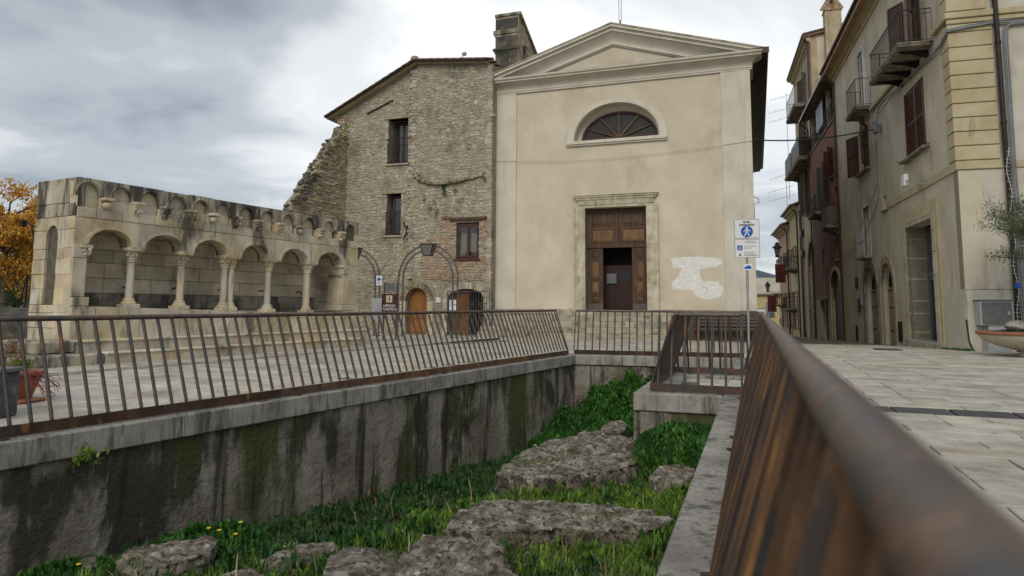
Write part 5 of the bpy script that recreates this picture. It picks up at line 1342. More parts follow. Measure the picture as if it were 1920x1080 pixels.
    # portal
    for (a, b, z1) in ((-6.80, -6.36, 5.0), (-3.93, -3.47, 5.0)):
        o_ = a if a < -5 else b; i_ = b if a < -5 else a; s_ = 1 if a < -5 else -1
        z = .95
        for h in ((1.3, 1.55, 1.20) if a < -5 else (1.05, 1.5, 1.5)):
            for k, (p, q, y) in enumerate(((o_, o_ + s_ * .07, -.14), (o_ + s_ * .07, o_ + s_ * .16, -.11), (o_ + s_ * .16, o_ + s_ * .36, -.085), (o_ + s_ * .36, i_, -.06))):
                m = MB(); m.box(min(p, q), max(p, q), y, .02 if k < 3 else .58, z + .003, min(z + h, 5.0) - .003); m.build('portal_jamb', m_portal, T)
            z += h
    for k, (z, z1, y, e) in enumerate(((5.40, 5.47, -.14, .0), (5.31, 5.40, -.11, .07), (5.11, 5.31, -.085, .16), (5.0, 5.11, -.06, .36))):
        m = MB(); m.box(-6.80 + e * (k > 0), -3.47 - e * (k > 0), y, .02 if k < 3 else .58, z + .001, z1); m.build('portal_lintel', m_portal, T)
    for a, b in ((-6.80, -6.36), (-3.93, -3.47)):
        for k, (z, y) in enumerate(((5.0, -.05),)): m = MB(); m.box(a + .06, b - .06, y, .0, 5.0, 5.1); m.build('portal_corner', m_portal, T)
    m = MB(); m.cbox(-6.83, -3.44, -.165, .02, 5.472, 5.505, .008); m.build('portal_cornice', m_portal, T)
    # doors
    def leaf(name, x0, x1, z0, z1, y, pans, par=T):
        m = MB(); m.box(x0, x1, y, y + .07, z0, z1); D = m.build(name, m_wood, par)
        for (a, b, c, d, mt) in pans:
            f = MB(); t = .035
            for q in ((a - t, a, c - t, d + t), (b, b + t, c - t, d + t), (a, b, c - t, c), (a, b, d, d + t)): f.box(q[0], q[1], y - .03, y, q[2], q[3])
            f.build('panel_moulding', m_wood, D); g = MB(); g.frustum([(a + .01, y, c + .01), (b - .01, y, c + .01), (b - .01, y, d - .01), (a + .01, y, d - .01)], [(a + .06, y - .02, c + .06), (b - .06, y - .02, c + .06), (b - .06, y - .02, d - .06), (a + .06, y - .02, d - .06)]); g.build('door_panel', mt, D)
        return D
    Y = .34
    for (a, b) in ((-6.35, -5.16), (-5.13, -3.94)):
        leaf('upper_door_leaf', a, b, 3.50, 4.98, Y, [(a + .2, b - .14, 4.34, 4.80, m_wood), (a + .2, b - .14, 3.66, 4.14, m_woodl)])
    m = MB(); m.box(-6.36, -3.93, Y - .05, Y + .1, 3.42, 3.5); m.box(-5.18, -5.11, Y - .04, Y, 3.5, 4.98); m.build('transom', m_wood, T)
    for (a, b) in ((-6.35, -5.72), (-4.56, -3.94)):
        p = []
        for (c, d, mt) in ((3.02, 3.28, m_wood), (2.22, 2.86, m_woodl), (1.62, 2.06, m_woodl), (1.28, 1.48, m_wood)): p.append((a + .17, b - .17, c, d, mt))
        D = leaf('door_leaf', a, b, .96, 3.42, Y, p); g = MB(); g.cbox(a, b, Y - .03, Y, .96, 1.2, .01); g.build('kick_board', m_greyw, D)
    m = MB(); m.box(-5.9, -4.3, 1.0, 1.06, .96, 2.75); m.build('inner_door', m_dwood, T)
    m = MB(); m.box(-5.12, -4.72, .985, 1.0, 2.12, 2.5); D = m.build('inner_door_window', m_lglass, T)
    m = MB(); m.box(-5.70, -5.30, .93, .95, 2.02, 2.42); m.build('poster', m_poster, T)
    # steps
    random.seed(81)
    zs = [-.14, .09, .30, .52, .73, .945]
    for k in range(5):
        y0 = -1.55 + k * .31; x = -W + .0; X1 = -2.75 if True else 0
        while x < X1 - .05:
            w = random.uniform(1.0, 1.9); w = w if x + w < X1 - .6 else X1 - x; m = MB(); m.cbox(x + .003, x + w - .003, y0, -.0, zs[k], zs[k + 1] - (.0), .012); m.build('step', m_step, T); x += w
    m = MB(); m.cbox(-2.75, -2.5, -1.6, 0, -.2, .95, .015); m.build('step_cheek', m_step, T)
    m = MB(); m.cbox(-2.5, .1, -.45, 0, -.3, .94, .015); m.build('plinth', m_dplinth, T)
    # shallow expansion joints on the wall
    # painted-over patch, thick brushed paint following its own ragged outline
    px = [(1258, 485), (1285, 481), (1320, 481), (1352, 485), (1355, 495), (1340, 502), (1312, 503), (1312, 518), (1318, 527), (1345, 527), (1356, 541), (1352, 555), (1335, 561), (1312, 560), (1302, 553), (1300, 545), (1262, 543), (1259, 530), (1272, 518), (1279, 503), (1262, 503)]
    P = [CH.px(x, y, -.002) for x, y in px]; random.seed(82); Q = []
    for i in range(len(P)):
        a, b = Vector(P[i]), Vector(P[(i + 1) % len(P)])
        for k in range(5): q = a.lerp(b, k / 5); Q.append((q.x + random.uniform(-.022, .022), q.y + random.uniform(-.022, .022)))
    m = MB(); cut(m, Q, [], -.0025, .001, 0, keepin=Q); m.build('painted_patch', m_patch, T)
    m = MB(); g0 = CH.px(1318, 545, -.004); m.tube([(g0[0] + .16 * cos(a / 6), -.004, g0[1] + .14 * sin(a / 6)) for a in range(-8, 12)], .006, 4); m.build('scribble', m_gcable, T)
    # thin cable on the front
    m = MB(); pts = [(-10.3, 5.75 + .0)] ; ks = [CH.px(x, y, -.08) for x, y in ((927, 303), (1060, 303), (1160, 296), (1280, 283), (1357, 272), (1410, 264))]
    m.tube([(p[0], -.08, p[1]) for p in ks], .007, 5); m.build('wall_cable', m_gcable2, T)
m_gcable2 = mat('painted_cable', [(.30, .27, .20), (.36, .32, .24)], 3, .8, 0)
m_rakecap = mat('mossy_rake_cap', [(.30, .28, .21), (.40, .37, .29), (.47, .44, .36)], 2, .9, .3, 40, fine=.1, stains=[((.10, .12, .05), (1.5, 1.5, 1.5), .50, .66, .8, (3, 0, 0))])
m_greyw = mat('greyed_wood', [(.075, .06, .05), (.12, .10, .085)], 8, .8, .3, 40, streak=4)
m_poster = mat('faded_poster', [(.10, .11, .13), (.15, .16, .18)], 6, .6, 0)
m_dplinth = mat('dark_plinth_stone', [(.05, .042, .032), (.12, .10, .075)], 3, .9, .5, 24)
build_church()

# bench before the plinth
def bench():
    p = CH.w(-2.15, -.95); h0 = hgt(p.x, p.y) + .36; T = thing('bench', 'dark slatted bench against the stone plinth right of the church steps', 'bench', (p.x, p.y, h0 - .36), CH.a)
    for k in range(4): m = MB(); m.cbox(0, 2.15, -.05 + k * .11, .04 + k * .11, .42, .46, .008); m.build('seat_slat', m_greyw, T)
    for k in range(3): m = MB(); m.cbox(0, 2.15, .40 + k * .012, .43 + k * .012, .52 + k * .12, .61 + k * .12, .006); m.build('back_slat', m_greyw, T)
    for x in (.15, 2.0):
        m = MB(); m.bar((x, 0, 0), (x, 0, .42), .05); m.bar((x, .36, 0), (x, .46, .88), .05); m.bar((x, -.04, .40), (x, .4, .40), .05); m.build('leg', m_iron, T)
bench()

# ------------------------------------------------------------------ bell gable
def bell_gable():
    F = Frame(CH.w(-11.02, 2.0)[:2], CH.a); T = fthing('bell_gable', 'blackened stone bell gable rising between the house and the church pediment', 'bell gable', F)
    W, D = 1.12, 3.2; z0, zf, zb_ = 9.5, 14.45, 13.05
    o1 = archpoly(.55, 1.15, 11.55, 13.0, 13.25, 10); o2 = archpoly(1.75, 2.25, 11.0, 12.2, 12.45, 10)
    outl = [(0, z0), (D, z0), (D, zb_), (0, zf)]
    m = MB(); mm = MB(); cut(mm, outl, [o1, o2], 0, W); m.add([(y + 0, 0, 0) for y in ()], []) if False else None
    # panel is cut in the (depth, z) plane then turned so that its face looks to the right
    V = [(W - v[1], v[0], v[2]) for v in mm.v]; m = MB(); m.v = V; m.f = mm.f; m.sm = mm.sm; m.build('gable_wall', m_gablew, T)
    m = MB(); m.cbox(-.02, W - .05, -.04, .05, z0, 14.3, .01); m.build('front_pier', m_gabled, T)
    for z, h, e in ((13.55, .22, .12), (12.78, .14, .14)):
        m = MB(); m.cbox(-e, W - .02, -.10, .22, z, z + h, .03); m.cbox(-e * .5, W - .04, -.06, .2, z - .12, z, .03); m.build('cornice_band', m_gablel if z > 13 else m_gabled, T)
    m = MB(); m.frustum([(-.05, -.06, zf - .02), (W + .12, -.06, zf - .02), (W + .12, D + .2, zb_ - .1), (-.05, D + .2, zb_ - .1)], [(-.05, -.06, zf + .1), (W + .12, -.06, zf + .1), (W + .12, D + .2, zb_ + .02), (-.05, D + .2, zb_ + .02)]); m.build('coping', m_gablel, T)
    random.seed(5)
    L = MB(); rubble_m = MB(); z = 10.2
    while z < 14.2:
        y = .35; h = random.uniform(.12, .2)
        while y < D - .1:
            w = random.uniform(.18, .36); c = (y + w / 2, z + h / 2)
            if c[1] < zf - (zf - zb_) * c[0] / D - .12 and not _inside(c, [(p[0] + (.12 if p[0] > .9 else -.12), p[1]) for p in o1]) and not _inside(c, o2):
                L.cbox(W - .01, W + random.uniform(.015, .04), y + .01, y + w - .01, z + .01, z + h - .01, .012)
            y += w
        z += h
    L.build('stone', m_rub, T, kind='stuff')
    m = MB(); m.bar((.5, .85, 12.9), (.5 + .01, .85, 12.4), .04); m.lathe([(.21, 0), (.2, .05), (.15, .14), (.12, .3), (.1, .36), (0, .4)], (W * .5, .85, 12.1), 14); m.build('bell', m_iron, T)
    m = MB(); m.bar((.1, .85, 12.55), (W - .1, .85, 12.55), .07); m.build('bell_beam', m_wood, T)
m_gabled = mat('black_stained_stone', [(.035, .035, .032), (.075, .072, .062), (.14, .13, .105)], 1.8, .92, .7, 20, fine=.2, stains=[((.30, .28, .23), (3, 3, 3), .62, .70, .7, (1, 2, 3)), ((.07, .085, .04), (2, 2, 2), .58, .68, .5, (6, 2, 3))])
m_gablel = mat('lichened_stone', [(.13, .12, .09), (.26, .24, .18), (.38, .36, .28)], 2.5, .92, .7, 20, fine=.2, stains=[((.04, .04, .035), (4, 4, 1), .52, .64, .8, (1, 2, 3))])
m_gablew = mat('gable_side_stone', [(.15, .125, .09), (.26, .225, .165), (.36, .32, .24)], 2.5, .92, .8, 20, fine=.2)
bell_gable()
# ------------------------------------------------------------------ houses along the street; x runs away down the street, y out from the wall
AF = Frame((11.986, 18.085), radians(73.95))
def BX(m, x0, x1, z0, z1, y0, y1, c=0.0): return m.cbox(x0, x1, y0, y1, z0, z1, c) if c else m.box(x0, x1, y0, y1, z0, z1)
def bx(name, mt, par, x0, x1, z0, z1, y0, y1, c=0.0): m = MB(); BX(m, x0, x1, z0, z1, y0, y1, c); return m.build(name, mt, par)
def balcony(par, x0, x1, z, pr, H, sp, slab=m_bstone, iron=m_iron, th=.12, brackets=3, y0=0.0, solid=None, scroll=False):
    B = empty('balcony', (0, 0, 0)); B.parent = par
    bx('slab', slab, B, x0, x1, z - th, z, y0, y0 + pr, .02); bx('slab_edge', slab, B, x0 - .03, x1 + .03, z - th * .35, z + .02, y0, y0 + pr + .03, .012)
    for k in range(brackets):
        x = x0 + (x1 - x0) * (k + .5) / brackets if brackets > 1 else (x0 + x1) / 2; m = MB()
        m.prism([(y0, z - th - .26), (y0 + .06, z - th - .25), (y0 + pr * .45, z - th - .12), (y0 + pr * .85, z - th - .05), (y0 + pr * .85, z - th - .002), (y0, z - th - .002)], x - .025, x + .025, 'x'); m.build('bracket', m_iron if scroll else slab, B)
    c = [(x0 + .04, y0), (x0 + .04, y0 + pr - .05), (x1 - .04, y0 + pr - .05), (x1 - .04, y0)]
    for zz, w in ((z + H, .035), (z + .08, .022)) + (((z + H - .14, .02),) if scroll else ()):
        m = MB()
        for a, b in zip(c, c[1:]): m.bar((a[0], a[1], zz), (b[0], b[1], zz), w, w * .6)
        m.build('rail', iron, B)
    if solid:
        m = MB()
        for a, b in zip(c, c[1:]): m.bar((a[0], a[1], z + H * .52), (b[0], b[1], z + H * .52), .012, H * .86)
        m.build('screen', solid, B); return B
    b = MB(); b.bar((0, 0, .04), (0, 0, H), .014); me = b.mesh('baluster', iron)
    for a, q in zip(c, c[1:]):
        L = hypot(q[0] - a[0], q[1] - a[1]); n = max(2, int(L / sp))
        for k in range(n + 1):
            if k == n and q is not c[-1]: continue
            inst('baluster', me, B, (a[0] + (q[0] - a[0]) * k / n, a[1] + (q[1] - a[1]) * k / n, z))
    if scroll:
        for (px_, py_) in (c[1], c[2], (x0 + .04, y0 + pr * .5)):
            for zz in (z + .2, z + H - .07):
                m = MB(); m.tube([(px_ - .0, py_ + .05 * cos(a), zz + .05 * sin(a)) for a in [k * pi / 4 for k in range(7)]], .008, 4); m.build('scroll', iron, B)
    return B
def louvres(par, name, x0, x1, z0, z1, y, mt=m_shut, ang=0.0, hinge=None, n=None):
    """louvred shutter leaf in the plane y; opened by ang about its hinge edge (x)"""
    w = x1 - x0; S = empty(name, (hinge if hinge is not None else x0, y, 0), ang); S.parent = par; o = x0 - (hinge if hinge is not None else x0)
    m = MB(); f = .06
    for a, b, c, d in ((o, o + f, z0, z1), (o + w - f, o + w, z0, z1), (o + f, o + w - f, z0, z0 + f), (o + f, o + w - f, z1 - f, z1), (o + f, o + w - f, (z0 + z1) / 2 - .03, (z0 + z1) / 2 + .03)): m.box(a, b, -.02, .02, c, d)
    m.build('stile', mt, S); m = MB(); n = n or int((z1 - z0) / .065)
    for k in range(n):
        z = z0 + f + (z1 - z0 - 2 * f) * (k + .5) / n; m.frustum([(o + f, -.014, z - .022), (o + w - f, -.014, z - .022), (o + w - f, -.008, z - .026), (o + f, -.008, z - .026)], [(o + f, .008, z + .022), (o + w - f, .008, z + .022), (o + w - f, .014, z + .018), (o + f, .014, z + .018)])
    m.build('louvre', mt, S, kind='stuff'); return S
def window(par, x0, x1, z0, z1, y=-.2, fr=m_shut, glass=m_glass, n=2, name='window'):
    W = empty(name, (0, 0, 0)); W.parent = par; m = MB(); f = .06
    for a, b, c, d in ((x0, x0 + f, z0, z1), (x1 - f, x1, z0, z1), (x0 + f, x1 - f, z0, z0 + f), (x0 + f, x1 - f, z1 - f, z1)): m.box(a, b, y - .03, y + .03, c, d)
    for k in range(1, n): x = x0 + (x1 - x0) * k / n; m.box(x - .04, x + .04, y - .02, y + .04, z0 + f, z1 - f)
    m.box(x0 + f, x1 - f, y - .02, y + .03, z0 + (z1 - z0) * .68, z0 + (z1 - z0) * .68 + .05); m.build('frame', fr, W); bx('pane', glass, W, x0 + f, x1 - f, z0 + f, z1 - f, y - .01, y - .004); return W
def surround(par, poly_out, poly_in, y0, y1, mt, name='surround'):
    m = MB(); cut(m, poly_out, [poly_in], y0, y1); m.build(name, mt, par)
def pipe(par, pts, r=.05, mt=m_copper, name='downpipe'):
    m = MB(); m.tube(pts, r, 8); P = m.build(name, mt, par)
    for (a, b) in zip(pts, pts[1:]):
        if abs(a[2] - b[2]) > 2.5:
            z = min(a[2], b[2]) + .8
            while z < max(a[2], b[2]): c = MB(); t = (z - a[2]) / (b[2] - a[2]); x, y = a[0] + (b[0] - a[0]) * t, a[1] + (b[1] - a[1]) * t; c.lathe([(r * 1.25, -.03), (r * 1.25, .03)], (x, y, z), 8); c.build('pipe_collar', mt, P); z += 2.2
    return P
def eave(par, x0, x1, z, pr, mt, y0=0.0):
    m = MB(); m.prism([(y0, z - .55), (y0 + .05, z - .55), (y0 + .08, z - .42), (y0 + .2, z - .40), (y0 + .25, z - .26), (y0 + .42, z - .22), (y0 + .46, z - .1), (y0 + pr - .08, z - .06), (y0 + pr - .08, z), (y0, z)], x0, x1, 'x'); m.build('eave_cornice', mt, par)
    m = MB(); V = [(y0 + pr - .08 + .07 - .075 * cos(a) , z + .0 - .07 * sin(a)) for a in [pi * k / 6 for k in range(7)]]; m.prism(V + [(y0 + pr + .06, z + .03), (y0 + pr - .09, z + .03)], x0 - .05, x1 + .05, 'x'); m.build('gutter', m_gutter, par)

def building_a():
    T = fthing('townhouse', 'large cream rendered townhouse on the street corner with ochre corner blocks and louvred shutters', 'townhouse', AF)
    WA = rect(2.55, 4.54, 6.05, 8.22); BDR = rect(2.42, 4.1, 9.0, 11.45); B2 = rect(9.95, 11.45, 9.3, 12.1); W3 = rect(10.1, 12.0, 6.9, 8.7); SW = rect(7.6, 8.2, 4.8, 5.35)
    FWN = rect(10.55, 11.75, 3.25, 5.35); D1 = archpoly(9.9, 12.1, -1, 1.95, 2.78); D2 = archpoly(7.25, 9.2, -1, 1.95, 2.80); BD = rect(2.32, 5.15, -1, 3.92)
    m = MB(); cut(m, rect(0, 17.0, -1.6, 13.0), [WA, BDR, B2, W3, SW, FWN, D1, D2, BD], 0, -.55); m.build('street_wall', m_cream, T)
    m = MB(); m.box(.4, 17.0, -12, -1.25, -1.5, 13.2); m.box(.02, 16.98, -1.2, -.56, -1.5, -.3); m.build('house_core', m_dark, T)
    m = MB(); m.box(16.7, 17.0, -12, -.56, -1.6, 13.0); m.build('far_wall', m_cream, T)
    m = MB(); m.prism([(.6, 13.0), (.6, 13.08), (-6, 15.1), (-12.6, 13.08), (-12.6, 13.0), (-6, 14.98)], -.55, 17.5, 'x'); m.build('roof', m_tile, T)
    m = MB(); m.prism([(-.02, 13.0), (-12, 13.0), (-6, 14.95)], .1, 17.0, 'x'); m.build('gable_wall', m_cream, T)
    eave(T, -.3, 17.25, 13.33, .62, m_quoin)
    # front wall facing the square
    F = empty('front_side', (0, 0, 0), -pi / 2); F.parent = T           # its x runs right, its y into the house
    W2 = rect(2.2, 3.4, 5.9, 8.2)
    m = MB(); cut(m, rect(0.0, 12, -1.0, 13.0), [W2], .003, .35); m.build('front_wall', m_pale, F)
    m = MB(); m.box(.012, 12, -.03, .02, -.5, 1.62 - 1.62 + 1.60); m.build('socle', m_pale, F)
    m = MB(); m.box(-.03, 1.7, -.035, -.031, 1.58, 1.60); m.build('socle_edge', m_bstone, F)
    m = MB(); m.cbox(-.12, 12, -.13, .0, 8.98, 9.16, .02); m.cbox(-.07, 12, -.08, .0, 8.84, 8.98, .02); m.build('string_course', m_quoin, F)
    m = MB(); m.cbox(-.05, 1.02, -.05, .0, 4.80, 5.03, .01); m.cbox(1.02, 12, -.03, .0, 4.80, 5.0, .01); m.build('band', m_quoin, F)
    zq = [5.04, 5.44, 5.83, 6.22, 6.61, 7.0, 7.40, 7.79, 8.18, 8.60, 8.835]
    for i in range(len(zq) - 1):
        for par, nm in ((F, 0),):
            m = MB(); m.cbox(-.055, 1.0 - (.0 if i % 2 else .0), -.055, .3, zq[i] + .012, zq[i + 1] - .012, .012); m.build('quoin_block', m_quoin, F)
        m = MB(); m.cbox(.0, .52, -.2, .056, zq[i] + .012, zq[i + 1] - .012, .012); m.build('quoin_block', m_quoin, T)
    for i in range(8):
        z = 9.2 + i * .42; m = MB(); m.cbox(-.055, .9, -.055, .3, z + .012, z + .408, .012); m.build('quoin_block', m_quoin, F)
        m = MB(); m.cbox(.0, .5, -.2, .056, z + .012, z + .408, .012); m.build('quoin_block', m_quoin, T)
    # string courses on the street wall
    m = MB(); m.cbox(-.0, 1.2, 0, .13, 8.98, 9.16, .02); m.build('string_course', m_quoin, T); m = MB(); m.cbox(5.3, 9.1, 0, .13, 8.98, 9.16, .02); m.build('string_course', m_quoin, T)
    m = MB(); m.cbox(0, 7.4, 0, .05, 4.78, 5.03, .01); m.build('band', m_quoin, T)
    # socle patches
    m = MB(); m.box(.0, 1.65, -.01, .018, -.5, 1.60); m.build('socle_patch', m_pale, T)
    # louvred shutters closed
    m = MB(); m.box(2.45, 4.64, -.02, .03, 8.22, 8.30); m.build('window_head', m_quoin, T)
    for a, b in ((2.58, 3.53), (3.56, 4.51)): louvres(T, 'shutter', a, b, 6.08, 8.2, -.03)
    bx('window_frame', m_shut, T, 2.50, 2.58, 6.05, 8.22, -.10, .03); bx('window_frame', m_shut, T, 4.51, 4.59, 6.05, 8.22, -.10, .03)
    bx('sill', m_bstone, T, 2.25, 4.9, 5.94, 6.03, -.1, .20, .015)
    for x in (2.2, 4.95): m = MB(); m.tube([(x, 0, 6.05), (x, .24, 6.05)], .012, 5); m.build('shutter_hook', m_iron, T)
    # main balcony and door
    balcony(T, 1.35, 5.15, 8.93, .92, 1.02, .13, brackets=4, scroll=True, th=.10)
    window(T, 2.45, 4.08, 9.0, 11.4, -.25, m_shut, n=2, name='balcony_door')
    louvres(T, 'shutter', 4.10, 4.75, 9.02, 11.35, .05, ang=radians(28), hinge=4.10); louvres(T, 'shutter', 1.75, 2.40, 9.02, 11.35, .05, ang=radians(-42), hinge=2.40)
    # smaller balcony
    balcony(T, 9.25, 11.25, 9.28, .60, 1.15, .16, brackets=2, th=.14)
    window(T, 9.98, 11.42, 9.32, 12.05, -.12, m_white, n=2, name='balcony_door'); bx('door_leaf', m_white, T, 9.90, 9.96, 9.32, 12.05, -.1, .12)
    # window with open shutters
    window(T, 10.15, 11.95, 6.92, 8.66, -.2, m_shut, n=2)
    louvres(T, 'shutter', 12.0, 12.8, 6.92, 8.68, .04, ang=radians(22), hinge=12.0); louvres(T, 'shutter', 9.35, 10.1, 6.92, 8.68, .04, ang=radians(-30), hinge=10.1)
    bx('sill', m_bstone, T, 9.9, 12.2, 6.80, 6.89, -.1, .2, .015)
    # small windows
    bx('blind', m_pale, T, 7.6, 8.2, 4.8, 5.35, -.2, -.14); bx('sill', m_bstone, T, 7.5, 8.3, 4.74, 4.79, -.1, .09, .01)
    surround(T, rect(10.42, 11.9, 3.2, 5.46), FWN, .03, -.1, m_pale); bx('door_leaf', m_pale, T, 10.55, 11.75, 3.25, 5.35, -.3, -.24)
    bx('sill', m_bstone, T, 10.35, 12.1, 3.14, 3.23, -.1, .3, .015)
    R_ = empty('window_railing'); R_.parent = T; m = MB()
    for z in (4.46, 3.9, 3.28): m.bar((10.45, .26, z), (12.0, .26, z), .025); m.bar((10.45, .26, z), (10.45, 0, z), .025); m.bar((12.0, .26, z), (12.0, 0, z), .025)
    m.build('rail', m_zinc, R_)
    for k in range(10): x = 10.45 + k * 1.55 / 9; m = MB(); m.bar((x, .26, 3.24), (x, .26, 4.46), .018); m.build('bar', m_zinc, R_)
    # old doors
    for i, (D, a, b) in enumerate(((D1, 9.9, 12.1), (D2, 7.25, 9.2))):
        surround(T, archpoly(a - .28, b + .28, -1, 1.95, 3.08), D, .035, -.1, m_tan if i else m_bstone, 'arch_surround')
        m = MB(); cut(m, archpoly(a + .01, b - .01, -.9, 1.95, 2.77), [rect(a - 1, b + 1, 1.9, 4)] , -.26, -.32); d = m.build('plank_door', m_oldd, T)
        for k in range(7): bx('plank', m_oldd, d, a + .04 + (b - a - .08) * k / 7 + .006, a + .04 + (b - a - .08) * (k + 1) / 7 - .006, -.3, 1.86, -.26, -.235, .006)
        for z in (.2, 1.1, 1.75): bx('strap_hinge', m_iron, d, a + .05, b - .1, z, z + .05, -.235, -.222)
        m = MB(); cut(m, archpoly(a + .01, b - .01, 1.9, 1.95, 2.77), [], -.28, -.34); m.build('fanlight', m_dark, T)
    for (a, b, z0, z1) in ((13.4, 13.9, 2.0, 2.5), (13.1, 13.5, .9, 1.5), (12.6, 12.95, 1.2, 1.8)): bx('meter_box', m_iron if a != 12.6 else m_zinc, T, a, b, z0, z1, -.02, .06, .01)
    for (a, b, z0, z1) in ((6.35, 6.85, -.1, .62), (13.9, 14.3, -.4, .3)): bx('vent_grille', m_dark, T, a, b, z0, z1, 0, .03)
    # shop doorway with roller shutter
    surround(T, rect(1.75, 5.75, -1, 4.33), BD, .06, -.05, m_quoin, 'shop_surround')
    zz = -.5; random.seed(91)
    while zz < 3.9:
        h = min(random.uniform(.35, .75), 3.92 - zz)
        for a, b in ((1.98, 2.32), (5.15, 5.5)): bx('shop_jamb_stone', m_portal, T, a, b, zz + .004, zz + h - .004, -.56, .075, .012)
        zz += h
    bx('shop_lintel', m_portal, T, 2.32, 5.15, 3.80, 3.92, -.5, .05, .01)
    RS = bx('shop_frame', m_cab, T, 2.32, 5.15, 2.0, 2.3, -.66, -.56); bx('shop_frame_post', m_cab, T, 2.34, 2.44, -.5, 3.8, -.64, -.54); bx('shop_frame_post', m_cab, T, 5.0, 5.13, -.5, 3.8, -.64, -.54)
    m = MB()
    for k in range(16): z = 2.32 + k * .092; m.frustum([(2.44, -.60, z), (5.0, -.60, z), (5.0, -.60, z + .08), (2.44, -.60, z + .08)], [(2.44, -.55, z + .02), (5.0, -.55, z + .02), (5.0, -.57, z + .075), (2.44, -.57, z + .075)])
    m.build('vent_louvre', m_cab, T, kind='stuff'); bx('shop_glass', m_glass, T, 2.44, 5.0, .1, 2.0, -.61, -.60)
    m = MB(); [m.box(2.44, 5.0, -.66, -.65, z, z + .15) for z in np.arange(-.2, 2.0, .16)]; m.build('roller_slat', m_greyw, T, kind='stuff')
    bx('door_step', m_step, T, 2.0, 5.5, -.3, .07, -.5, .22, .02)
    # pipes
    pipe(T, [(16.7, .58, 13.26), (16.7, .55, 13.0), (16.72, .12, 12.6), (16.75, .10, 12.2), (16.8, .10, -.9)], .055)
    pipe(F, [(1.08, -.12, 13.0), (1.10, -.12, 5.2), (1.12, -.10, 4.7), (1.12, -.10, .0)], .065, m_gutter)
    # electric conduits over the front
    for i, (off, r) in enumerate(((0, .022), (.05, .018), (-.04, .014))):
        m = MB(); m.tube([(12, -.09 - off * .3, 8.70 + off), (1.5, -.09, 8.72 + off), (1.30 + off, -.10, 8.62), (1.28 + off, -.10, 8.2), (1.26 + off, -.10, 5.2), (1.28 + off, -.10, .6)], r, 6); m.build('conduit', m_gcable, F)
    for off, r in ((0, .024), (.05, .018)):
        m = MB(); m.tube([(1.5, -.09, 8.72 + off), (1.2, -.10, 8.77 + off), (.4, -.12, 8.70 + off), (-.14, -.10, 8.62 + off)], r, 6); m.build('conduit', m_gcable, F)
    m = MB(); m.tube([(-.1, .08, 8.64), (.3, .12, 8.45), (1.0, .10, 8.45), (2.5, .08, 8.55), (4.5, .08, 8.62), (6.2, .1, 8.72), (7.2, .1, 8.75), (7.8, .14, 8.55)], .03, 6); m.tube([(-.1, .10, 8.58), (.4, .10, 8.38), (2.5, .12, 8.50), (5.5, .12, 8.60), (7.6, .16, 8.40), (7.9, .2, 7.9)], .02, 6); m.build('cable_bundle', m_gcable, T)
    m = MB(); random.seed(92)
    for k in range(6): m.tube([(7.9 + .25 * cos(a + k) * (1 - .1 * k), .2 + .05 * sin(a * 2 + k), 8.0 + .3 * sin(a + k) * (1 - .08 * k)) for a in [j * .7 for j in range(9)]], .014, 5)
    m.box(7.7, 8.1, .08, .28, 7.82, 8.12); m.build('cable_knot', m_gcable, T)
    m = MB(); m.tube([(8.6, .05, 7.6), (8.6, .05, 5.4), (9.3, .05, 5.0), (12, .05, 3.9), (16.7, .08, 3.6)], .018, 5); m.tube([(8.65, .06, 5.9), (10, .06, 5.4), (13.5, .06, 4.1), (13.6, .06, 2.7)], .014, 5); m.build('wall_cable', m_gcable, T)
    # camera floodlight box on a bracket
    m = MB(); m.tube([(2.1, 0, 4.85), (2.1, .25, 4.78), (2.6, .42, 5.0), (2.95, .50, 5.05)], .02, 6); m.build('lamp_bracket', m_zinc, T); m = MB(); m.cbox(2.95, 3.35, .42, .56, 4.9, 5.28, .03); m.build('wall_lamp', m_signw, T)
m_oldd = mat('peeling_door_wood', [(.20, .165, .12), (.30, .255, .19), (.38, .33, .26)], 5, .9, .4, 30, streak=.25, stains=[((.09, .07, .05), (3, 3, 3), .55, .68, .7, (2, 1, 0))])
building_a()

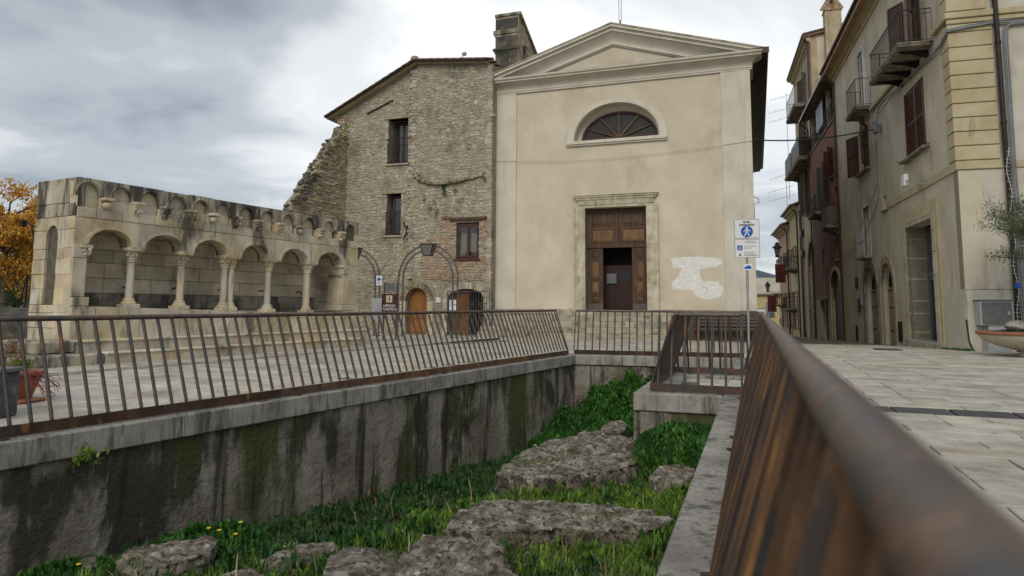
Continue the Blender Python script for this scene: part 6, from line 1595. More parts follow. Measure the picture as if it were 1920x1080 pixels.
def building_b():
    F = Frame(AF.w(17.02, 0)[:2], AF.a); T = fthing('townhouse', 'narrow brick red townhouse with a roofed terrace above and an arched blue door', 'townhouse', F)
    L = 9.4; D = archpoly(.7, 3.6, -1.7, 2.2, 3.1); W = [rect(1.4, 2.1, 8.1, 9.6), rect(.5, 1.3, 5.4, 7.4), rect(.9, 1.6, 3.6, 5.2), rect(5.4, 6.1, 3.3, 4.5), rect(3.4, 4.5, 6.4, 9.2), rect(4.8, 7.6, -1.7, 1.5)]
    m = MB(); cut(m, rect(0, L, 1.6, 10.9), W[:5] + [D], 0, -.4); m.build('street_wall', m_red, T)
    m = MB(); cut(m, rect(0, L, -1.9, 1.6), [D, W[5]], -.01, -.4); m.build('ground_wall', m_tan, T)
    m = MB(); m.box(0, L, -8, -.9, -1.8, 10.9); m.box(.02, L - .02, -.88, -.5, -1.8, 10.6); m.build('house_core', m_dark, T)
    m = MB(); m.cbox(0, L, -.3, .06, 10.9, 11.0, .01); m.build('terrace_edge', m_bstone, T)
    R_ = empty('terrace_railing'); R_.parent = T; m = MB(); m.bar((0, .02, 12.0), (L, .02, 12.0), .03); m.build('rail', m_iron, R_)
    b = MB(); b.bar((0, 0, 0), (0, 0, 1.0), .014); me = b.mesh('bar', m_iron)
    for k in range(50): inst('bar', me, R_, (L * (k + .5) / 50, .02, 11.0))
    for x in (.3, 3.2, 6.2, 9.1): bx('terrace_post', m_pale, T, x - .1, x + .1, 11.0, 13.3, -.3, -.1)
    bx('terrace_back_wall', m_tan, T, 0, L, 10.9, 13.8, -3.2, -3.0)
    m = MB(); m.prism([(.55, 13.1), (.55, 13.2), (-7, 15.2), (-7, 15.1)], -.05, L + .05, 'x'); m.build('roof', m_tile, T); bx('gutter', m_gutter, T, 0, L, 13.05, 13.2, .5, .62)
    m = MB(); V = []; n = 16
    for i in range(n + 1): x = 3.5 + 2.6 * i / n; V += [(x, .06 + .04 * sin(i * 1.9), 11.5), (x, .06 + .04 * sin(i * 1.9 + .4), 12.9)]
    m.add(V, [(2 * i, 2 * i + 2, 2 * i + 3, 2 * i + 1) for i in range(n)]); m.build('awning_cloth', m_cloth, T)
    for q in W[:2]:
        x0, x1, z0, z1 = q[0][0], q[1][0], q[0][1], q[2][1]; window(T, x0, x1, z0, z1, -.15); bx('sill', m_bstone, T, x0 - .1, x1 + .1, z0 - .08, z0, -.1, .14, .01)
    louvres(T, 'shutter', 2.1, 2.5, 8.1, 9.6, .03, ang=radians(40), hinge=2.1); louvres(T, 'shutter', 1.0, 1.4, 8.1, 9.6, .03, ang=radians(-40), hinge=1.4)
    for q in W[2:4]: window(T, q[0][0], q[1][0], q[0][1], q[2][1], -.15); bx('sill', m_bstone, T, q[0][0] - .1, q[1][0] + .1, q[0][1] - .08, q[0][1], -.1, .12, .01)
    window(T, 3.4, 4.5, 6.4, 9.2, -.1, m_grey); louvres(T, 'shutter', 4.5, 5.0, 6.4, 9.2, .03, m_cab, ang=radians(35), hinge=4.5); louvres(T, 'shutter', 2.9, 3.4, 6.4, 9.2, .03, m_cab, ang=radians(-35), hinge=3.4)
    balcony(T, 2.7, 5.6, 6.35, .75, 1.0, .15, brackets=2); balcony(T, .2, 2.2, 5.3, .6, 1.05, .15, brackets=2, solid=m_greyw)
    g = np.random.default_rng(5); n = 160; P = np.stack([g.uniform(3.0, 4.6, n), .64 + g.normal(0, .05, n), 6.5 + g.uniform(0, .22, n)], 1); leaves_at(P, .07, m_grass, 'flower_box_plants', T, None, seed=2, up=.7)
    surround(T, archpoly(.45, 3.85, -1.8, 2.2, 3.35), D, .04, -.1, m_tan, 'arch_surround')
    m = MB(); cut(m, archpoly(.72, 3.58, -1.8, 2.2, 3.05), [], -.18, -.24); d = m.build('blue_door', m_bdoor, T)
    for k in range(4): bx('door_plank', m_bdoor, d, .8 + k * .68, 1.44 + k * .68, -1.2, 2.1, -.18, -.15, .01)
    m = MB(); m.box(4.8, 7.6, -.35, -.3, -1.8, 1.6); m.build('shop_front', m_wood, T); bx('shop_head', m_bstone, T, 4.6, 7.8, 1.6, 1.75, 0, .1)
    pipe(T, [(9.3, .6, 13.0), (9.3, .1, 12.6), (9.32, .10, -1.2)], .05); m = MB(); m.tube([(0, .08, 5.1), (5.2, .08, 3.0), (5.3, .08, -.5)], .02, 5); m.build('wall_cable', m_gcable, T)
m_bdoor = mat('slate_blue_door', [(.035, .05, .06), (.06, .08, .09)], 4, .6, .2, 40, streak=.3)
building_b()

def building_c():
    F = Frame(AF.w(26.46, -.3)[:2], AF.a); T = fthing('townhouse', 'tall tan townhouse rising above the red house, with a big chimney on its side', 'townhouse', F)
    L = 9.2; D = archpoly(1.0, 5.0, -2.4, 3.4, 5.6); W = [rect(3.4, 4.6, 7.6, 10.6), rect(3.0, 4.3, 15.0, 17.4), rect(3.2, 4.4, 12.0, 14.2)]
    m = MB(); cut(m, rect(0, L, -2.4, 18.9), W + [D], 0, -.4); m.build('street_wall', m_tan, T)
    m = MB(); m.prism([(-.01, -2.4), (-.01, 18.9), (-4.5, 19.6), (-9, 18.9), (-9, -2.4)], .01, .4, 'x'); m.build('side_wall', m_cream, T)
    m = MB(); m.prism([(-.9, -2.4), (-.9, 18.8), (-4.5, 19.4), (-9, 18.8), (-9, -2.4)], .5, L, 'x'); m.build('house_core', m_dark, T)
    m = MB(); m.prism([(.47, 18.82), (.47, 18.95), (-4.5, 19.85), (-9.8, 18.95), (-9.8, 18.82), (-4.5, 19.7)], -.25, L + .1, 'x'); m.build('roof', m_tile, T)
    eave(T, -.1, L, 19.0, .48, m_quoin); m = MB(); m.bar((-.28, .5, 19.0), (-.28, -4.5, 19.9), .06, .12); m.build('verge_board', m_gutter, T)
    C_ = empty('chimney'); C_.parent = T; m = MB(); m.cbox(-.55, .25, -1.85, -.85, 12, 20.3, .03); m.build('chimney_stack', m_tan, C_); m = MB(); m.cbox(-.60, .30, -1.9, -.8, 20.3, 20.4, .02); m.build('chimney_cap', m_bstone, C_)
    for s_ in (-1, 1): m = MB(); m.bar((-.15, -1.35 + s_ * .42, 20.4), (-.15, -1.35, 21.1), .7, .09, (1, 0, 0)); m.build('cap_tile', m_tile, C_)
    m = MB(); m.tube([(-.5, -1.35, 21.15), (.2, -1.35, 21.15)], .11, 8); m.build('ridge_tile', m_tile, C_)
    for q in W:
        x0, x1, z0, z1 = q[0][0], q[1][0], q[0][1], q[2][1]; window(T, x0, x1, z0, z1, -.1, m_white if z0 > 11 else m_shut); louvres(T, 'shutter', x0 - .6, x0, z0, z1, .04, ang=radians(-25), hinge=x0); louvres(T, 'shutter', x1, x1 + .6, z0, z1, .04, ang=radians(25), hinge=x1)
        bx('sill', m_bstone, T, x0 - .15, x1 + .15, z0 - .1, z0, -.1, .18, .01)
    balcony(T, 1.6, 6.4, 14.9, .95, 1.3, .22, brackets=3, th=.2); balcony(T, .4, 4.6, 11.0, .95, 1.3, .2, brackets=3, th=.22, solid=m_iron); balcony(T, 5.0, 8.8, 11.0, .95, 1.3, .22, brackets=3, th=.2, solid=m_iron)
    surround(T, archpoly(.6, 5.4, -2.4, 3.4, 6.1), D, .05, -.1, m_bstone, 'arch_surround'); m = MB(); cut(m, archpoly(1.0, 5.0, -2.4, 3.4, 5.6), [], -.35, -.38); m.build('deep_doorway', m_wood, T)
    pipe(T, [(.2, .42, 18.9), (.2, .15, 18.2), (.22, .12, -1.4)], .07); pipe(T, [(7.6, .12, 11.0), (7.6, .12, -1.8)], .06)
    for i, z in enumerate((8.2, 6.3, 4.8)): m = MB(); m.cbox(6.4, 7.4, .05, .22, z, z + .5, .03); m.build('junction_box', m_iron, T)
    m = MB(); random.seed(8)
    for k in range(5): m.tube([(6.6 + k * .12, .12, 10.8), (6.5 + k * .15, .16, 8), (6.7 + k * .1, .14, 5), (6.6 + k * .1, .12, -1.5)], .03, 5)
    m.build('cable_bundle', m_cable, T)
building_c()

def far_house(name, label, x0, L, H, mt, out=0.0, seed=1, bal=(), turn=0.0):
    F = Frame(AF.w(x0, out)[:2], AF.a + turn); T = fthing(name, label, 'townhouse', F); random.seed(seed); W = []
    nx = max(1, int(L / 3.2)); nz = int((H - 1.2) / 3.1)
    for i in range(nx):
        for k in range(nz): cx = L * (i + .5) / nx; z = .9 + 3.1 * k + (.3 if k else -1.5); W.append(rect(cx - .5, cx + .5, z, z + (1.7 if k else 3.0)))
    m = MB(); cut(m, rect(0, L, -4, H), W, 0, -.4); m.build('street_wall', mt, T); m = MB(); m.box(0.02, L, -8, -.6, -4, H); m.build('house_core', m_dark, T); m = MB(); m.box(-.01, .02, -8, -.02, -4, H); m.build('side_wall', mt, T)
    for q in W: window(T, q[0][0], q[1][0], q[0][1], q[2][1], -.15); louvres(T, 'shutter', q[1][0], q[1][0] + .5, q[0][1], q[2][1], .04, ang=radians(20), hinge=q[1][0], n=10); bx('sill', m_bstone, T, q[0][0] - .1, q[1][0] + .1, q[0][1] - .1, q[0][1], 0, .14)
    m = MB(); m.prism([(.7, H), (.7, H + .12), (-4, H + 1.7), (-8.6, H + .12), (-8.6, H), (-4, H + 1.55)], -.3, L + .1, 'x'); m.build('roof', m_tile, T); eave(T, -.1, L, H + .05, .6, mt)
    for b in bal: balcony(T, b[0], b[1], b[2], .8, 1.0, .2, brackets=2)
    pipe(T, [(.3, .5, H), (.3, .12, H - .6), (.3, .12, -3)], .06); return T
far_house('townhouse', 'yellow green house beyond the tall tan one, with iron balconies', 35.7, 6.6, 8.9, m_green, -.30, 3, [(1.5, 4.5, 4.2), (3, 6, 1.0)])
far_house('townhouse', 'salmon coloured house past the yellow green one, low eaves', 42.4, 9, 8.2, m_orng, -.25, 4, [(1, 4, 4.4), (3, 7, 1.4)])
def end_house():
    F = Frame(SF.w(-8, 96)[:2], -STREET); T = fthing('townhouse', 'yellow house closing the far end of the street under a flat grey attic band', 'townhouse', F)
    W = [rect(1.2 + 3.2 * i, 2.6 + 3.2 * i, z, z + 1.6) for i in range(6) for z in (-.6, -4.2)] + [rect(9.1, 11.4, -1.2, .9)]
    m = MB(); cut(m, rect(0, 21, -6, 2.8), W[:12], 0, .4); m.build('front_wall', m_yell, T); m = MB(); m.box(0, 21, .0, 8, 2.8, 5.0); m.build('attic', m_pale, T); m = MB(); m.cbox(-.2, 21.2, -.35, .1, 2.7, 2.95, .03); m.build('cornice', m_bstone, T)
    m = MB(); m.box(0, 21, .6, 8, -6, 2.8); m.build('house_core', m_dark, T)
    for q in W[:12]: bx('shutter_blind', m_signw, T, q[0][0], q[1][0], q[0][1] + .3, q[2][1], .15, .2); bx('sill', m_bstone, T, q[0][0] - .1, q[1][0] + .1, q[0][1] - .12, q[0][1], -.15, .1)
end_house()
# distant hill
def hill():
    m = MB(); n = 60; V = []
    for j, d in enumerate((560, 620, 700)):
        for i in range(n + 1):
            a = radians(-75 + 150 * i / n); h = (26 + 16 * sin(a * 7 + 1) + 10 * noise.noise((a * 9, 3, 1)) + 22 * math.exp(-((math.degrees(a) - 18) / 6) ** 2)) * (.0, .75, 1.0)[j] - 4
            V.append((sin(a) * d, cos(a) * d, h))
    m.add(V, [(j * (n + 1) + i, j * (n + 1) + i + 1, (j + 1) * (n + 1) + i + 1, (j + 1) * (n + 1) + i) for j in range(2) for i in range(n)], True)
    m.build('distant_hill', m_hill, kind='structure')
hill()

# ------------------------------------------------------------------ cables and lamps over the street
def span(label, p, q, sag, r, mt=m_cable):
    p, q = Vector(p), Vector(q); m = MB(); c = p; pts = [(p.lerp(q, t) - c - Vector((0, 0, sag * 4 * t * (1 - t)))) for t in [k / 14 for k in range(15)]]; m.tube(pts, r, 6)
    o = m.build('overhead_cable', mt); o.location = c; tag(o, label, 'cable')
span('thick black cable slung across the street from the church to the corner house', CH.w(.02, 1.25, 7.6), AF.w(7.9, .25, 7.95), .18, .028)
def lantern(label, F, x, y, z, arm, k=1.0):
    p = F.w(x, y, z); T = thing('street_lantern', label, 'street lamp', p, F.a, 'wall lanterns down the street')
    m = MB(); m.bar((0, -arm, 0), (0, .15, 0), .04); m.bar((0, -arm, -.5), (0, -.2 * arm, -.02), .03); m.bar((0, -arm, .12), (0, -arm, -.65), .06); m.tube([(0, -arm * .6 + .14 * cos(a), -.2 + .14 * sin(a)) for a in [j * pi / 5 for j in range(11)]], .012, 5); m.build('bracket', m_iron, T)
    h = .62 * k; c = (0, 0, -.0); m = MB()
    for i in range(4):
        a = pi / 4 + i * pi / 2; m.bar((cos(a) * .10 * k, sin(a) * .10 * k, .12), (cos(a) * .19 * k, sin(a) * .19 * k, .12 + h * .62), .022)
    m.lathe([(.05, 0), (.12 * k, .06), (.13 * k, .12)], (0, 0, .0), 6); m.lathe([(.26 * k, .12 + h * .62), (.24 * k, .14 + h * .64), (.12 * k, .12 + h * .85), (.09 * k, .12 + h * .9), (.10 * k, .12 + h), (.02, .12 + h * 1.12)], (0, 0, 0), 8); m.build('lantern_cage', m_iron, T)
    m = MB(); m.frustum([(.1 * k * cos(pi / 4 + i * pi / 2), .1 * k * sin(pi / 4 + i * pi / 2), .12) for i in range(4)], [(.18 * k * cos(pi / 4 + i * pi / 2), .18 * k * sin(pi / 4 + i * pi / 2), .12 + h * .61) for i in range(4)]); m.build('lantern_glass', m_lant, T)
m_lant = glassmat('lantern_glass', (.13, .125, .11), .3)
lantern('black iron street lantern on a long bracket, highest of those in the street', AF, 34.5, 1.45, 4.9, 1.4, 1.5)
lantern('small black lantern hanging low beyond the far balconies', AF, 50, 1.0, 2.6, 1.0, 1.3)

# ------------------------------------------------------------------ sign post
def signpost():
    p = ond(1403.5, 560, 17.0); h0 = hgt(p.x, p.y); T = thing('sign_post', 'grey post with stacked white pedestrian area signs at the church corner', 'sign post', (p.x, p.y, h0), -STREET * .55)
    m = MB(); m.tube([(-.03, 0, 0), (0, 0, 3.3)], .03, 12); m.build('post', m_zinc, T)
    z = lambda y: 1.08 + (576.5 - y) * 17.0 / 1280 - h0
    def plate(z0, z1, w, r=.02): m = MB(); m.cbox(-w / 2, w / 2, -.05, -.035, z0, z1, .004); return m.build('sign_plate', m_signw, T)
    W = .60; A = plate(z(446), z(410), W); B = plate(z(483), z(448), W)
    for zz in (z(446), z(410)): pass
    m = MB()
    for a, b in ((z(446), z(410)), (z(483), z(448))):
        for q in ((-W / 2 - .004, -W / 2 + .012, a, b), (W / 2 - .012, W / 2 + .004, a, b), (-W / 2, W / 2, a - .004, a + .012), (-W / 2, W / 2, b - .012, b + .004)): m.box(q[0], q[1], -.054, -.036, q[2], q[3])
    m.build('sign_rim', m_zinc, T)
    text('area', .085, m_black, A, (0, -.052, z(415)), bold=.002, sx=1.15); text('pedonale', .085, m_black, A, (0, -.052, z(420.5)), bold=.002, sx=1.15)
    c = z(433.5); r = .145; m = MB(); m.prism([(r * cos(a), c + r * sin(a)) for a in [k * 2 * pi / 32 for k in range(32)]], -.056, -.049); m.build('blue_disc', m_blue, A)
    m = MB(); y0, y1 = -.060, -.056
    m.prism([(.026 * cos(a), c + .092 + .026 * sin(a)) for a in [k * pi / 6 for k in range(12)]], y0, y1)
    for q in ([(-.022, c + .06), (.03, c + .06), (.02, c - .02), (-.02, c - .02)], [(-.02, c + .0), (.004, c - .01), (-.045, c - .115), (-.07, c - .105)], [(.0, c - .01), (.02, c + .0), (.06, c - .10), (.038, c - .115)], [(-.022, c + .06), (-.012, c + .035), (-.05, c + .01), (-.07, c - .02), (-.082, c - .01), (-.06, c + .025)], [(.03, c + .06), (.02, c + .035), (.06, c + .0), (.085, c - .01), (.09, c + .008), (.065, c + .02)]): m.prism(q, y0, y1)
    m.build('walking_figure', m_signw, A)
    m = MB(); m.prism(rect(-.24, -.12, z(469), z(460)), -.056, -.049); m.build('blue_square', m_blue, B)
    m = MB(); cx, cz = -.18, z(464.5); m.tube([(cx + .025 * cos(a) - .005, -.058, cz - .015 + .025 * sin(a)) for a in [k * pi / 5 for k in range(1, 10)]], .005, 4); m.prism([(cx - .012, cz + .03), (cx + .002, cz + .03), (cx + .006, cz - .002), (cx + .035, cz - .03), (cx + .025, cz - .036), (cx - .01, cz - .008)], -.06, -.056); m.build('wheelchair_mark', m_signw, B)
    m = MB(); cx, cz = -.18, z(477); m.prism([(cx - .03, cz - .02), (cx + .04, cz - .02), (cx + .04, cz - .008), (cx + .01, cz + .005), (cx + .01, cz + .02), (cx - .005, cz + .024), (cx - .01, cz + .0)], -.056, -.05); m.tube([(cx + .016 * cos(a), -.053, cz - .022 + .016 * sin(a)) for a in [k * pi / 4 for k in range(9)]], .004, 4); m.build('pictogram', m_black, B)
    m = MB(); random.seed(12)
    for y, a, b in ((452, -.02, .2), (455, -.06, .22), (461.5, -.07, .22), (465, -.07, .10), (473, -.08, .15), (476.5, -.08, .20), (479, -.08, .24)):
        x = a
        while x < b: w = random.uniform(.012, .035); m.box(x, min(x + w, b), -.053, -.049, z(y) - .006, z(y) + .006); x += w + .008
    m.build('small_print', m_black, B, kind='stuff')
    S = MB(); S.cbox(-.10, .10, -.05, -.04, z(507), z(495), .003); S = S.build('small_plate', m_signw, T); m = MB(); zz = z(501); m.prism([(-.085, zz - .04), (.085, zz - .04), (.085, zz + .01), (.04, zz + .045), (-.02, zz + .04), (-.05, zz + .01), (-.085, zz)], -.056, -.048); m.build('blue_truck_mark', m_blue, S)
signpost()

# ------------------------------------------------------------------ arch frames before the house
def archframe(label, xc, y, z_ap, half, seed=0):
    c = SB.w(xc, y); h0 = hgt(c.x, c.y); T = thing('arch_frame', label, 'arch', (c.x, c.y, h0), SB.a, 'iron arch frames before the stone house'); ap = z_ap - h0; sp = ap - half * 1.02
    for r, nm in ((half, 'outer_tube'), (half - .20, 'inner_tube')):
        m = MB(); P = [(-r, 0, 0), (-r, 0, sp * .5), (-r, 0, sp)] + [(-r * cos(a), 0, sp + (ap - sp - (half - r)) * sin(a)) for a in [pi * k / 22 for k in range(1, 22)]] + [(r, 0, sp), (r, 0, sp * .5), (r, 0, 0)]; m.tube(P, .032, 8); m.build(nm, m_grey, T)
    for s_ in (-1, 1):
        for z in (.4, sp * .55, sp * .9): m = MB(); m.tube([(s_ * half, 0, z), (s_ * (half - .2), 0, z)], .014, 5); m.build('rung', m_grey, T)
        for t in (.55, 1.05): m = MB(); m.tube([(s_ * half * cos(t), 0, sp + (ap - sp) * sin(t)), (s_ * (half - .2) * cos(t), 0, sp + (ap - sp - .2) * sin(t))], .014, 5); m.build('rung', m_grey, T)
        m = MB(); m.cbox(s_ * (half - .1) - .18, s_ * (half - .1) + .18, -.08, .08, -.01, .02, .005); m.build('base_plate', m_grey, T)
    m = MB(); m.frustum([(-.14, -.10, ap - .42), (.14, -.10, ap - .42), (.14, .10, ap - .42), (-.14, .10, ap - .42)], [(-.27, -.17, ap + .02), (.27, -.17, ap + .02), (.27, .17, ap + .02), (-.27, .17, ap + .02)]); m.build('lantern', m_lant, T)
    m = MB()
    for z, a, b in ((ap + .03, .28, .18), (ap - .42, .145, .105)):
        for p, q in (((-a, -b), (a, -b)), ((a, -b), (a, b)), ((a, b), (-a, b)), ((-a, b), (-a, -b))): m.bar((p[0], p[1], z), (q[0], q[1], z), .03)
    for s1 in (-1, 1):
        for s2 in (-1, 1): m.bar((s1 * .145, s2 * .105, ap - .42), (s1 * .28, s2 * .18, ap + .03), .025)
    m.build('lantern_frame', m_iron, T)
archframe('grey double tube iron arch standing before the oak door, lantern at its crown', -11.95, -2.2, 3.42, 1.27)
archframe('second grey double tube arch, half hidden behind the end of the fountain', -15.28, -2.2, 3.35, 1.22)

def infosign():
    c = ond(731, 566, 23.0); h0 = hgt(c.x, c.y); T = thing('information_sign', 'dark red tourist office sign on two grey legs beside the arch', 'sign', (c.x, c.y, h0), -STREET * .6); z = lambda y: 1.08 + (571.5 - y) * 23.0 / 1280 - h0
    m = MB(); m.cbox(-.29, .29, -.04, -.01, z(583.5), z(550), .01); S = m.build('sign_plate', m_maroon, T)
    for x in (-.22, .22): m = MB(); m.bar((x, .03, 0), (x, .03, z(528)), .04); m.build('leg', m_grey, T)
    m = MB(); m.cbox(-.19, .15, .0, .04, z(544), z(529), .01); m.build('dark_panel', m_cab, T)
    m = MB(); m.bar((-.2, .02, z(545)), (.0, .02, z(549)), .02); m.bar((.2, .02, z(545)), (.0, .02, z(549)), .02); m.build('brace', m_grey, T)
    m = MB(); m.box(-.115, .10, -.046, -.04, z(566), z(553)); m.build('white_square', m_sand, S); text('i', .24, m_black, S, (-.005, -.049, z(559.5)), bold=.006, name='letter')
    text('UFFICIO', .118, m_signw, S, (0.0, -.044, z(572.5)), bold=.002); text('TURISTICO', .108, m_signw, S, (0, -.044, z(578.8)), bold=.002)
m_sand = mat('sign_sand', [(.5, .42, .28), (.58, .5, .36)], 6, .5, 0)
infosign()
c = ond(711, 526, 23.2)
m = MB(); m.box(-.11, .11, -.01, .0, -.16, .16); o = m.build('paper_poster', m_signw); o.location = c; o.rotation_euler = (0, 0, -STREET); tag(o, 'small white poster tied to the posts of the half hidden arch', 'poster')
m = MB(); m.prism([(-.07, .0), (.07, .0), (.07, .05), (.03, .1), (-.03, .1), (-.07, .06)], -.016, -.011); m.build('blue_print', m_blue, o)
m = MB(); [m.box(-.07, .06, -.014, -.011, -.05 - k * .03, -.04 - k * .03) for k in range(3)]; m.build('print_lines', m_black, o)
c = ond(706, 575, 23.0); m = MB(); m.cbox(-.2, .2, -.02, .02, -.45, .28, .01); o = m.build('notice_board', m_cabl); o.location = c; o.rotation_euler = (0, 0, -STREET); tag(o, 'pale grey notice panel low between the arch posts', 'notice board')

# ------------------------------------------------------------------ electric cabinet, bowl planter, olive
GF = Frame((11.986, 18.085), radians(-16.05))
def cabinet():
    T = fthing('electrical_cabinet', 'dark grey metal electrical cabinet on a pale base at the house corner', 'cabinet', GF); y0, y1 = -.42, -.04
    m = MB(); m.cbox(.17, .92, y0, y1, .66, 1.29, .012); m.build('cabinet_body', m_cabl, T); m = MB(); m.cbox(.21, .88, y0 - .02, y0, .69, 1.26, .008); D = m.build('cabinet_door', m_cab, T)
    m = MB(); m.cbox(.76, .82, y0 - .045, y0 - .02, .93, 1.02, .005); m.build('handle', m_zinc, D); m = MB(); m.cbox(.14, .95, y0 - .03, y1, 1.29, 1.32, .008); m.build('cabinet_lid', m_cab, T)
    m = MB(); m.frustum([(.28, y0 - .04, -.1), (.82, y0 - .04, -.1), (.82, y1, -.1), (.28, y1, -.1)], [(.36, y0 + .04, .66), (.80, y0 + .04, .66), (.80, y1, .66), (.36, y1, .66)]); m.build('cabinet_base', m_cabl, T)
    m = MB(); m.tube([(.12, -.05, -.05), (.05, -.1, .05), (.0, -.05, .25), (-.03, -.02, .8)], .02, 6); m.build('cable', m_cable, T)
cabinet()
def fairy():
    T = fthing('string_lights', 'unlit white string lights wound down the dark corner pipe', 'string lights', GF); m = MB(); P = [(1.1 + .04 * sin(z * 5), -.2, z) for z in np.arange(.7, 5.4, .1)]; m.tube(P, .006, 4); m.build('wire', m_signw, T)
    m = MB()
    for i, (x, y, z) in enumerate(P): m.tube([(x - .05 * (i % 2), y, z), (x + .06, y - .01, z - .02)], .005, 4)
    m.build('bulb', m_signw, T, kind='stuff'); m = MB(); m.cbox(1.05, 1.17, -.26, -.19, 1.62, 1.75, .01); m.build('plug_box', m_blue, T)
fairy()
def bowl_tree():
    c = ond(1937, 640, 15.6); c = Vector((c.x, c.y, 0)); T = thing('stone_bowl_planter', 'wide shallow stone bowl planter with a terracotta rim under the olive tree', 'planter', c)
    prof = [(.30, 0), (.34, .03), (.26, .08), (.24, .12), (.40, .16), (.70, .24), (.95, .36), (1.04, .46), (1.05, .50)]
    m = MB(); m.lathe(prof, (0, 0, 0), 40); m.build('bowl', m_bowl, T); m = MB(); m.lathe([(1.04, .495), (1.09, .50), (1.09, .565), (1.04, .57), (.98, .57), (.97, .50)], (0, 0, 0), 40); m.build('bowl_rim', m_bowlr, T)
    m = MB(); m.lathe([(.98, .48), (.9, .56), (.6, .60), (.3, .64), (0, .65)], (0, 0, 0), 24); m.build('soil', m_soil, T)
    random.seed(33); p = c + Vector((-.42, -.2, .70)); m = MB(); m.blob((0, 0, 0), .30, 4, .25, 3, (1.1, .8, .42)); o = m.build('stone', m_coping); o.location = p; tag(o, 'grey rounded stone resting in the bowl planter', 'stone')
    O = thing('olive_tree', 'young olive tree with grey green leaves growing from the stone bowl', 'tree', c + Vector((.22, .05, .72))); g = random.Random(5)
    tr = MB(); tr.tube([(0, 0, -.05), (.04, 0, .7), (.02, .03, 1.5), (-.05, .02, 2.2)], [.06, .05, .042, .034], 8); tips = []
    for i in range(40):
        a = g.random() * 2 * pi; L = g.uniform(.5, 1.1); h0_ = g.uniform(1.5, 2.5); el = g.uniform(.1, 1.0); p0 = Vector((0, .02, h0_)); p1 = p0 + Vector((cos(a) * cos(el), sin(a) * cos(el), sin(el))) * L * .5; p2 = p1 + Vector((cos(a + .3) * cos(el * .4), sin(a + .3) * cos(el * .4), sin(el) * .7)) * L * .5
        tr.tube([p0, p1, p2], [.018, .010, .004], 5); tips += [(p0.lerp(p1, t)) for t in (.5, .8)] + [p1.lerp(p2, t) for t in (.1, .3, .5, .7, .9, 1.0)]
    tr.build('trunk', m_bark, O); P = []
    r = np.random.default_rng(6)
    for t in tips:
        for k in range(44): d = r.normal(0, .08, 3); P.append((t.x + d[0], t.y + d[1], t.z + d[2]))
    leaves_at(np.array(P), .021, m_olive, 'crown', O, None, seed=7, up=.6, long=3.0)
bowl_tree()

# ------------------------------------------------------------------ planters at the left edge
def planters():
    c = onz(14, 754, 0.0); T = thing('flower_trough', 'terracotta trough with drying heather behind the railing', 'planter', (c.x, c.y, 0), radians(-8)); k = .60
    m = MB(); m.frustum([(-.42, -.13, .035), (.17, -.13, .035), (.17, .13, .035), (-.42, .13, .035)], [(-.50, -.18, .30), (.25, -.18, .30), (.25, .18, .30), (-.50, .18, .30)]); m.build('trough_body', m_terra, T)
    m = MB(); m.cbox(-.52, .27, -.20, .20, .29, .34, .012); m.cbox(-.51, .26, -.19, .19, .25, .262, .004); m.build('trough_rim', m_terra, T); m = MB(); m.cbox(-.5, .31, -.19, .19, .0, .04, .012); m.build('saucer', m_terra, T)
    r = np.random.default_rng(8); n = 3200; a = r.uniform(0, 2 * pi, n); q = np.sqrt(r.random(n)); P = np.stack([-.14 + .30 * q * np.cos(a), .13 * q * np.sin(a), .34 + r.random(n) * (.52 * (1 - q * .5))], 1)
    o = leaves_at(P, .011, m_heath, 'heather', None, None, seed=1, up=1.2, long=2.6); o.location = (c.x, c.y, 0); tag(o, 'dry brown heather bush in the terracotta trough', 'plant')
    n = 700; P = np.stack([r.choice([-.42, .15, .2, -.38], n) + r.normal(0, .05, n), r.normal(0, .06, n) - .05, .36 + r.random(n) * .09], 1); o = leaves_at(P, .016, m_grass, 'moss_plant', None, None, seed=2, up=.8, long=2); o.location = (c.x, c.y, 0); tag(o, 'bright green sedum at both ends of the terracotta trough', 'plant')
    m = MB(); g = random.Random(3)
    for k in range(16):
        p = Vector((.22, -.05 + g.uniform(-.1, .1), .33)); pts = [p]
        for j in range(7): p = p + Vector((g.uniform(.015, .07), g.uniform(-.03, .03), g.uniform(-.075, .02))); pts.append(p.copy())
        m.tube(pts, .0035, 4)
    o = m.build('trailing_stems', m_redst); o.location = (c.x, c.y, 0); tag(o, 'dark red bare stems trailing over the right end of the trough', 'plant')
    c = onz(-14, 770, 0.0); m = MB(); m.cbox(-.34, .20, -.2, .2, 0, .42, .015); o = m.build('planter_box', m_gplant); 
    c = ond(-32, 745, 6.45); o.location = (c.x, c.y, 0); tag(o, 'dark grey rough cast planter box at the left edge behind the railing', 'planter'); m = MB(); m.cbox(-.36, .225, -.22, .22, .42, .465, .012); m.build('box_rim', m_gplant2, o)
m_heath = leafmat('dry_heather', [(.16, .065, .025), (.24, .10, .04), (.30, .14, .06)], .35, .15)
m_redst = mat('red_stem', [(.12, .02, .03), (.18, .03, .035)], 5, .6, 0)
m_gplant = mat('rough_grey_planter', [(.045, .05, .055), (.085, .09, .095), (.15, .155, .16)], 9, .9, 1.0, 25)
m_gplant2 = mat('planter_rim_grey', [(.10, .11, .115), (.15, .16, .165)], 9, .8, .4, 25)
planters()

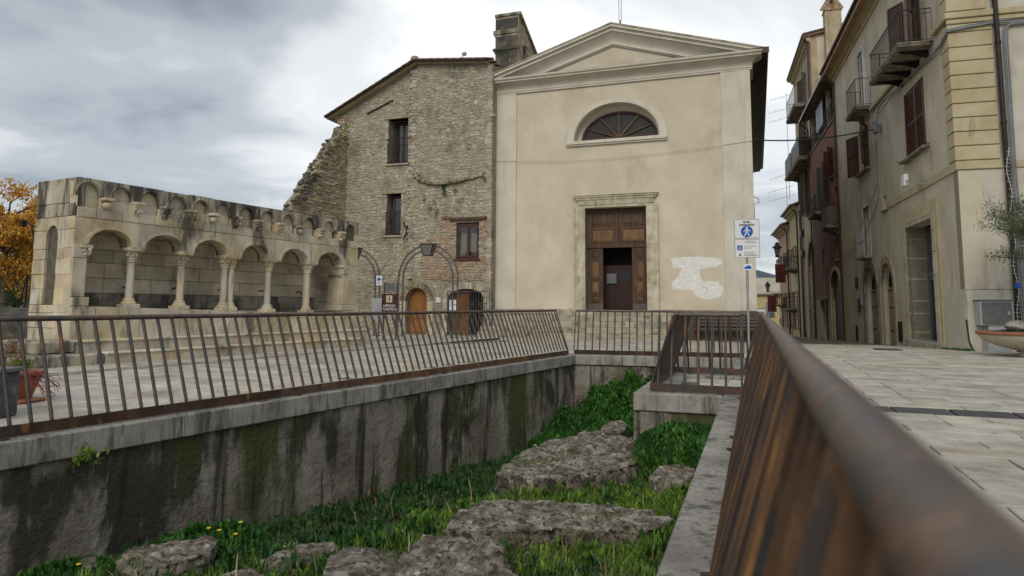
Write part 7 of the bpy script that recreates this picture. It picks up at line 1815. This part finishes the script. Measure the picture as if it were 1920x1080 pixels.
# ------------------------------------------------------------------ left background: gate with fan, trees
def fan_gate():
    p = ond(50, 590, 21.0); q = ond(-260, 590, 18.0); a = atan2(q.y - p.y, q.x - p.x); T = thing('iron_fence', 'black iron fence with a fan of rays rising beside the fountain', 'fence', (p.x, p.y, 0), a)
    for x in (-.06, .06): m = MB(); m.bar((x, 0, 0), (x, 0, 1.95), .055); m.build('post', m_iron, T)
    m = MB()
    for z in (1.05, .15): m.bar((0, 0, z), (5, 0, z), .03)
    m.build('rail', m_iron, T); b = MB(); b.bar((0, 0, .15), (0, 0, 1.05), .016); me = b.mesh('bar', m_iron)
    for k in range(38): inst('bar', me, T, (.13 * (k + 1), 0, 0))
    for k in range(13):
        t = radians(4 + k * 11); m = MB(); m.bar((.22 + .08 * cos(t), 0, 1.07 + .08 * sin(t)), (.22 + min(1.25, 1.25) * cos(t) if cos(t) > 0 else .22 + .14 * cos(t) / max(.2, abs(cos(t))), 0, 1.07 + 1.1 * sin(t) if cos(t) > 0 else 2.0), .016); m.build('ray', m_iron, T)
    m = MB(); m.tube([(.22 + 1.25 * cos(a_), 0, 1.07 + 1.1 * sin(a_)) for a_ in [pi / 2 * k / 12 for k in range(13)]], .016, 5); m.build('fan_rim', m_iron, T)
fan_gate()
p = ond(38, 590, 19.0); m = MB(); m.cbox(-.45, .45, -.2, .2, 0, .95, .02); m.cbox(-.5, .5, -.25, .25, .72, .80, .02); o = m.build('stone_pedestal', m_gabled); o.location = (p.x, p.y, 0); tag(o, 'low dark mossy stone block before the iron fence', 'stone block')
def tree(label, px, d, ztop, R, seed, mt, n, size, cat='tree', zc=None, flat=1.0):
    c = ond(px, 574, d); c = Vector((c.x, c.y, -.3)); T = thing('tree', label, cat, c, 0, 'trees behind the fence'); g = random.Random(seed); tr = MB(); H = ztop + .3; zc = (zc or H - R)
    tr.tube([(0, 0, 0), (.1, 0, zc * .4), (-.05, .1, zc * .8), (.05, 0, zc * 1.15), (0, 0, H * .93)], [.16, .13, .1, .06, .015], 8); tips = []
    for i in range(46):
        a = g.random() * 2 * pi; h0_ = g.uniform(zc * .45, H * .85); L = R * sqrt(max(.05, 1 - ((h0_ - zc) / (R * flat * 1.2)) ** 2)) * g.uniform(.6, 1.05) if abs(h0_ - zc) < R * flat * 1.2 else R * .3
        p0 = Vector((0, 0, h0_)); p1 = p0 + Vector((cos(a) * L * .5, sin(a) * L * .5, L * .28)); p2 = p0 + Vector((cos(a + .2) * L, sin(a + .2) * L, L * .42)); tr.tube([p0, p1, p2], [.045, .025, .008], 5)
        for k in range(5):
            s0 = p1.lerp(p2, k / 4); b = a + g.uniform(-1.2, 1.2); e = s0 + Vector((cos(b), sin(b), g.uniform(-.2, .7))) * R * .28; tr.tube([s0, e], [.012, .004], 4); tips += [s0.lerp(e, t) for t in (.3, .6, .9, 1.1)]
    tr.build('trunk', m_bark, T); r = np.random.default_rng(seed); P = []; per = max(1, n // len(tips))
    for t in tips:
        for k in range(per): q = r.normal(0, R * .075, 3); P.append((t.x + q[0], t.y + q[1], t.z + q[2]))
    leaves_at(np.array(P), size, mt, 'crown', T, None, seed=seed, up=.3, long=1.2)
tree('orange leaved autumn plane tree beside the fountain, taller of the two', 2, 27, 5.5, 1.9, 3, m_autumn, 30000, .085)
tree('second orange tree low beside the left end of the fountain', 66, 31, 4.6, 1.5, 4, m_autumn, 12000, .085)
tree('green bushy tree low behind the fan of the fence', -60, 36, 3.6, 2.2, 5, m_leaf, 9000, .10, zc=1.8)
tree('low green shrub at the far left behind the fence', 30, 34, 1.9, 1.6, 6, m_leaf, 5000, .09, zc=1.0)
c = FOUNT.w(-.09, 1.32, 2.55); T_ = thing('wall_lamp', 'black bracket lamp on the back corner of the fountain', 'lamp', c, radians(62)); m = MB(); m.bar((0, 0, 0), (-.1, .28, .12), .03); m.bar((0, 0, -.3), (-.02, .1, .03), .02); m.build('bracket', m_iron, T_); m = MB(); m.frustum([(-.13, .2, .0), (-.07, .2, .0), (-.07, .26, .0), (-.13, .26, .0)], [(-.15, .18, .12), (-.05, .18, .12), (-.05, .28, .12), (-.15, .28, .12)]); m.build('lamp_head', m_iron, T_)

# roof lamp and aerials
p = SB.w(-11.55, -.1, 11.4); T_ = thing('roof_lamp', 'small round lamp on a thin stalk on the old house roof', 'lamp', p); m = MB(); m.tube([(0, 0, 0), (0, 0, .42)], .018, 5); m.build('stalk', m_iron, T_); m = MB(); m.blob((.08, 0, .42), .11, 1, .02, 2, (1, .6, .9)); m.build('lamp_head', m_zinc, T_)
def aerial(label, px, py, d, h):
    p = ond(px, py, d); T = thing('television_aerial', label, 'aerial', p); k = d / 1280
    m = MB(); m.tube([(0, 0, -h), (0, 0, .3)], .025, 5); m.build('mast', m_zinc, T)
    for z, l in ((0, 30), (-25 * k, 34), (-42 * k, 34)):
        m = MB(); m.tube([(-l * k, 0, z - 9 * k), (14 * k, 0, z + 5 * k)], .016, 5); m.build('boom', m_zinc, T); m = MB()
        for t in (0, .25, .5, .75, 1): x = -l * k + (l + 14) * k * t; zz = z - 9 * k + 14 * k * t; m.tube([(x, -.1, zz - .16), (x, .1, zz + .16)], .008, 4)
        m.build('element', m_zinc, T)
aerial('television aerial with three booms above the far roofs beyond the church', 1474, 180, 62, 9.5)
aerial('low television aerial beside the lower balconies of the street', 1474, 328, 64, 4)
# hanging washing and flags in the street
for i, (x, z, mt, l) in enumerate(((38.5, 4.6, m_redcl, 'dark red cloth hanging from the far balcony'), (47, 2.2, m_redcl, 'dull red cloth below the lantern in the street'), (49, 1.6, m_cloth, 'grey cloth hanging beside the far lantern'))):
    p = AF.w(x, 1.3, z); m = MB(); V = []; n = 8
    for k in range(n + 1): V += [(k * .1, .03 * sin(k * 1.7), 0), (k * .1 + .03, .05 * sin(k * 1.3), -1.5)]
    m.add(V, [(2 * k, 2 * k + 1, 2 * k + 3, 2 * k + 2) for k in range(n)]); o = m.build('hanging_cloth', mt); o.location = p; tag(o, l, 'cloth')

# weeds and dirt along the foot of the corner house
def base_weeds():
    g = np.random.default_rng(4); V = []; F = []
    for k in range(1500):
        t = g.random(); x = -.2 + 6.2 * t * t; o = abs(g.normal(0, .05)) + .02
        if 2.2 < x < 5.3: continue
        p = AF.w(x, o); z = hgt(p.x, p.y); h = .03 + .10 * g.random() * max(.1, noise.noise((x * 2, 1, 1)) + .5); a = g.random() * 6.28; i = len(V)
        V += [(p.x - .006 * sin(a), p.y + .006 * cos(a), z), (p.x + .006 * sin(a), p.y - .006 * cos(a), z), (p.x + .03 * cos(a), p.y + .03 * sin(a), z + h)]; F.append((i, i + 1, i + 2))
    fast('wall_foot_weeds', np.array(V), np.array(F), m_leaf, None, 'stuff')
base_weeds()
def fallen_leaves():
    g = np.random.default_rng(14); P = []
    for k in range(420):
        r = g.uniform(-14, 9); s_ = g.uniform(1.5, 22)
        if -5.6 < r < .3 and s_ < 15.3: continue
        p = SF.w(r, s_); P.append((p.x, p.y, hgt(p.x, p.y) + .006))
    leaves_at(np.array(P), .022, m_autumn, 'fallen_leaves', seed=3, up=1.55)
fallen_leaves()
